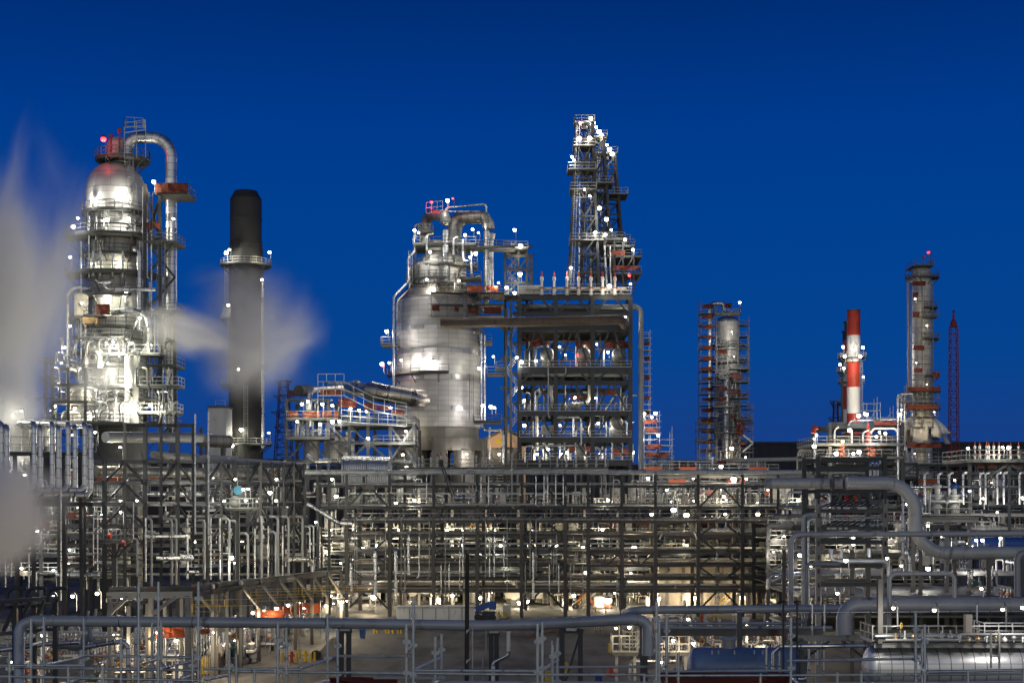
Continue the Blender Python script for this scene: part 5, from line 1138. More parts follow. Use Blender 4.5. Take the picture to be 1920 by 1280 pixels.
# ------------------------------------------------------------------ the left rack, slanting away
def yl(px): f = (px-112)/(571-112); return 1/((1-f)/150+f/190)
Lr = T('pipe_rack', 'dark tall pipe rack below the domed column, slanting away towards the long rack', 'pipe rack', V((P(340, 0, 170).x, 170, 0)))
LC = (112, 158, 196, 234, 272, 302, 333, 362, 388, 415, 440, 465, 488, 510, 531, 551, 571)
def LP(px, py, dy=0): return P(px, py, yl(px))+V((0, dy, 0))
for i, px in enumerate(LC):
    top = 862+6*(px-415)/150 if px > 400 else (795 if 230 < px < 380 else 862)
    b = LP(px, 1000); b.z = 0
    w_ = .42 if i % 2 == 0 else .3
    Lr.part('column', MB().ibeam(b, LP(px, top), w_, w_), 'steel_dark' if i % 3 else 'steel_grey')
    if i % 2 == 0 and not 290 < px < 310: b2 = b+V((1.2, 7, 0)); t2 = LP(px, top)+V((1.2, 7, 0)); Lr.part('column', MB().ibeam(b2, t2, .34, .34), 'steel_dark')
for py in (797, 865, 905, 945, 985, 1022, 1060):
    for a, b in zip(LC, LC[1:]):
        if py == 797 and not (230 < a < 362): continue
        q = lambda x: py if abs(py-945) < 3 else py+(945-py)*.12*max(0, x-400)/170
        Lr.part('beam', MB().ibeam(LP(a, q(a), -.05), LP(b, q(b), -.05), .28, .42), 'steel_dark')
for j, (a, b) in enumerate(zip(LC[2:], LC[4:])):
    if j % 3: continue
    c = LC[LC.index(a)+1]
    for y0, y1 in ((868, 904), (907, 943), (948, 984), (988, 1020)):
        Lr.part('brace', MB().ibeam(LP(a+1, y1, -.2), LP(c-2, y0, -.2), .22, .22), 'steel_dark'); Lr.part('brace', MB().ibeam(LP(c+2, y0, -.2), LP(b-1, y1, -.2), .22, .22), 'steel_dark')
def lp(label, pts, d, mat='clad', dy=0., name='pipe', **k):
    x0 = pts[0][0]; return pipe(label, [LP(p[0], p[1], dy+(p[2] if len(p) > 2 else 0)) for p in pts], mm(d, yl(x0))/2, mat, name=name, **k)
lp('broad dusty duct running above the left rack below the domed column', [(183, 817), (365, 818)], 21, 'pipe_grey', 3, n=20, name='duct')
lp('dark-mouthed silver pipe end between the left rack columns', [(279, 851, 0), (300, 852, 3), (420, 858, 6)], 14, 'clad_dull', 2, n=18)
lp('thick dull pipe with a blue sheen across the left rack', [(165, 882), (420, 886), (500, 892)], 21, 'clad_dull', 2.5, n=20)
lp('silver pipe bending down at the left rack middle', [(250, 925), (382, 926), (392, 931), (392, 950)], 10, 'clad', 1.5, n=14)
lp('long pale pipe on the top of the left rack', [(365, 858), (571, 872)], 12, 'pipe_grey', 2, n=14)
for y, d, x0, x1, m2, lab in ((942, 5, 120, 560, 'pipe_grey', 'grey pipe on the horizon-high tier of the left rack'), (968, 6, 130, 570, 'clad_dull', 'dull pipe on the fourth tier of the left rack'), (1000, 6, 112, 575, 'clad_dull', 'dull pipe on the fifth tier of the left rack'), (1012, 4, 150, 560, 'pipe_brown', 'brown pipe on the fifth tier of the left rack'), (1040, 7, 100, 560, 'clad_dull', 'dull pipe on the sixth tier of the left rack'), (1050, 4, 112, 520, 'pipe_brown', 'brown pipe on the sixth tier of the left rack'), (1078, 6, 60, 560, 'clad_dull', 'dull pipe on the lowest tier of the left rack'), (900, 5, 230, 560, 'pipe_grey', 'grey pipe on the second tier of the left rack')): lp(lab, [(x0, y), (x1, y)], d, m2, 2)
# four pairs of tall hairpins at the far left
for j, (x, off) in enumerate(((3, 0), (13, 6), (64, 0), (76, 6), (98, 0), (110, 6), (128, 0), (141, 6), (159, 0), (170, 6))):
    Y = 140
    pts = [P(x-34, 793+off, Y+9), P(x, 793+off, Y), P(x, 918+off*1.6, Y), P(x-30, 918+off*1.6, Y-1)]
    pipe('tall silver hairpin pipe in the paired row at the far left', pts, mm(9.4, Y)/2, 'clad', mm(13, Y), 16, 'paired hairpin pipes at the far left', 'hairpin_pipe')
hr = T('hairpin_rack', 'low steel stand with rail that the paired hairpin pipes hang on', 'pipe rack', P(95, 1000, 142))
for px in (28, 60, 118, 150): hr.part('column', MB().ibeam(V((P(px, 0, 142).x, 143, 0)), P(px, 848, 143), .35, .35), 'steel_dark')
for py in (851, 926, 945): hr.part('beam', MB().ibeam(P(-20, py, 142.6), P(175, py, 142.6), .3, .4), 'steel_dark')
hr.part('railing_frame', MB().rail([P(20, 848, 145), P(180, 848, 145)], 1.6, .07, 1), 'rail')
for px in (30, 52, 80, 88): put('vdrum', px, 850, 150, 0, .62)
# grey inverted-L conduits in front of the left rack
for px, a, b, d, s_ in ((383, 975, 1085, 5, 12), (430, 972, 1088, 5, 14), (444, 976, 1090, 5, 14), (465, 999, 1085, 4.5, 16), (491, 968, 1086, 4.5, 3), (517, 996, 1084, 4.5, 14), (521, 968, 1084, 5, 16), (541, 968, 1080, 4.5, 12), (567, 968, 1072, 4.5, 12), (581, 986, 1060, 4, 10), (588, 985, 1062, 4, 10), (599, 985, 1064, 4, 10), (284, 972, 1105, 5, 12), (322, 972, 1095, 5, 16), (330, 972, 1095, 5, 8), (257, 1010, 1080, 4.5, 6), (606, 1020, 1062, 4.5, 28), (616, 1046, 1070, 4, 6), (273, 970, 1090, 4, 0), (351, 970, 1085, 4, 0), (352, 1000, 1085, 3, 0), (395, 970, 1085, 3.5, 0), (412, 970, 1085, 4, 0), (478, 990, 1085, 3, 0), (503, 985, 1085, 3, 0), (530, 985, 1080, 3, 0)):
    Y = yl(px)-3
    pts = [P(px, b, Y)] if not s_ else [P(px-s_, a, Y), P(px, a, Y), P(px, b, Y)]
    if not s_: pts = [P(px, a, Y), P(px, b, Y)]
    pipe('grey bent-over conduit rising in front of the left rack' if s_ else 'straight silver riser in front of the left rack', pts, mm(d, Y)/2, 'pipe_grey' if s_ and px < 575 else 'clad', mm(9, Y), 12, 'conduits in front of the left rack', 'conduit')
lp('silver elbow pipe low before the left rack end', [(545, 1046), (586, 1046), (594, 1052), (594, 1068)], 9, 'clad', -4, n=14)
for x0, x1, y, d in ((290, 368, 1003, 6), (310, 378, 1043, 8), (130, 210, 1074, 6), (355, 377, 1040, 7), (370, 388, 1068, 6)): lp('stubby silver pipe crossing before the left rack', [(x0, y), (x1, y)], d, 'clad', -5, group='stubby pipes before the left rack')
for px, a, b, d in ((114, 800, 1125, 3.2), (391, 770, 1020, 3.2), (366, 775, 1000, 3), (250, 940, 1010, 2.4), (175, 960, 1060, 2.4), (183, 960, 1070, 2.6), (21, 1035, 1080, 3), (54, 1035, 1105, 3), (68, 1070, 1110, 3), (10, 1000, 1100, 3)):
    pxpipe('slender silver standpipe before the left rack', [(px, a), (px, b)], d, 138, 'clad', n=10, name='standpipe', group='standpipes before the left rack')
# scatter behind the left rack
for k in range(9):
    x0 = 120+k*52
    for py in (905, 945, 985, 1022, 1062): scatter(kk, (x0, x0+52), py, 1, (175+k*3, 196), (.6, .95))
for k in range(26): put(RND.choice(('pump', 'manifold', 'spool', 'panel', 'filter', 'exchanger', 'manifold')), RND.uniform(20, 480), 940+15*F/(Yk := RND.uniform(112, 150)), Yk, RND.choice((0, PI/2, .2)), RND.uniform(.7, 1.05))
for px, py in ((205, 930), (120, 925), (150, 1000), (300, 925), (70, 1020)): put('netbay', px, py, 172, 0, .8)
rp = T('round_landing', 'round landing with red fittings on a post inside the left rack', 'platform', P(222, 1080, 150))
c_ = P(215, 1012, 152)
ringplat(rp, V((c_.x, 152, 0)), 1012, 3, 34, 152, PI, 2*PI); rp.part('post', MB().quadbar(c_, V((c_.x, 152, 0)), .5), 'steel_grey'); rp.part('hose_reel', MB().lathe([(.05, -.15), (.32, -.15), (.32, .15), (.05, .15)], P(205, 1005, 149), 14, axis=(1, 0, 0)), 'red'); rp.part('hose_reel', MB().lathe([(.05, -.15), (.28, -.15), (.28, .15), (.05, .15)], P(232, 1018, 149), 14, axis=(1, 0, 0)), 'red')
vl = T('valve_basket', 'railed crow-nest platform with a pale blue disc in the left rack', 'platform', P(448, 1000, 165))
for d_ in (1,): rectplat(vl, 424, 474, 953, 162, 166, rail='rail'); vl.part('disc', MB().lathe([(.01, -.06), (.5, -.06), (.5, .06), (.01, .06)], P(446, 919, 163), 20, axis=(0, -1, 0)), 'sky_blue'); vl.part('post', MB().quadbar(P(446, 955, 164), V((P(446, 0, 164).x, 164, 0)), .4), 'steel_grey'); vl.part('valve_body', MB().ball(P(441, 940, 163.5), .7, 12).cyl(P(441, 952, 163.5), P(441, 932, 163.5), .3), 'white')
st = T('saddle_bench', 'long low steel bench of beams with white lifting lugs before the left rack', 'steel structure', P(380, 1180, 125))
for x0, y0, Y0, x1, y1, Y1 in ((205, 1135, 105, 452, 1100, 128), (300, 1118, 112, 590, 1078, 150), (360, 1100, 118, 640, 1070, 160), (205, 1104, 110, 380, 1104, 112)):
    st.part('beam', MB().ibeam(P(x0, y0, Y0), P(x1, y1, Y1), .26, .4), 'steel_dark')
for k in range(9):
    f = k/8; a = P(205, 1135, 105).lerp(P(452, 1100, 128), f); st.part('post', MB().ibeam(a, V((a.x, a.y, 0)), .26, .26), 'steel_grey')
    if k % 2 == 0: st.part('lifting_lug', MB().lathe([(.01, -.05), (.22, -.05), (.22, .05), (.01, .05)], a+V((0, -.1, .4)), 12, axis=(0, -1, 0)), 'white')
    b = P(360, 1100, 118).lerp(P(640, 1070, 160), f); st.part('post', MB().ibeam(b, V((b.x, b.y, 0)), .3, .3), 'fireproof')
    if k < 8:
        c = P(360, 1100, 118).lerp(P(640, 1070, 160), f+.125); st.part('brace', MB().quadbar(b+V((0, -.1, 0)), V((c.x, c.y-.1, c.z-2.6)), .22), 'steel_grey'); st.part('cross_beam', MB().ibeam(a+V((0, 0, -.2)), b+V((0, 0, -.2)), .16, .2), 'steel_dark')
for j, (x0, y0, Y0, x1, y1, Y1) in enumerate(((358, 1137, 118, 480, 1134, 126), (470, 1121, 125, 610, 1116, 140), (480, 1116, 128, 662, 1110, 150), (470, 1127, 124, 570, 1124, 135), (360, 1146, 112, 412, 1146, 116), (580, 1108, 140, 690, 1106, 160))):
    mb = MB().rail([P(x0, y0, Y0), P(x1, y1, Y1)], .55, .05, 4.5, mid=False).quadbar(P(x0, y0, Y0), P(x1, y1, Y1), .05); t = T('handrail', f'yellow handrail run among the pumps below the left rack', 'handrail', P((x0+x1)/2, y0, Y0), 'yellow handrails below the left rack'); t.part('railing_frame', mb, 'yellow')
cw = T('cross_frame', 'olive-grey goalpost frame with brace standing before the left rack', 'steel structure', P(270, 1180, 104))
cw.part('beam', MB().ibeam(P(200, 1116, 104), P(360, 1114, 104), .3, .45), 'cream')
for px in (206, 283, 352): cw.part('post', MB().ibeam(P(px, 1116, 104.1), V((P(px, 0, 104).x, 104.1, 0)), .32, .32), 'cream' if px == 283 else 'steel_light')
cw.part('brace', MB().quadbar(P(286, 1150, 104), P(330, 1118, 104), .25), 'steel_light'); cw.part('brace', MB().quadbar(P(206, 1150, 104), P(240, 1118, 104), .25), 'steel_light')
# ------------------------------------------------------------------ filling units far behind the racks
def module(name, label, x0, x1, top, Y, dep, n, lv, mat='steel_dark', fill=True):
    t = T(name, label, 'steel structure', V((P((x0+x1)/2, 0, Y).x, Y+dep/2, 0)))
    for k in range(n+1):
        x = mm(x0+(x1-x0)*k/n-CX, Y)
        for yy in (Y, Y+dep): t.part('column', MB().ibeam((x, yy, 0), (x, yy, zpy(top, Y)), .42, .42), mat)
    for py in lv:
        z = zpy(py, Y)
        for yy in (Y-.03, Y+dep): t.part('beam', MB().ibeam(P(x0, py, Y)+V((0, yy-Y, 0)), P(x1, py, Y)+V((0, yy-Y, 0)), .3, .5), mat)
        t.part('floor_grating', MB().box((P((x0+x1)/2, 0, Y).x, Y+dep/2, z+.3), (mm(x1-x0, Y), dep-.5, .1)), 'grating')
        t.part('railing_frame', MB().rail([P(x0, py-3, Y), P(x1, py-3, Y)], 1.15, .09, 1.7), 'rail')
    for k in range(n):
        a = x0+(x1-x0)*k/n; b = x0+(x1-x0)*(k+1)/n
        if k % 2 == 0:
            for u, v_ in zip(lv, lv[1:]): t.part('brace', MB().quadbar(P(a+1, v_, Y-.1), P(b-1, u+2, Y-.1), .22), mat)
    return t
hall = [('low_hall', 'low dark hall closing the view behind the left rack', 90, 530, 868), ('low_hall', 'low dark hall closing the view behind the long rack', 530, 985, 880), ('low_hall', 'low dark hall behind the eastern half of the long rack', 985, 1440, 878), ('low_hall', 'low dark hall behind the far-side column rack', -260, 90, 860)]
for nm, lb, a, b, top in hall: shed(nm, lb, a, b, top, top, 345, 30, 'far_wall', 'far_wall', wins=18)
for a in (('process_module', 'steel module packed with drums behind the upper left rack', 370, 545, 880, 262, 10, 5, (882, 905, 930, 955)), ('process_module', 'steel module behind the huge vessel pedestal', 735, 965, 882, 268, 10, 6, (884, 905, 930, 955)), ('process_module', 'steel module with orange nets behind the long rack, below the scaffolded column', 1200, 1460, 884, 245, 12, 7, (886, 905, 928, 950)), ('process_module', 'steel module behind the box-column rack', 1540, 1720, 868, 225, 12, 5, (870, 895, 925, 955, 990)), ('process_module', 'steel module beyond the valves under the white sheeting', 1720, 1960, 870, 232, 14, 6, (872, 900, 930, 960))):
    module(*a)
module('process_module', 'steel module with small vessels behind the paired hairpin pipes', -60, 215, 935, 178, 10, 6, (938, 970, 1005, 1040, 1075))
module('process_module', 'low steel module behind the box-column rack, at mid height', 1440, 1800, 985, 172, 10, 7, (987, 1015, 1042, 1070, 1098))
for x0, x1, ys, Y in ((-40, 210, (968, 1003, 1038, 1073, 1105), 179), (1445, 1795, (1013, 1040, 1068, 1096), 173), (375, 540, (903, 928, 953), 263), (740, 960, (903, 928, 953), 269), (1205, 1455, (903, 926, 948), 246), (1545, 1715, (893, 923, 953, 988), 226), (1725, 1915, (898, 928, 958), 233)):
    for py in ys: scatter(kk, (x0, x1), py, 4, (Y+1, Y+7), (.8, 1.1))
for px, py in ((1225, 903), (1270, 926), (1290, 903), (1330, 948), (1380, 926), (1420, 903), (1450, 948), (1600, 893), (1620, 923), (1740, 928), (1850, 898), (1860, 928), (1895, 898)): put('netbay', px, py, 244 if px < 1500 else 224, 0, .8)
# pipes and nets between coker and far columns, on the skyline above the rack
pxpipe('long cream pipe on the skyline, running to the striped chimney block', [(1360, 863), (1530, 860)], 8, 300, 'cream', n=14)
pxpipe('long silver pipe on the skyline right of the coker', [(1215, 864), (1362, 866)], 7, 300, 'clad', n=14)
fs_ = T('skyline_scaffold', 'scaffold with red nets along the skyline pipes right of the coker', 'scaffold', P(1320, 884, 298))
cage(fs_, 1222, 1262, 858, 884, 297, 3, 2, 'galv'); cage(fs_, 1312, 1345, 852, 884, 297, 3, 2, 'galv')
net(fs_, 1256, 1300, 868, 876, 296); net(fs_, 1345, 1362, 864, 872, 296, 'orange')

# ------------------------------------------------------------------ furnace block under the striped chimneys
YM = 215
M_ = T('furnace_block', 'floodlit steel block with orange valves in front of the striped chimneys', 'steel structure', V((P(1625, 0, YM).x, YM+6, 0)))
for x in (1556, 1632, 1692, 1530):
    for yy in (YM, YM+12): M_.part('column', MB().ibeam((mm(x-CX, YM), yy, 0), (mm(x-CX, YM), yy, zpy(792 if x > 1540 else 850, YM)), .5, .5), 'steel_dark')
for py, x0, x1 in ((797, 1556, 1694), (832, 1556, 1694), (856, 1530, 1694), (885, 1530, 1694)):
    for yy in (YM-.03, YM+12): M_.part('beam', MB().ibeam(P(x0, py, YM)+V((0, yy-YM, 0)), P(x1, py, YM)+V((0, yy-YM, 0)), .4, .9 if py < 800 else .5), 'steel_dark')
for py in (832, 857): rectplat(M_, 1530, 1694, py, YM-2, YM+12)
M_.part('furnace_box', MB().bevbox(P(1612, 845, YM+8), (9, 6, 5), .2), 'clad_dull')
for pts, d, mat in (([(1565, 830), (1565, 806), (1572, 800)], 3, 'white'), ([(1590, 796), (1596, 788), (1690, 786)], 3.4, 'clad'), ([(1632, 812), (1638, 803), (1680, 803), (1684, 812), (1684, 830)], 4.5, 'white'), ([(1597, 830), (1597, 806)], 4, 'white'), ([(1618, 830), (1618, 810), (1630, 806)], 3, 'cream'), ([(1558, 824), (1694, 824)], 3.5, 'pipe_brown'), ([(1640, 855), (1648, 838), (1670, 834)], 2.4, 'orange'), ([(1577, 856), (1577, 836)], 4, 'orange')):
    M_.part('pipe_run', MB().tube([P(x, y, YM-.5) for x, y in pts], mm(d/2, YM), 12, .8), mat)
for k in range(12): M_.part('valve', MB().ball(P(1628+RND.uniform(0, 14), 834+RND.uniform(0, 22), YM-.8), .32, 8), 'orange')
for k in range(8): M_.part('valve', MB().ball(P(1573+RND.uniform(0, 9), 836+RND.uniform(0, 20), YM-.8), .32, 8), 'orange')
M_.part('vent_stem', MB().lathe([(.35, 0), (.3, 2.5), (.1, 3.4)], P(1628, 832, YM), 10), 'red')
net(M_, 1640, 1690, 789, 796, YM-1); cage(M_, 1625, 1645, 764, 796, YM+4, 2, 2.2, 'galv', 1.6); cage(M_, 1650, 1675, 770, 796, YM+4, 2, 2.2, 'galv', 1.6)
sock = T('wind_sock', 'red windsock on a lamp mast beside the furnace block', 'windsock', P(1528, 860, YM-4))
sock.part('mast', MB().cyl(P(1526, 860, YM-4), P(1529, 800, YM-4), .09, 8), 'galv'); sock.part('sleeve', MB().tube([P(1531, 800, YM-4), P(1527, 803, YM-4), P(1524, 812, YM-4)], .5, 12, r1=.3), 'red')
for x, y, pw in ((1530, 815, 1200), (1527, 822, 900), (1527, 836, 800), (1580, 827, 1800), (1611, 847, 1600), (1649, 810, 1300), (1643, 818, 1500), (1593, 806, 500), (1687, 777, 900), (1625, 776, 900), (1660, 812, 700), (1600, 850, 600), (1568, 850, 900)): lamp(x, y, YM-2.5, pw, WHITE if x != 1580 else WARM, 'lamp on the furnace block by the striped chimneys', 1.6, 'lamps on the furnace block', .27)
pxpipe('pale green elbow duct by the windsock', [(1500, 880), (1500, 842), (1530, 840), (1545, 842)], 13, 260, 'cream', n=16, name='duct', cat='duct')
pxpipe('tall bent silver pipes up the side of the furnace block', [(1690, 742), (1684, 746), (1684, 900)], 4.5, YM-1, 'clad', n=12)

# ------------------------------------------------------------------ box-column rack on the right
YX = 105
Bx = T('box_column_rack', 'near grey rack of perforated box columns carrying cable trays', 'pipe rack', V((P(1597, 0, YX).x, YX+3, 0)))
for x in (1534, 1659):
    for yy in (YX, YX+5):
        mb = MB().bevbox(V((mm(x-CX, YX), yy, zpy(935, YX)/2)), (.38, .4, zpy(935, YX)), .03)
        if yy == YX:
            for k in range(8): mb.box(V((mm(x-CX, YX), yy-.205, zpy(940+k*24, YX))), (.16, .012, .34))
        Bx.part('column', mb, 'steel_light' if yy == YX else 'steel_grey'); Bx.part('upper_column', MB().ibeam(V((mm(x-CX, YX), yy, zpy(935, YX))), P(x, 855, YX)+V((0, yy-YX, 0)), .3, .3), 'steel_dark')
for k in range(8):
    for x in (1534, 1659): Bx.part('slot', MB().box(P(x, 940+k*26, YX)-V((0, .22, 0)), (.13, .02, .34)), 'window_dark')
for py in (860, 877, 920, 957, 990, 1016, 1060, 1095):
    for yy in (YX-.02, YX+5): Bx.part('beam', MB().ibeam(P(1534, py, YX)+V((.2, yy-YX, 0)), P(1659, py, YX)+V((-.2, yy-YX, 0)), .24, .3), 'steel_dark' if py < 930 else 'steel_grey')
for py, n in ((950, 9), (988, 7)):
    for k in range(n):
        Bx.part('cable', MB().tube([P(1540+k*12, py, YX+.3), P(1552+k*12, py-5, YX+2.5), P(1570+k*11, py-12, YX+4.8)], .07, 6, .5), 'cable')
    for x, w_ in ((1546, 12), (1561, 6), (1572, 6), (1586, 12), (1615, 17)) if py < 960 else ((1558, 18), (1574, 6), (1585, 6), (1602, 0)):
        if w_: Bx.part('tag_plate', MB().box(P(x, py+2, YX)-V((0, .25, 0)), (mm(w_, YX), .03, .15)), 'white')
Bx.part('junction_box', MB().bevbox(P(1640, 941, YX)-V((0, .1, 0)), (.7, .35, .42), .04), 'steel_grey'); Bx.part('name_plate', MB().box(P(1601, 994, YX)-V((0, .2, 0)), (.45, .03, .16)), 'white')
for x in (1617, 1636, 1645): Bx.part('round_valve', MB().ball(P(x, 985, YX), .22, 10), 'galv')
for x in (1632, 1640, 1646): pipe('short silver riser on top of the box-column rack', [P(x, 893, YX+2), P(x, 869, YX+2), P(x+4, 866, YX+3)], mm(4.4, YX)/2, 'clad', .3, 12, 'risers on the box-column rack', 'riser')
pxpipe('domed end of a fat grey pipe resting on the box-column rack', [(1446, 906), (1587, 906)], 20, 100, 'pipe_pale', n=24, weld=2.2, name='header_pipe')
mb = MB().dome(mm(10, 100), P(1446, 906, 100), .5, 24, (-1, 0, 0)); solo('domed_closure', 'rounded grey end closing the fat pipe on the box-column rack', 'pipe end', mb, 'pipe_grey')
pxpipe('fat blue-grey pipe sweeping down in two bends at the right', [(1588, 905), (1716, 905), (1716, 1036), (1925, 1036)], 24.5, 96, 'pipe_pale', bend=2.0, n=28, weld=3.1, name='header_pipe')
pxpipe('rusty flanged sleeve on the fat blue-grey pipe', [(1583, 905), (1592, 905)], 27, 98, 'pipe_brown', n=24, name='pipe_flange', cat='flange'); pxpipe('pair of hangers round the fat pipe end', [(1559, 905), (1562, 905)], 29, 99, 'steel_grey', n=20, name='pipe_clamp', cat='clamp')
pxpipe('grey-blue pipe crossing in front of the fat sweeping pipe, with downleg', [(1925, 1000), (1483, 1002), (1483, 1140)], 10.5, 90, 'pipe_pale', bend=.6, n=18, weld=3.3, name='header_pipe')
pxpipe('slimmer silver pipe between box-column rack and sweeping pipe', [(1693, 915), (1693, 1048)], 6, 108, 'clad')
for pts, d, mat, lab, Y in (([(1530, 964), (1522, 964), (1507, 966), (1507, 1140)], 8, 'pipe_blue', 'pale goose-neck pipe at the side of the box-column rack', 103), ([(1530, 972), (1516, 974), (1516, 1140)], 5, 'clad', 'thin silver goose-neck beside the box-column rack', 102), ([(1575, 1057), (1516, 1057), (1512, 1065), (1512, 1160), (1505, 1165), (1480, 1166)], 7.5, 'pipe_grey', 'pale swan-neck pipe rising in front of the box-column rack', 84), ([(1558, 1030), (1558, 1047), (1570, 1051), (1660, 1051), (1667, 1058), (1667, 1080)], 8, 'pipe_blue', 'blue-shining pipe looping below the box-column rack', 95), ([(1577, 1030), (1577, 1046)], 7, 'pipe_blue', 'short blue-capped pipe stub below the box-column rack', 94.9), ([(1630, 1026), (1630, 1044)], 8, 'clad', 'short banded pipe stub below the box-column rack', 95), ([(1668, 1180), (1668, 1075), (1790, 1075), (1790, 1120)], 8, 'pipe_pale', 'arched grey pipe dropping onto the fat horizontal vessel pipe', 72), ([(1925, 1036), (1912, 1038), (1908, 1050), (1908, 1118)], 13, 'pipe_grey', 'grey pipe bending down at the picture edge onto the fat header', 74), ([(1550, 920), (1480, 922), (1476, 930), (1476, 965)], 5, 'clad', 'silver pipe bending down left of the box-column rack', 120), ([(1445, 1090), (1455, 1086), (1465, 1080), (1500, 1078)], 8, 'clad', 'curved silver pipe low behind the goose-necks', 125), ([(1440, 1105), (1440, 1085), (1450, 1077), (1505, 1075)], 7, 'clad', 'second curved silver pipe low behind the goose-necks', 128), ([(1460, 950), (1530, 950)], 5, 'clad_dull', 'dull pipe running into the box-column rack', 118), ([(1450, 968), (1530, 966)], 7, 'clad_dull', 'banded dull pipe running into the box-column rack', 118), ([(1550, 1000), (1640, 1000)], 5, 'pipe_grey', 'grey pipe inside the box-column rack', 107), ([(1540, 971), (1655, 970)], 3, 'clad', 'thin bright pipe inside the box-column rack', 104.5), ([(1500, 912), (1910, 912)], 3, 'clad', 'thin bright pipe at the height of the fat pipe', 150)):
    pxpipe(lab, pts, d, Y, mat, bend=mm(d*1.7, Y), n=16)
# far right structure
YF = 165
Fr = T('far_rack', 'steel rack with X-braces and valves at the right edge', 'pipe rack', V((P(1870, 0, YF).x, YF+5, 0)))
for x in (1818, 1892, 1965):
    for yy in (YF, YF+8): Fr.part('column', MB().ibeam((mm(x-CX, YF), yy, 0), (mm(x-CX, YF), yy, zpy(858, YF)), .34, .34), 'steel_dark')
for py in (866, 887, 915, 945, 965, 990, 1012): 
    for yy in (YF-.03, YF+8): Fr.part('beam', MB().ibeam(P(1815, py, YF)+V((0, yy-YF, 0)), P(1968, py, YF)+V((0, yy-YF, 0)), .25, .36), 'steel_dark' if py < 950 else 'steel_light')
for p, q in (((1822, 912), (1890, 870)), ((1894, 870), (1960, 912)), ((1894, 943), (1930, 918))): Fr.part('brace', MB().quadbar(P(*p, YF-.2), P(*q, YF-.2), .25), 'steel_dark')
rectplat(Fr, 1812, 1965, 862, YF-1, YF+8)
for x in (1828, 1837, 1850, 1854, 1863, 1873, 1895, 1910): relief(x, 860, YF-.5, 2.0, 'white valve with orange cap on the right edge rack', 'relief valves on the right edge rack', tip='orange')
for x in (1734, 1760, 1838, 1848, 1870, 1882, 1912, 1806, 1780): pipe('slim silver bent riser before the rack at the right edge', [P(x+8, 886, YF-3), P(x, 887, YF-3), P(x, 945, YF-3)], .13, 'clad', .4, 8, 'slim bent risers at the right edge', 'riser')
wk = T('valve_gantry', 'railed steel gantry with two large silver valves below the white-sheeted column', 'walkway', P(1768, 1000, 118))
wk.part('deck', MB().box(P(1770, 968, 118), (mm(130, 118), 3, .2)), 'grating'); wk.part('edge_beam', MB().ibeam(P(1705, 974, 116.4), P(1835, 974, 116.4), .3, .42), 'steel_light'); wk.part('railing_frame', MB().rail([P(1705, 966, 116.5), P(1822, 966, 116.5), P(1822, 966, 119.5)], 1.1, .055, 1.1), 'rail')
for x in (1712, 1775, 1818): wk.part('post', MB().ibeam(P(x, 976, 117), V((P(x, 0, 117).x, 117, 0)), .3, .3), 'steel_light')
for x in (1757, 1790):
    t = T('control_valve', 'large silver control valve with actuator on the steel gantry', 'valve', P(x, 966, 117.4), 'control valves on the gantry')
    c = P(x, 966, 117.4)
    t.part('body', MB().lathe([(.25, 0), (.25, .5), (.42, .6), (.42, .75), (.3, .8), (.34, 1.5), (.45, 1.55), (.45, 1.7), (.2, 1.75), (.16, 2.2)], c, 16), 'white'); t.part('actuator', MB().lathe([(.05, 2.15), (.38, 2.3), (.38, 2.5), (.05, 2.65)], c, 16), 'white' if x < 1770 else 'blue'); t.part('flange', MB().cyl(c+V((-.6, 0, 1.15)), c+V((.6, 0, 1.15)), .36), 'galv')
whl = T('hand_wheel_stand', 'yellow handwheel on a silver stem beside the sweeping pipe', 'handwheel', P(1742, 960, 116)); c = P(1742, 919, 116)
whl.part('stem', MB().cyl(P(1743, 966, 116.2), P(1743, 921, 116.2), .09, 8), 'galv'); whl.part('wheel', MB().tube([c+V((.2*math.cos(a*PI/8), 0, .2*math.sin(a*PI/8))) for a in range(17)], .035, 6).quadbar(c-V((.2, 0, 0)), c+V((.2, 0, 0)), .03).quadbar(c-V((0, 0, .2)), c+V((0, 0, .2)), .03), 'yellow')
hdrum('storage_drum', 'long deep-blue horizontal drum at the right edge behind the sweeping pipe', 1822, 1960, 1020, 15, 150, 'blue', 0)
for k in range(9):
    x0 = 1680+k*27
    for py, Y in ((945, 185), (990, 170), (1030, 160), (1070, 130)): put(RND.choice(kk), x0+RND.uniform(0, 20), py, Y+RND.uniform(0, 10), RND.choice((0, PI/2)), RND.uniform(.5, .9))
for k in range(22): put(RND.choice(('manifold', 'spool', 'pump', 'filter', 'manifold')), RND.uniform(1470, 1900), RND.choice((1105, 1140, 1165)), RND.uniform(110, 135), RND.choice((0, PI/2)), RND.uniform(.5, .8))
fp = T('service_deck', 'steel deck on posts carrying small plant below the box-column rack', 'platform', P(1690, 1180, 122))
for py, Y in ((1072, 130), (1107, 112), (1142, 112), (1167, 112), (1032, 160), (992, 170), (947, 185)):
    fp.part('deck', MB().box(P(1690, py+1.5, Y+7), (mm(470, Y), 13, .16)), 'grating')
for x in range(1470, 1930, 64): fp.part('post', MB().ibeam(V((P(x, 0, 114).x, 114, 0)), P(x, 1030, 114), .26, .26), 'steel_grey')

LATE = 1
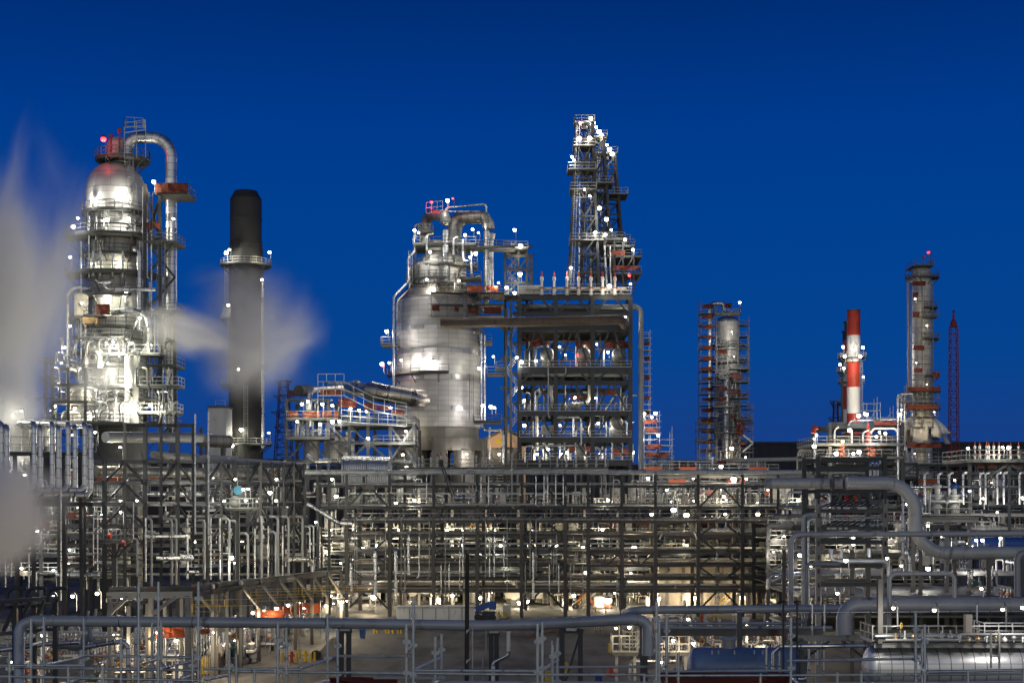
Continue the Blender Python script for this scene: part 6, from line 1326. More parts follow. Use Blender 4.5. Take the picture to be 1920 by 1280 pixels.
# ------------------------------------------------------------------ lamps of the racks and the ground
def lamps(lst, lab, grp, col=WHITE, size=.24, pole=1.4):
    for x, y, Y, pw in lst: lamp(x, y, Y, pw, col, lab[:-1] if lab[-1] == '.' else f'{lab} {where(x, y)}', pole, grp, size)
lamps([(742, 943, 189, 810), (1222, 963, 189, 900), (1287, 965, 189, 1350), (1352, 874, 189, 900), (1357, 930, 195, 810), (1360, 963, 189, 810), (1421, 963, 189, 1530), (1189, 1026, 189, 1170), (1093, 1026, 189, 630), (1099, 1073, 189, 630), (1376, 898, 189, 450), (680, 1028, 190, 810), (1263, 955, 195, 630)], 'bright lamp', 'lamps on the long rack', WARM, .32)
uns = []
for k in range(26):
    for py in (939, 995, 1024, 1052, 1076):
        if RND.random() < .3: uns.append((596+k*36+RND.uniform(0, 30), py-RND.uniform(0, 3), RND.uniform(205.6, 207.2), RND.uniform(1500, 3200)))
lamps(uns, 'process-unit lamp', 'lamps in the process unit', (1, .87, .6), .17, .9)
lamps([(x, y, Y, p) for x, y, Y, p in [(905, 905, 262, 1200), (760, 900, 262, 900), (820, 925, 262, 1200), (940, 925, 262, 900), (400, 895, 257, 900), (450, 915, 257, 1300), (510, 910, 257, 1300), (480, 940, 257, 1000), (420, 940, 257, 1000), (1215, 896, 240, 1400), (1250, 918, 240, 1400), (1300, 896, 240, 1400), (1350, 918, 240, 1400), (1400, 896, 240, 1400), (1440, 918, 240, 1400), (1320, 940, 240, 1200), (1260, 940, 240, 1200), (1420, 942, 240, 1200)]], 'far module lamp', 'lamps of the far modules', WHITE, .24)
lamps([(812, 1115, 199, 3120), (826, 1125, 199, 1800), (975, 1129, 200, 2640), (988, 1127, 200, 2400), (1060, 1130, 200, 2880), (1217, 1098, 200, 2880), (1224, 1100, 200, 1800), (1229, 1113, 199, 2880), (1234, 1121, 199, 2880), (1392, 1120, 199, 3120), (700, 1118, 190, 1800), (640, 1128, 160, 1440), (900, 1120, 200, 1920), (1140, 1125, 198, 1920), (1300, 1120, 202, 1920)], 'glaring ground lamp', 'glaring lamps at ground level', WARM, .45, 2.4)
for x in (1217, 1229, 1392, 1060, 812): 
    t = T('lamp_pillar', 'cream pillar under the glaring ground lamps', 'pillar', P(x, 1150, 202), 'pillars under the ground lamps'); t.part('shaft', MB().bevbox(P(x, 1136, 202), (.9, .9, 2.6), .06), 'cream'); t.part('cap', MB().bevbox(P(x, 1119, 202), (1.1, 1.1, .2), .04), 'steel_grey')
ll = []
for k in range(15): ll.append((RND.uniform(115, 640), RND.choice((898, 938, 978, 1015, 1055)), RND.uniform(168, 186), RND.uniform(900, 1700)))
lamps(ll, 'left-rack lamp', 'lamps inside the left rack', YELL, .17, .9)
lamps([(40, 770, 148, 900), (178, 810, 148, 1200), (225, 838, 160, 900), (215, 890, 160, 900), (46, 890, 150, 900), (226, 960, 150, 1200), (137, 815, 150, 900), (506, 923, 170, 900), (434, 1045, 165, 900), (456, 917, 160, 700), (465, 916, 160, 600), (630, 930, 175, 700), (100, 850, 152, 900), (60, 850, 152, 900)], 'shaded lamp on the outside of the left rack.', 'shaded lamps of the left rack', YELL, .2)
lamps([(136, 1117, 112, 1200), (182, 1112, 112, 1200), (245, 1105, 112, 1440), (228, 1120, 112, 1200), (100, 1117, 112, 1200), (210, 1190, 105, 1440), (295, 1185, 105, 1440), (80, 1190, 105, 1440), (240, 1190, 108, 1200), (150, 1200, 108, 1200), (330, 1200, 112, 1200), (20, 1240, 100, 960), (400, 1185, 120, 1680), (440, 1200, 122, 1200)], 'small work lamp among the pipes below the left rack.', 'work lamps below the left rack', WARM, .13, 1.2)
lamps([(1675, 1139, 60.4, 520), (1918, 1138, 60.4, 520), (1586, 1050, 93, 260), (1663, 1046, 93, 300)], 'glaring lamp near the fat grey header at the right.', 'near lamps at the right', WHITE, .12, .9)
lamps([(1752, 1143, 64, 60), (1880, 1142, 64, 60)], 'hooded dim lamp before the very fat grey header.', 'hooded lamps at the right', WHITE, .1, 1.1)
lamps([(1843, 934, 160, 1200), (1918, 933, 160, 1200), (1891, 839, 163, 900), (1815, 840, 163, 400), (1880, 838, 163, 400), (1818, 920, 116, 300), (1815, 1018, 140, 700), (1830, 1012, 140, 700), (1842, 1012, 140, 700), (1876, 1008, 140, 500), (1822, 1025, 140, 600), (1740, 985, 150, 600), (1765, 1005, 150, 600), (1870, 960, 160, 700), (1700, 945, 180, 800), (1790, 900, 200, 1200), (1860, 905, 200, 1200), (1550, 905, 200, 1200), (1620, 900, 200, 900), (1500, 1040, 130, 500), (1690, 1060, 120, 500), (1740, 1065, 120, 500), (1600, 1020, 118, 200)], 'right-side lamp', 'lamps of the right-hand plant', WHITE, .17, 1.2)
lamps([(15, 960, 177, 900), (70, 995, 177, 900), (130, 1030, 177, 900), (40, 1065, 177, 900), (190, 965, 177, 900), (100, 1068, 177, 900)], 'module lamp behind the paired hairpin pipes.', 'lamps behind the hairpin pipes', YELL, .17)
lamps([(1470, 1005, 171, 1300), (1520, 1060, 171, 1300), (1570, 1034, 171, 1300), (1620, 1062, 171, 1300), (1680, 1006, 171, 1300), (1740, 1034, 171, 1300), (1600, 1008, 171, 1300), (1450, 1034, 171, 1300)], 'module lamp behind the box-column rack.', 'lamps behind the box-column rack', (1, .87, .62), .15)
lamps([(x, 1088+RND.uniform(0, 60), RND.uniform(106, 116), 350) for x in range(1480, 1920, 90)], 'low lamp under the decks of the right-hand plant.', 'low lamps of the right-hand plant', WARM, .1, .8)

for k in range(44):
    Yk = RND.uniform(203, 228); px = 600+k*21.5+RND.uniform(-8, 8)
    put(RND.choice(('exchanger', 'vdrum', 'manifold', 'spool', 'panel', 'exchanger', 'vdrum', 'filter', 'platform')), px, 940+15*F/Yk, Yk, RND.choice((0, 0, PI/2)), RND.uniform(1., 1.5))
for k, (x0, x1, Y) in enumerate(((600, 740, 236), (760, 900, 240), (930, 1080, 238), (1090, 1230, 234))):
    ph = T('added_pale_wall', f'added pale wall catching light at ground level, {ORD[k]} of four behind the long rack', 'building', V((P((x0+x1)/2, 0, Y).x, Y, 0))); W = mm(x1-x0, Y)  # pale walls added behind the rack to catch the lamp light
    ph.part('wall', MB().bevbox(ph.loc+V((0, 0, 2.6)), (W, 4, 5.2), .1), 'tan_wall' if k % 2 else 'cream'); ph.part('roof', MB().bevbox(ph.loc+V((0, 0, 5.35)), (W+.5, 4.5, .3), .05), 'steel_grey')
    for j in range(4): ph.part('door' if j % 2 else 'louvre', MB().box(ph.loc+V((-W*.4+W*.26*j, -2.03, 1.3 if j % 2 else 2.8)), (1.3, .08, 2.5 if j % 2 else 1.1)), 'steel_grey' if j % 2 else 'steel_dark')
lamps([(620+k*76, 1116-(k % 3)*5, 201+(k*7) % 20, 2400) for k in range(12)], 'under-rack lamp', 'lamps under the long rack', WARM, .2, 1.8)
# ------------------------------------------------------------------ the yard
for px, py, lab in ((1165, 1152, ''), (528, 1238, ''), (537, 1222, '')): pass
def bollard(px, py, h=14):
    Y = 15*F/(py-HY); t = T('bollard', 'yellow steel bollard standing in the yard', 'bollard', P(px, py, Y), 'yellow bollards in the yard'); r = .11; H = mm(h, Y); c = P(px, py, Y)
    t.part('post', MB().lathe([(r, 0), (r, H)], c, 12), 'yellow'); t.part('dome_cap', MB().dome(r, c+V((0, 0, H)), r*.6, 12), 'yellow')
for px, py in ((529, 1240), (556, 1241), (562, 1233), (583, 1242), (590, 1239), (702, 1187), (707, 1186), (724, 1187), (729, 1187), (737, 1187), (746, 1187), (752, 1187), (1142, 1222), (1145, 1224), (1117, 1147), (1136, 1147), (1245, 1164), (1255, 1164), (1266, 1163), (1318, 1164), (1339, 1163), (1182, 1190), (1025, 1275), (1030, 1275), (935, 1157), (945, 1157), (950, 1157)): bollard(px, py, 17 if py > 1215 else 10)
def hydrant(px, py, mat, label):
    Y = 15*F/(py-HY); c = P(px, py, Y); t = T('fire_hydrant', label, 'hydrant', c)
    t.part('barrel', MB().lathe([(.2, 0), (.2, .1), (.13, .12), (.13, .75), (.2, .78), (.2, .86)], c, 14), mat); t.part('bonnet', MB().dome(.17, c+V((0, 0, .86)), .2, 14), mat); t.part('outlet', MB().cyl(c+V((-.3, 0, .6)), c+V((.3, 0, .6)), .09), mat)
hydrant(547, 1240, 'red', 'slim red hydrant among the yellow bollards'); hydrant(573, 1239, 'yellow', 'yellow hydrant with black monitor among the bollards'); hydrant(1062, 1262, 'yellow', 'yellow hydrant at the foot of the pipe bent'); hydrant(1316, 1166, 'red', 'red hydrant between bollards beneath the long rack')
def boxthing(name, label, cat, px, py, wpx, hpx, dep, mat, parts=()):
    Y = 15*F/(py-HY); c = P(px, py, Y); W, H = mm(wpx, Y), mm(hpx, Y); t = T(name, label, cat, c)
    t.part('body', MB().bevbox(c+V((0, 0, H/2)), (W, dep, H), .06), mat)
    for nm, fx, fz, fw, fh, m2 in parts: t.part(nm, MB().bevbox(c+V((W*fx, -dep/2-.03, H*fz)), (W*fw, .06, H*fh), .015), m2)
    return t
seams = [('panel_rib', -.5+k/6, .5, .006, .96, 'steel_grey') for k in range(1, 6)]
boxthing('site_container', 'long white panelled container on the yard under the long rack', 'container', 818, 1162, 146, 27, 2.6, 'white', seams+[('top_trim', 0, .93, 1, .06, 'steel_light')])
bl = boxthing('boom_lift', 'blue and grey boom lift parked beside the white container', 'boom lift', 910, 1160, 38, 15, 2.4, 'steel_dark', [('sign_plate', -.3, .7, .3, .2, 'white'), ('sign_plate', .2, .65, .35, .2, 'blue')])
c = P(910, 1145, 176); bl.part('boom', MB().quadbar(c+V((-1.2, 0, .2)), c+V((.9, 0, 1.0)), .8, .7), 'blue'); bl.part('counterweight', MB().bevbox(c+V((.9, 0, .7)), (.9, 1.2, 1.0), .1), 'blue')
for x in (-.9, .9): bl.part('wheel', MB().lathe([(.05, -.2), (.45, -.2), (.45, .2), (.05, .2)], P(910, 1160, 175.5)+V((x, -1.2, .3)), 16, axis=(0, 1, 0)), 'bundle')
boxthing('generator_box', 'white boxy generator cabinet beyond the boom lift', 'generator', 950, 1153, 15, 21, 2, 'white', [('door', 0, .5, .8, .8, 'cream'), ('handle', .1, .5, .4, .05, 'bundle')])
boxthing('locker_cabinet', 'brown-red steel locker beside a yellow cabinet in the yard', 'locker', 400, 1262, 23, 38, 1.2, 'pipe_brown', [('door', 0, .5, .9, .92, 'pipe_brown'), ('sign_plate', -.15, .9, .3, .06, 'white')])
boxthing('flammables_cabinet', 'yellow safety cabinet beside the brown-red locker', 'cabinet', 385, 1263, 13, 34, 1.2, 'yellow', [('door', 0, .5, .9, .92, 'yellow'), ('handle', .3, .5, .08, .1, 'bundle')])
def bin_(px, py, w_, h_, lab, mat='blue'):
    Y = 15*F/(py-HY); c = P(px, py, Y); W, H = mm(w_, Y), mm(h_, Y); t = T('wheeled_bin', lab, 'bin', c)
    t.part('body', MB().add([c+V((x*W*s_, y*W*s_, z)) for z, s_ in ((.06, .4), (H, .5)) for x, y in ((-1, -1), (1, -1), (1, 1), (-1, 1))], [(3, 2, 1, 0), (4, 5, 6, 7), (0, 1, 5, 4), (1, 2, 6, 5), (2, 3, 7, 6), (3, 0, 4, 7)]), mat); t.part('lid', MB().bevbox(c+V((0, 0, H+.04)), (W*1.08, W*1.08, .09), .03), mat); t.part('wheel', MB().lathe([(.02, -.05), (.12, -.05), (.12, .05), (.02, .05)], c+V((W*.35, -W*.4, .12)), 10, axis=(1, 0, 0)), 'bundle')
bin_(680, 1196, 11, 16, 'dark blue bin standing alone in the open yard'); bin_(1122, 1276, 14, 14, 'dark blue bin beside the red-draped barrier'); bin_(1187, 1134, 7, 13, 'black bin by the stacked round vessel ends', 'bundle'); bin_(452, 1240, 8, 10, 'small blue bin beside the green pumps'); bin_(512, 1220, 8, 12, 'black bin behind the yellow bollards', 'bundle'); bin_(468, 1240, 9, 13, 'black bin beside the small blue bin', 'bundle')
dc = T('concrete_ramp', 'leaning grey concrete ramp block in the yard', 'concrete block', P(613, 1232, 137)); c = P(613, 1232, 137)
dc.part('block', MB().add([c+V(p) for p in ((-1.2, -1, 0), (1.0, -1, 0), (1.0, -1, 1.9), (.5, -1, 1.9), (-1.2, 1, 0), (1., 1, 0), (1., 1, 1.9), (.5, 1, 1.9))], [(0, 1, 2, 3), (7, 6, 5, 4), (0, 4, 5, 1), (1, 5, 6, 2), (2, 6, 7, 3), (3, 7, 4, 0)]), 'concrete'); dc.part('wheel', MB().lathe([(.05, -.2), (.45, -.2), (.45, .2), (.05, .2)], c+V((-.9, -1.2, .4)), 14, axis=(0, 1, 0)), 'bundle')
for k, (px, py) in enumerate(((392, 1228), (418, 1222), (432, 1215), (445, 1230), (490, 1210), (540, 1198), (556, 1192), (462, 1222), (410, 1240), (437, 1243))): put('pump', px, py, 15*F/(py-HY), RND.choice((0, PI/2)), RND.uniform(.9, 1.3))
br_ = T('road_barrier', 'red and white striped road barrier standing in the dark yard', 'barrier', P(1121, 1186, 163)); c = P(1121, 1186, 163)
for z in (.55, 1.15):
    for k in range(6): br_.part('plank', MB().add([c+V((x, 0, zz)) for x, zz in ((-.42+k*.14, z-.1), (-.28+k*.14, z-.1), (-.22+k*.14, z+.1), (-.36+k*.14, z+.1))]+[c+V((x, .04, zz)) for x, zz in ((-.42+k*.14, z-.1), (-.28+k*.14, z-.1), (-.22+k*.14, z+.1), (-.36+k*.14, z+.1))], [(0, 1, 2, 3), (7, 6, 5, 4), (0, 4, 5, 1), (1, 5, 6, 2), (2, 6, 7, 3), (3, 7, 4, 0)]), 'white' if k % 2 else 'red')
for x in (-.3, .3): br_.part('leg', MB().box(c+V((x, .08, .6)), (.06, .06, 1.2)), 'steel_grey')
# round-ended stacked exchangers, orange lift behind the rack
for py, lab in ((1088, 'upper of two stacked dark round vessel ends under the long rack'), (1112, 'lower of two stacked dark round vessel ends under the long rack')): hdrum('stacked_exchanger', lab, 1168, 1172, py, 9, 186, 'clad_dull', 9)
kb = T('excavator', 'small orange digger parked behind the long rack columns', 'digger', P(1128, 1148, 200)); c = P(1128, 1148, 200)
kb.part('track', MB().bevbox(c+V((0, 0, .35)), (2.8, 1.8, .7), .25), 'bundle'); kb.part('cab', MB().bevbox(c+V((-.4, 0, 1.5)), (1.5, 1.5, 1.7), .15), 'cream'); kb.part('house', MB().bevbox(c+V((.7, 0, 1.1)), (1.3, 1.5, .9), .15), 'orange'); kb.part('arm', MB().quadbar(c+V((-1, -.3, 1)), c+V((-2.4, -.3, 2.9)), .35).quadbar(c+V((-2.4, -.3, 2.9)), c+V((-3.6, -.3, 1.2)), .28), 'orange'); kb.part('bucket', MB().lathe([(.1, -.4), (.5, -.4), (.5, .4), (.1, .4)], c+V((-3.7, -.3, .9)), 8, axis=(0, 1, 0)), 'steel_dark')
shed('switch_house', 'cream-walled switch house lit at ground level behind the long rack', 1235, 1420, 1062, 1062, 204, 10, 'concrete', 'steel_grey', wins=6)
shed('switch_house', 'small cream building beyond the ground lamps, left of the switch house', 1290, 1225, 1070, 1070, 214, 8, 'cream', 'steel_grey', wins=0) if False else None
# ------------------------------------------------------------------ foreground pipes
YG = 66
pxpipe('long blue-grey pipe sweeping across the front, curving down at its end', [(36, 1300, YG-.8), (36, 1172, YG), (62, 1163, YG), (640, 1168, YG), (900, 1172, YG), (1000, 1170, YG), (1190, 1160, YG-2), (1214, 1166, YG-2), (1214, 1228, YG-2)], 20, YG, 'pipe_blue', bend=1.0, n=28, weld=2.9, name='header_pipe')
for x in (225, 362, 612): pxpipe('dark joint ring on the long front pipe', [(x-.6, 1166), (x+.6, 1166)], 21.4, YG, 'bundle', n=24, name='joint_ring', cat='joint ring', group='joint rings on the long front pipe')
def bent(px, x2, py, Y, label, brace=True):
    t = T('pipe_bent', label, 'pipe support', V((P((px+x2)/2, 0, Y).x, Y, 0)))
    for x in (px, x2): t.part('leg', MB().ibeam(V((P(x, 0, Y).x, Y, 0)), P(x, py, Y), .22, .22), 'steel_dark')
    t.part('cross_beam', MB().ibeam(P(px-6, py+2, Y), P(x2+6, py+2, Y), .25, .2), 'steel_dark'); t.part('shoe', MB().bevbox(P((px+x2)/2, py-1, Y), (.5, .3, .16), .02), 'galv')
    if brace: t.part('brace', MB().quadbar(P(x2-2, py+10, Y), P(px+2, py+110, Y), .12), 'steel_dark')
bent(640, 654, 1180, YG+.4, 'twin-legged dark bent under the front pipe, beside the concrete ramp', False)
bent(921, 931, 1184, YG+.4, 'slim dark bent under the front pipe, behind the bright zig-zag pipe', False)
bent(1054, 1088, 1180, YG-.8, 'wide braced dark bent under the rising end of the front pipe')
pxpipe('bright crinkled zig-zag drain pipe hanging from the front pipe', [(953, 1180), (953, 1227), (925, 1241), (925, 1300)], 7.5, YG, 'clad', bend=.18, n=16)
pxpipe('thin grey conduit jogging beside the dark bent', [(911, 1182), (911, 1224), (905, 1230), (905, 1300)], 2.4, YG, 'pipe_grey', bend=.1)
pxpipe('thin straight conduit on the wooden pole', [(886, 1170), (886, 1300)], 2.4, YG-3, 'galv')
wp = T('wooden_pole', 'dark weathered wooden pole rising past the front pipe', 'pole', V((P(875, 0, 60).x, 60, 0))); wp.part('shaft', MB().tube([V((P(874, 0, 60).x, 60, 0)), P(876, 1036, 60)], .11, 10, r1=.085), 'wood')
for y in (1181, 1237): wp.part('bracket', MB().add([P(874, y, 59.8), P(883, y-4, 59.8), P(874, y+7, 59.8), P(874, y, 59.75), P(883, y-4, 59.75), P(874, y+7, 59.75)], [(0, 1, 2), (5, 4, 3), (0, 3, 4, 1), (1, 4, 5, 2), (2, 5, 3, 0)]), 'galv')
oc = [P(985, 1197, 64), P(1004, 1192, 64), P(1020, 1188, 64), P(1030, 1184, 65), P(1044, 1184, 65.4), P(1052, 1194, 65.4)]
pipe('orange ribbed cable slung from the front pipe bent', oc, .035, 'orange', .3, 6, name='cable', cat='cable')
# second layer at the right
pxpipe('blue-grey pipe emerging behind the front pipe and running right', [(1175, 1160, 90), (1172, 1148, 82), (1190, 1143, 80), (1585, 1140, 80)], 15.5, 80, 'pipe_blue', bend=1.0, n=24, weld=2.7, name='header_pipe')
pxpipe('paired lower blue pipe behind the downward front bend', [(1228, 1168), (1480, 1168)], 6, 84, 'pipe_blue', n=16); pxpipe('lower twin of the paired blue pipes on its concrete plinth', [(1228, 1176), (1560, 1176)], 7, 83, 'pipe_blue', n=16)
sl = T('concrete_sleeper', 'long concrete sleeper wall under the paired blue pipes', 'plinth', P(1390, 1190, 85)); sl.part('wall', MB().bevbox(P(1390, 1184, 85), (mm(310, 85), .5, .45), .04), 'concrete')
for x, y0, y1, w_ in ((1207, 1170, 1300, 14), (1386, 1146, 1215, 9)): sp_ = T('steel_post', 'brown-grey box post behind the downward bend' if x == 1207 else 'slim grey post holding the paired blue pipes', 'post', V((P(x, 0, 79).x, 79, 0))); sp_.part('shaft', MB().bevbox((P(x, 0, 79).x, 79, zpy(y0, 79)/2), (mm(w_, 79), .35, zpy(y0, 79)), .03), 'fireproof' if x == 1207 else 'steel_grey'); sp_.part('cap', MB().bevbox(P(x, y0-1, 79), (mm(w_+3, 79), .5, .1), .02), 'galv')
pxpipe('very fat grey header with a domed elbow dropping at its start', [(1583, 1190), (1583, 1134), (1930, 1134)], 30, 74, 'pipe_pale', bend=.75, n=30, weld=2.3, name='header_pipe')
pxpipe('bright crinkled tube below the very fat header', [(1480, 1148), (1925, 1145)], 3, 71, 'clad', n=10)
for x, y0, y1 in ((1523, 1130, 1190), (1546, 1130, 1190), (1832, 1130, 1188)): pxpipe('crinkled silver standpipe before the fat header', [(x, y0), (x, y1)], 4, 70, 'clad', n=12, name='standpipe', group='crinkled standpipes before the fat header')
for x in (1469, 1495): 
    t = T('vent_post', 'black capped vent post before the blue pipes', 'vent', P(x, 1280, 62), 'black vent posts'); t.part('stem', MB().cyl(P(x, 1300, 62), P(x, 1130, 62), .045, 8), 'bundle'); t.part('hood', MB().lathe([(.05, 0), (.17, .02), (.17, .08), (.05, .12)], P(x, 1130, 62), 12), 'bundle')
bd = hdrum('storage_drum', 'big blue round-ended drum in the lower right yard', 1290, 1500, 1248, 35, 72, 'drum_sky_tint', 0)
bd.part('manway', MB().lathe([(.35, .7), (.35, 1.15), (.46, 1.15), (.46, 1.25), (.01, 1.28)], P(1366, 1248, 72)+V((0, 0, .2)), 18), 'pipe_grey')
for x in (1335, 1347, 1377, 1414, 1430): bd.part('lug', MB().box(P(x, 1222, 71.05)+V((0, -.02, 0)), (.06, .06, .2)), 'galv')
sd = hdrum('storage_drum', 'large shiny jacketed drum under the railed platform', 1620, 1990, 1250, 40, 62, 'clad_drum', 0)
for k in range(14): sd.part('jacket_band', MB().lathe([(mm(40.1, 62), -.015), (mm(40.5, 62), -.01), (mm(40.5, 62), .01), (mm(40.1, 62), .015)], P(1640+k*22, 1250, 62), 40, axis=(1, 0, 0)), 'steel_grey')
sdp = T('drum_platform', 'railed steel platform with valves on top of the shiny drum', 'platform', P(1780, 1212, 61))
for x0, x1, y, Y in ((1636, 1925, 1204, 61.4), (1846, 1925, 1198, 62.2)):
    z = zpy(y, Y); a, b = P(x0, y, Y), P(x1, y, Y)
    sdp.part('deck', MB().box(((a.x+b.x)/2, Y+1, z), (b.x-a.x, 2.4, .1)), 'grating'); sdp.part('edge_beam', MB().ibeam(a+V((0, -.25, -.1)), b+V((0, -.25, -.1)), .12, .2), 'steel_light'); sdp.part('railing_frame', MB().rail([a+V((0, 2.1, 0)), a, b], .72, .05, .62), 'rail'); 
sdp.part('ladder_frame', MB().ladder(P(1866, 1252, 59.8), P(1866, 1185, 59.8), .35), 'rail'); sdp.part('post', MB().bevbox(P(1650, 1145, 60.9), (.22, .22, mm(122, 61)), .02), 'fireproof')
sdp.part('post', MB().bevbox(P(1815, 1170, 61), (.3, .3, .9), .02), 'concrete')
for k, x in enumerate(range(1680, 1920, 17)):
    sdp.part('valve', MB().ball(P(x, 1196+RND.uniform(-5, 4), 60.6), RND.uniform(.05, .12), 8).cyl(P(x, 1203, 60.6), P(x, 1180+RND.uniform(0, 14), 60.6), .035, 6), RND.choice(('galv', 'white', 'brass', 'steel_light')))
sdp.part('pipe_run', MB().tube([P(1640, 1192, 60.7), P(1925, 1190, 60.7)], .07, 8), 'clad'); sdp.part('pipe_run', MB().tube([P(1660, 1199, 60.5), P(1800, 1199, 60.5), P(1800, 1188, 60.5), P(1920, 1188, 60.5)], .05, 8, .1), 'pipe_grey')
c = P(1690, 1172, 60.3); sdp.part('handwheel', MB().tube([c+V((.05*math.cos(a*PI/6)*.8, 0, .12*math.sin(a*PI/6))) for a in range(13)], .014, 6), 'yellow'); sdp.part('wheel_stem', MB().cyl(P(1672, 1174, 60.4), c, .025, 6), 'galv')
pl = T('low_beam_bench', 'low concrete-grey beam bench with splayed braces before the shiny drum', 'steel structure', P(1560, 1200, 68))
pl.part('beam', MB().ibeam(P(1497, 1195, 68), P(1630, 1195, 68), .2, .26), 'steel_light')
for p, q in (((1556, 1200), (1500, 1240)), ((1578, 1200), (1622, 1234))): pl.part('brace', MB().quadbar(P(*p, 68), P(*q, 68), .1), 'steel_dark')
for x in (1502, 1624): pl.part('post', MB().ibeam(V((P(x, 0, 68).x, 68, 0)), P(x, 1195, 68), .2, .2), 'steel_grey')
for pts, d in (([(1450, 1290), (1450, 1222), (1462, 1211), (1625, 1210)], 8), ([(1462, 1290), (1462, 1220)], 5), ([(1517, 1213), (1517, 1262), (1510, 1272), (1460, 1272)], 5), ([(1437, 1205), (1437, 1255)], 4.5), ([(1545, 1215), (1545, 1260)], 3.4), ([(1533, 1215), (1533, 1245)], 3)): pxpipe('crinkled bright foil-wrapped pipe between the two drums', pts, d, 66, 'clad', bend=.22, n=14, name='wrapped_pipe', group='foil-wrapped pipes between the drums')
for x0, x1, mat in ((1237, 1480, 'red_net'), (617, 745, 'red_net'), (1440, 1478, 'red_net')):
    t = T('netting_barrier', 'dark red netting along the bottom scaffold, ' + ('before the blue drum' if x0 == 1237 else 'below the concrete ramp' if x0 == 617 else 'beside the foil-wrapped pipes'), 'barrier', P((x0+x1)/2, 1290, 30)); net(t, x0, x1, 1260 if x0 > 700 else 1270, 1300, 30 if x0 != 1440 else 28, mat)
rc = T('draped_barrier', 'bright red sheet draped over a small post in the yard', 'sheet', P(1146, 1268, 118)); c = P(1146, 1268, 118)
mb = MB(); n = 14; vs = []
for k in range(n):
    a = 2*PI*k/n; f = 1+.18*math.sin(a*3)
    for z, r in ((1.0, .08), (.85, .22), (.4, .3), (.0, .42+.1*math.sin(a*5))): vs.append(c+V((r*f*math.cos(a), r*f*math.sin(a), z)))
mb.add(vs, [(k*4+j, ((k+1) % n)*4+j, ((k+1) % n)*4+j+1, k*4+j+1) for k in range(n) for j in range(3)], True); rc.part('cloth', mb, 'red'); rc.part('post', MB().cyl(c, c+V((0, 0, .98)), .05), 'steel_grey')
# small railed loading platform with two round lamps
lpf = T('valve_platform', 'pale railed platform on posts with two round lamps in the yard', 'platform', P(1180, 1275, 100))
for x0, x1, py, Y in ((1149, 1196, 1222, 100), (1172, 1200, 1214, 102), (1235, 1292, 1222, 100)):
    rectplat(lpf, x0, x1, py, Y, Y+2, rail='rail', step=.7)
for x in (1156, 1190, 1240, 1285): lpf.part('post', MB().ibeam(V((P(x, 0, 100.3).x, 100.3, 0)), P(x, 1224, 100.3), .2, .2), 'steel_light')
lpf.part('pipe_run', MB().tube([P(1180, 1238, 101), P(1266, 1238, 101)], .2, 14), 'clad'); lpf.part('pipe_run', MB().tube([P(1182, 1238, 101), P(1182, 1275, 101)], .12, 10), 'clad')
for k in range(14): lpf.part('valve', MB().ball(P(1238+RND.uniform(0, 60), 1205+RND.uniform(-10, 12), 101), .1, 8).cyl(P(1238+k*4, 1222, 101), P(1238+k*4, 1195+RND.uniform(0, 12), 101), .04, 6), RND.choice(('white', 'galv', 'clad', 'orange')))
lamps([(1155, 1177, 99.5, 200), (1180, 1175, 99.5, 200), (1262, 1200, 99, 250), (1300, 1205, 99, 400), (1240, 1240, 99, 300)], 'round lamp over the pale platform in the yard.', 'lamps of the pale platform', WARM, .15, 1.6)
for k in range(24): put(RND.choice(('manifold', 'spool', 'filter', 'manifold', 'pump')), RND.uniform(1250, 1500), 940+15*F/(Yk := RND.uniform(125, 160)), Yk, RND.choice((0, PI/2)), RND.uniform(.7, .95))
lamps([(1290, 1160, 130, 900), (1350, 1185, 126, 900), (1440, 1185, 126, 900), (1480, 1160, 130, 900), (1400, 1170, 140, 900)], 'low lamp among the pipes behind the blue drum.', 'low lamps behind the blue drum', WARM, .12, 1)
# dark truss bridge corner at the far left
tb = T('truss_bridge', 'dark steel truss walkway entering from the left edge', 'walkway', P(60, 1200, 78))
for y0, y1 in ((1128, 1120), (1140, 1132), (1190, 1178)): tb.part('chord', MB().quadbar(P(-30, y0, 74), P(108, y1, 80), .2), 'steel_dark')
for k in range(5): a, b = -20+k*26, -8+k*26; tb.part('diagonal', MB().quadbar(P(a, 1186-k*2, 75+k), P(b+13, 1130-k*2, 75+k), .16), 'steel_dark')
for x in (28, 64, 104): tb.part('hoop', MB().tube([P(x-15, 1128, 78), P(x-13, 1108, 78), P(x-5, 1102, 78), P(x+22, 1102, 78)], .1, 8, .4), 'steel_dark'); tb.part('post', MB().quadbar(V((P(x, 0, 79).x, 79, 0)), P(x, 1128, 79), .25), 'steel_dark')
for pts, d, mat, Y in (([(0, 1218), (90, 1206), (150, 1203)], 9, 'clad', 80), ([(100, 1208), (150, 1210), (160, 1200), (160, 1170)], 16, 'pipe_grey', 82), ([(168, 1172), (170, 1196), (180, 1203), (200, 1200)], 8, 'pipe_grey', 81), ([(150, 1214), (215, 1203), (232, 1203), (240, 1212), (240, 1260)], 9, 'clad', 84), ([(254, 1175), (254, 1275)], 7, 'clad', 88), ([(152, 1215), (152, 1290)], 10, 'clad', 83), ([(38, 1185), (38, 1300)], 13, 'cream', 77), ([(60, 1182), (200, 1186)], 5, 'white', 95), ([(60, 1195), (230, 1192)], 4, 'cream', 96), ([(106, 1210), (106, 1290)], 4, 'clad', 85), ([(115, 1165), (115, 1225)], 3, 'clad', 85)):
    pxpipe('bundle of bends under the long front pipe at the left', pts, d, Y, mat, bend=mm(d*1.4, Y), n=14, group='bends under the long front pipe')
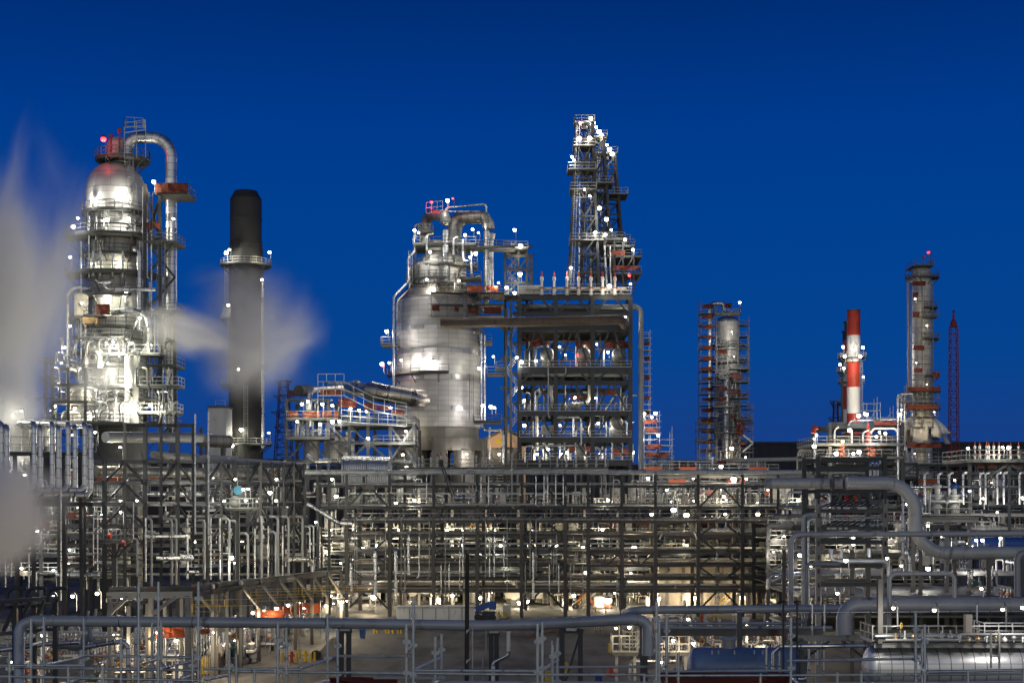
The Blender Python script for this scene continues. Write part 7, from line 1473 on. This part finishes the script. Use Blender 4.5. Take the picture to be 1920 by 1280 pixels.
for k in range(26): put(RND.choice(('manifold', 'spool', 'filter', 'manifold', 'pump')), RND.uniform(0, 400), 940+15*F/(Yk := RND.uniform(116, 140)), Yk, RND.choice((0, PI/2)), RND.uniform(.7, .95))
for x0, x1, y0, y1, Y, mat in ((291, 345, 1176, 1194, 106, 'orange'), (480, 530, 1143, 1158, 138, 'orange'), (520, 560, 1135, 1150, 146, 'orange'), (556, 600, 1130, 1148, 156, 'orange'), (375, 392, 1178, 1186, 118, 'red_net')):
    t = T('netted_scaffold', 'glowing orange net on scaffold among the pumps below the left rack', 'scaffold', P(x0, y1+30, Y), 'orange nets below the left rack'); net(t, x0, x1, y0, y1, Y, mat, 'net')
    for k in range(4): xx = x0+(x1-x0)*k/3; t.part('standard', MB().cyl(V((P(xx, 0, Y).x, Y+.3, 0)), P(xx, y0-6, Y)+V((0, .3, 0)), .05, 6), 'galv')
lamps([(474, 1148, 134, 700), (495, 1144, 134, 500), (519, 1140, 138, 500), (540, 1134, 142, 500), (562, 1129, 150, 500), (611, 1135, 150, 700), (625, 1131, 155, 700), (638, 1128, 158, 700), (650, 1126, 160, 700), (570, 1140, 142, 400), (300, 1186, 104, 300)], 'small slanting lamp over the orange nets.', 'slanting lamps over the orange nets', WARM, .14, 1.2)

# ------------------------------------------------------------------ tube-and-coupler scaffolds nearest the camera
def scaffold(label, ups, rails, Y=24):
    t = T('tube_scaffold', label, 'scaffold', P(sum(u[0] for u in ups)/len(ups), 1290, Y))
    for u in ups:
        px, top = u[0], u[1]; yy = u[2] if len(u) > 2 else Y
        x = P(px, 0, yy).x; zt = zpy(top, yy); zb = zpy(1330, yy)
        s_ = t.part('standard', MB().cyl((x, yy, zb), (x, yy, zt), .0242, 12), 'galv_near_lit')
        z = zt-.28
        while z > zb:
            mb = MB().lathe([(.025, -.05), (.036, -.045), (.036, .045), (.025, .05)], (x, yy, z), 10)
            for k in range(4): a = k*PI/2+.4; mb.box((x+.05*math.cos(a), yy+.05*math.sin(a), z), (.035, .035, .05), a)
            t.part('coupler', mb, 'galv_near_lit', s_); z -= .5
    for r in rails:
        (xa, ya, Ya), (xb_, yb_, Yb) = r[0], r[1]
        t.part('ledger', MB().cyl(P(xa, ya, Ya), P(xb_, yb_, Yb), .0242, 10), r[2] if len(r) > 2 else 'galv_near_lit')
    return t
S = 24
scaffold('galvanised tube scaffold at the lower left with tall standards', [(18, 1222), (58, 1160), (82, 1156, 25), (260, 1092), (297, 1090), (285, 1168, 26), (302, 1164, 25.5), (227, 1196), (157, 1158, 27), (372, 1090), (361, 1216), (345, 1240, 26), (128, 1250), (193, 1246), (332, 1246, 25)],
         [((0, 1247, S), (158, 1247, S)), ((0, 1250, S+.3), (375, 1256, S+.3)), ((0, 1267, S), (375, 1275, S)), ((60, 1208, S), (84, 1202, 26)), ((84, 1246, S), (158, 1230, 27)), ((158, 1228, 27), (372, 1232, 27)), ((262, 1244, S), (298, 1234, 26)), ((302, 1252, S), (372, 1236, 26)), ((310, 1282, S), (362, 1264, 26)), ((100, 1285, S), (158, 1270, 27))])
scaffold('galvanised tube scaffold with diagonal guard rails before the dark yard', [(430, 1216), (443, 1224), (477, 1254), (521, 1167, 23), (537, 1176, 24), (614, 1150, 25), (633, 1180, 25), (562, 1246, 25), (762, 1170, 23), (775, 1122, 24), (816, 1193, 25), (828, 1188, 25.5)],
         [((380, 1253, S), (563, 1254, S)), ((380, 1275, S-.5), (430, 1264, S+1)), ((446, 1258, S), (1012, 1264, S)), ((563, 1253, 24), (632, 1229, 26)), ((632, 1229, 26), (770, 1230, 26), 'pipe_blue'), ((524, 1214, 23), (540, 1209, 25)), ((763, 1216, 23), (778, 1209, 25)), ((775, 1256, 24), (828, 1231, 26)), ((778, 1256, 24), (1014, 1257, 24)), ((700, 1270, 25), (830, 1271, 25), 'pipe_blue'), ((590, 1282, 23), (616, 1274, 25)), ((815, 1280, 24), (830, 1270, 26))])
scaffold('galvanised tube scaffold in the middle with four paired standards', [(1008, 1170, 23), (1017, 1165, 24), (1036, 1200, 25), (1045, 1195, 25.5), (1208, 1262), (1231, 1128, 23), (1236, 1166, 24), (1250, 1152, 25), (1272, 1222, 24)],
         [((1010, 1264, S), (1210, 1264, S)), ((1018, 1254, 24), (1046, 1236, 26)), ((1018, 1250, 26), (1240, 1249, 26), 'pipe_blue'), ((820, 1278, 25), (1240, 1279, 25), 'pipe_blue'), ((1210, 1266, S), (1484, 1265, S)), ((1236, 1258, 24), (1252, 1240, 26)), ((1240, 1258, 26), (1480, 1256, 26), 'pipe_blue')])
scaffold('galvanised tube scaffold with long top rail before the two drums', [(1483, 1157, 22), (1426, 1262), (1570, 1260), (1615, 1258), (1717, 1148, 24), (1729, 1178, 24), (1734, 1170, 23), (1815, 1258), (1919, 1254)],
         [((1484, 1265, S), (1733, 1264, S)), ((1474, 1238, 24), (1722, 1234, 25)), ((1720, 1234, 24), (1732, 1255, 22)), ((1735, 1259, S), (1925, 1255, S)), ((1735, 1264, S+.4), (1925, 1262, S+.4), 'pipe_blue'), ((1490, 1281, S), (1925, 1277, S), 'pipe_blue'), ((1488, 1272, S), (1500, 1284, 23))])

# ------------------------------------------------------------------ steam
def steam(label, c, radii, dens, seed, warp=.55, lo=.38, rot=0., stretch=(1, 1, 1)):
    mb = MB().dome(1, (0, 0, 0), None, 20, None, 8).dome(1, (0, 0, 0), None, 20, (0, 0, -1), 8)
    m = bpy.data.materials.new('steam_vapour'); m.use_nodes = True; nt = m.node_tree; nt.nodes.clear(); MAT['_steam'] = m
    out = nt.nodes.new('ShaderNodeOutputMaterial'); pv = nt.nodes.new('ShaderNodeVolumePrincipled'); nt.links.new(pv.outputs[0], out.inputs['Volume'])
    pv.inputs['Color'].default_value = (.995, .99, .985, 1); pv.inputs['Anisotropy'].default_value = 0
    tc = nt.nodes.new('ShaderNodeTexCoord'); mp = nt.nodes.new('ShaderNodeMapping'); mp.inputs['Location'].default_value = (seed, seed*.7, 0); mp.inputs['Scale'].default_value = stretch
    nt.links.new(tc.outputs['Object'], mp.inputs[0])
    n = nt.nodes.new('ShaderNodeTexNoise'); n.inputs['Scale'].default_value = 1.6; n.inputs['Detail'].default_value = 4.5; n.inputs['Distortion'].default_value = .5
    nt.links.new(mp.outputs[0], n.inputs['Vector'])
    ln = nt.nodes.new('ShaderNodeVectorMath'); ln.operation = 'LENGTH'; nt.links.new(tc.outputs['Object'], ln.inputs[0])
    fall = math_(nt, 'MAXIMUM', math_(nt, 'SUBTRACT', 1.0, ln.outputs['Value']), 0.0)
    d = math_(nt, 'ADD', math_(nt, 'MULTIPLY', fall, 1.5), math_(nt, 'MULTIPLY', math_(nt, 'SUBTRACT', n.outputs[0], .5+lo*.35), warp*3.6))
    d = math_(nt, 'MINIMUM', math_(nt, 'MAXIMUM', d, 0.0), 1.0)
    d = math_(nt, 'MULTIPLY', math_(nt, 'MULTIPLY', d, d), math_(nt, 'MINIMUM', math_(nt, 'MULTIPLY', fall, 2.2), 1.0))
    nt.links.new(math_(nt, 'MULTIPLY', d, dens), pv.inputs['Density'])
    o = mb.build('steam_plume', '_steam'); COL.objects.link(o); o.location = c; o.scale = radii; o.rotation_euler = (0, rot, 0)
    o['kind'] = 'stuff'; o['label'] = label; o['category'] = 'steam'
    return o
steam('tall drifting column of white steam at the left edge', P(5, 560, 165), (mm(215, 165), 11, mm(400, 165)), .85, 3.1, rot=.18, stretch=(1.3, 1.3, .7))
steam('thick low billow of steam over the far left rack', P(-10, 965, 130), (mm(175, 130), 8, mm(175, 130)), 1.5, 8.2)
steam('short steam wisp linking the left column of steam to the low billow', P(0, 800, 150), (mm(120, 150), 7, mm(190, 150)), .9, 21.4, stretch=(1.2, 1.2, .7))
steam('rounded steam cloud drifting across the black chimney', P(475, 620, 215), (mm(170, 215), 10, mm(200, 215)), .26, 5.3, rot=-.5, stretch=(.8, 1, 1.3))
steam('thin steam tongue trailing off the domed column', P(350, 622, 192), (mm(140, 192), 7, mm(80, 192)), .30, 12.7, rot=.25, stretch=(.7, 1, 1.5))
steam('veil of steam before the lower domed column', P(185, 690, 180), (mm(140, 180), 5, mm(110, 180)), .14, 15.1)
for k_, o_ in PR.items():
    if k_ not in USED:
        for c_ in list(o_.children_recursive)+[o_]: bpy.data.objects.remove(c_)
        ALL.remove(o_)
settle_labels()
for o_ in ALL:
    if len(o_['label'].replace(',', ' ').split()) > 16: print('LONG', o_.name, o_['label'])
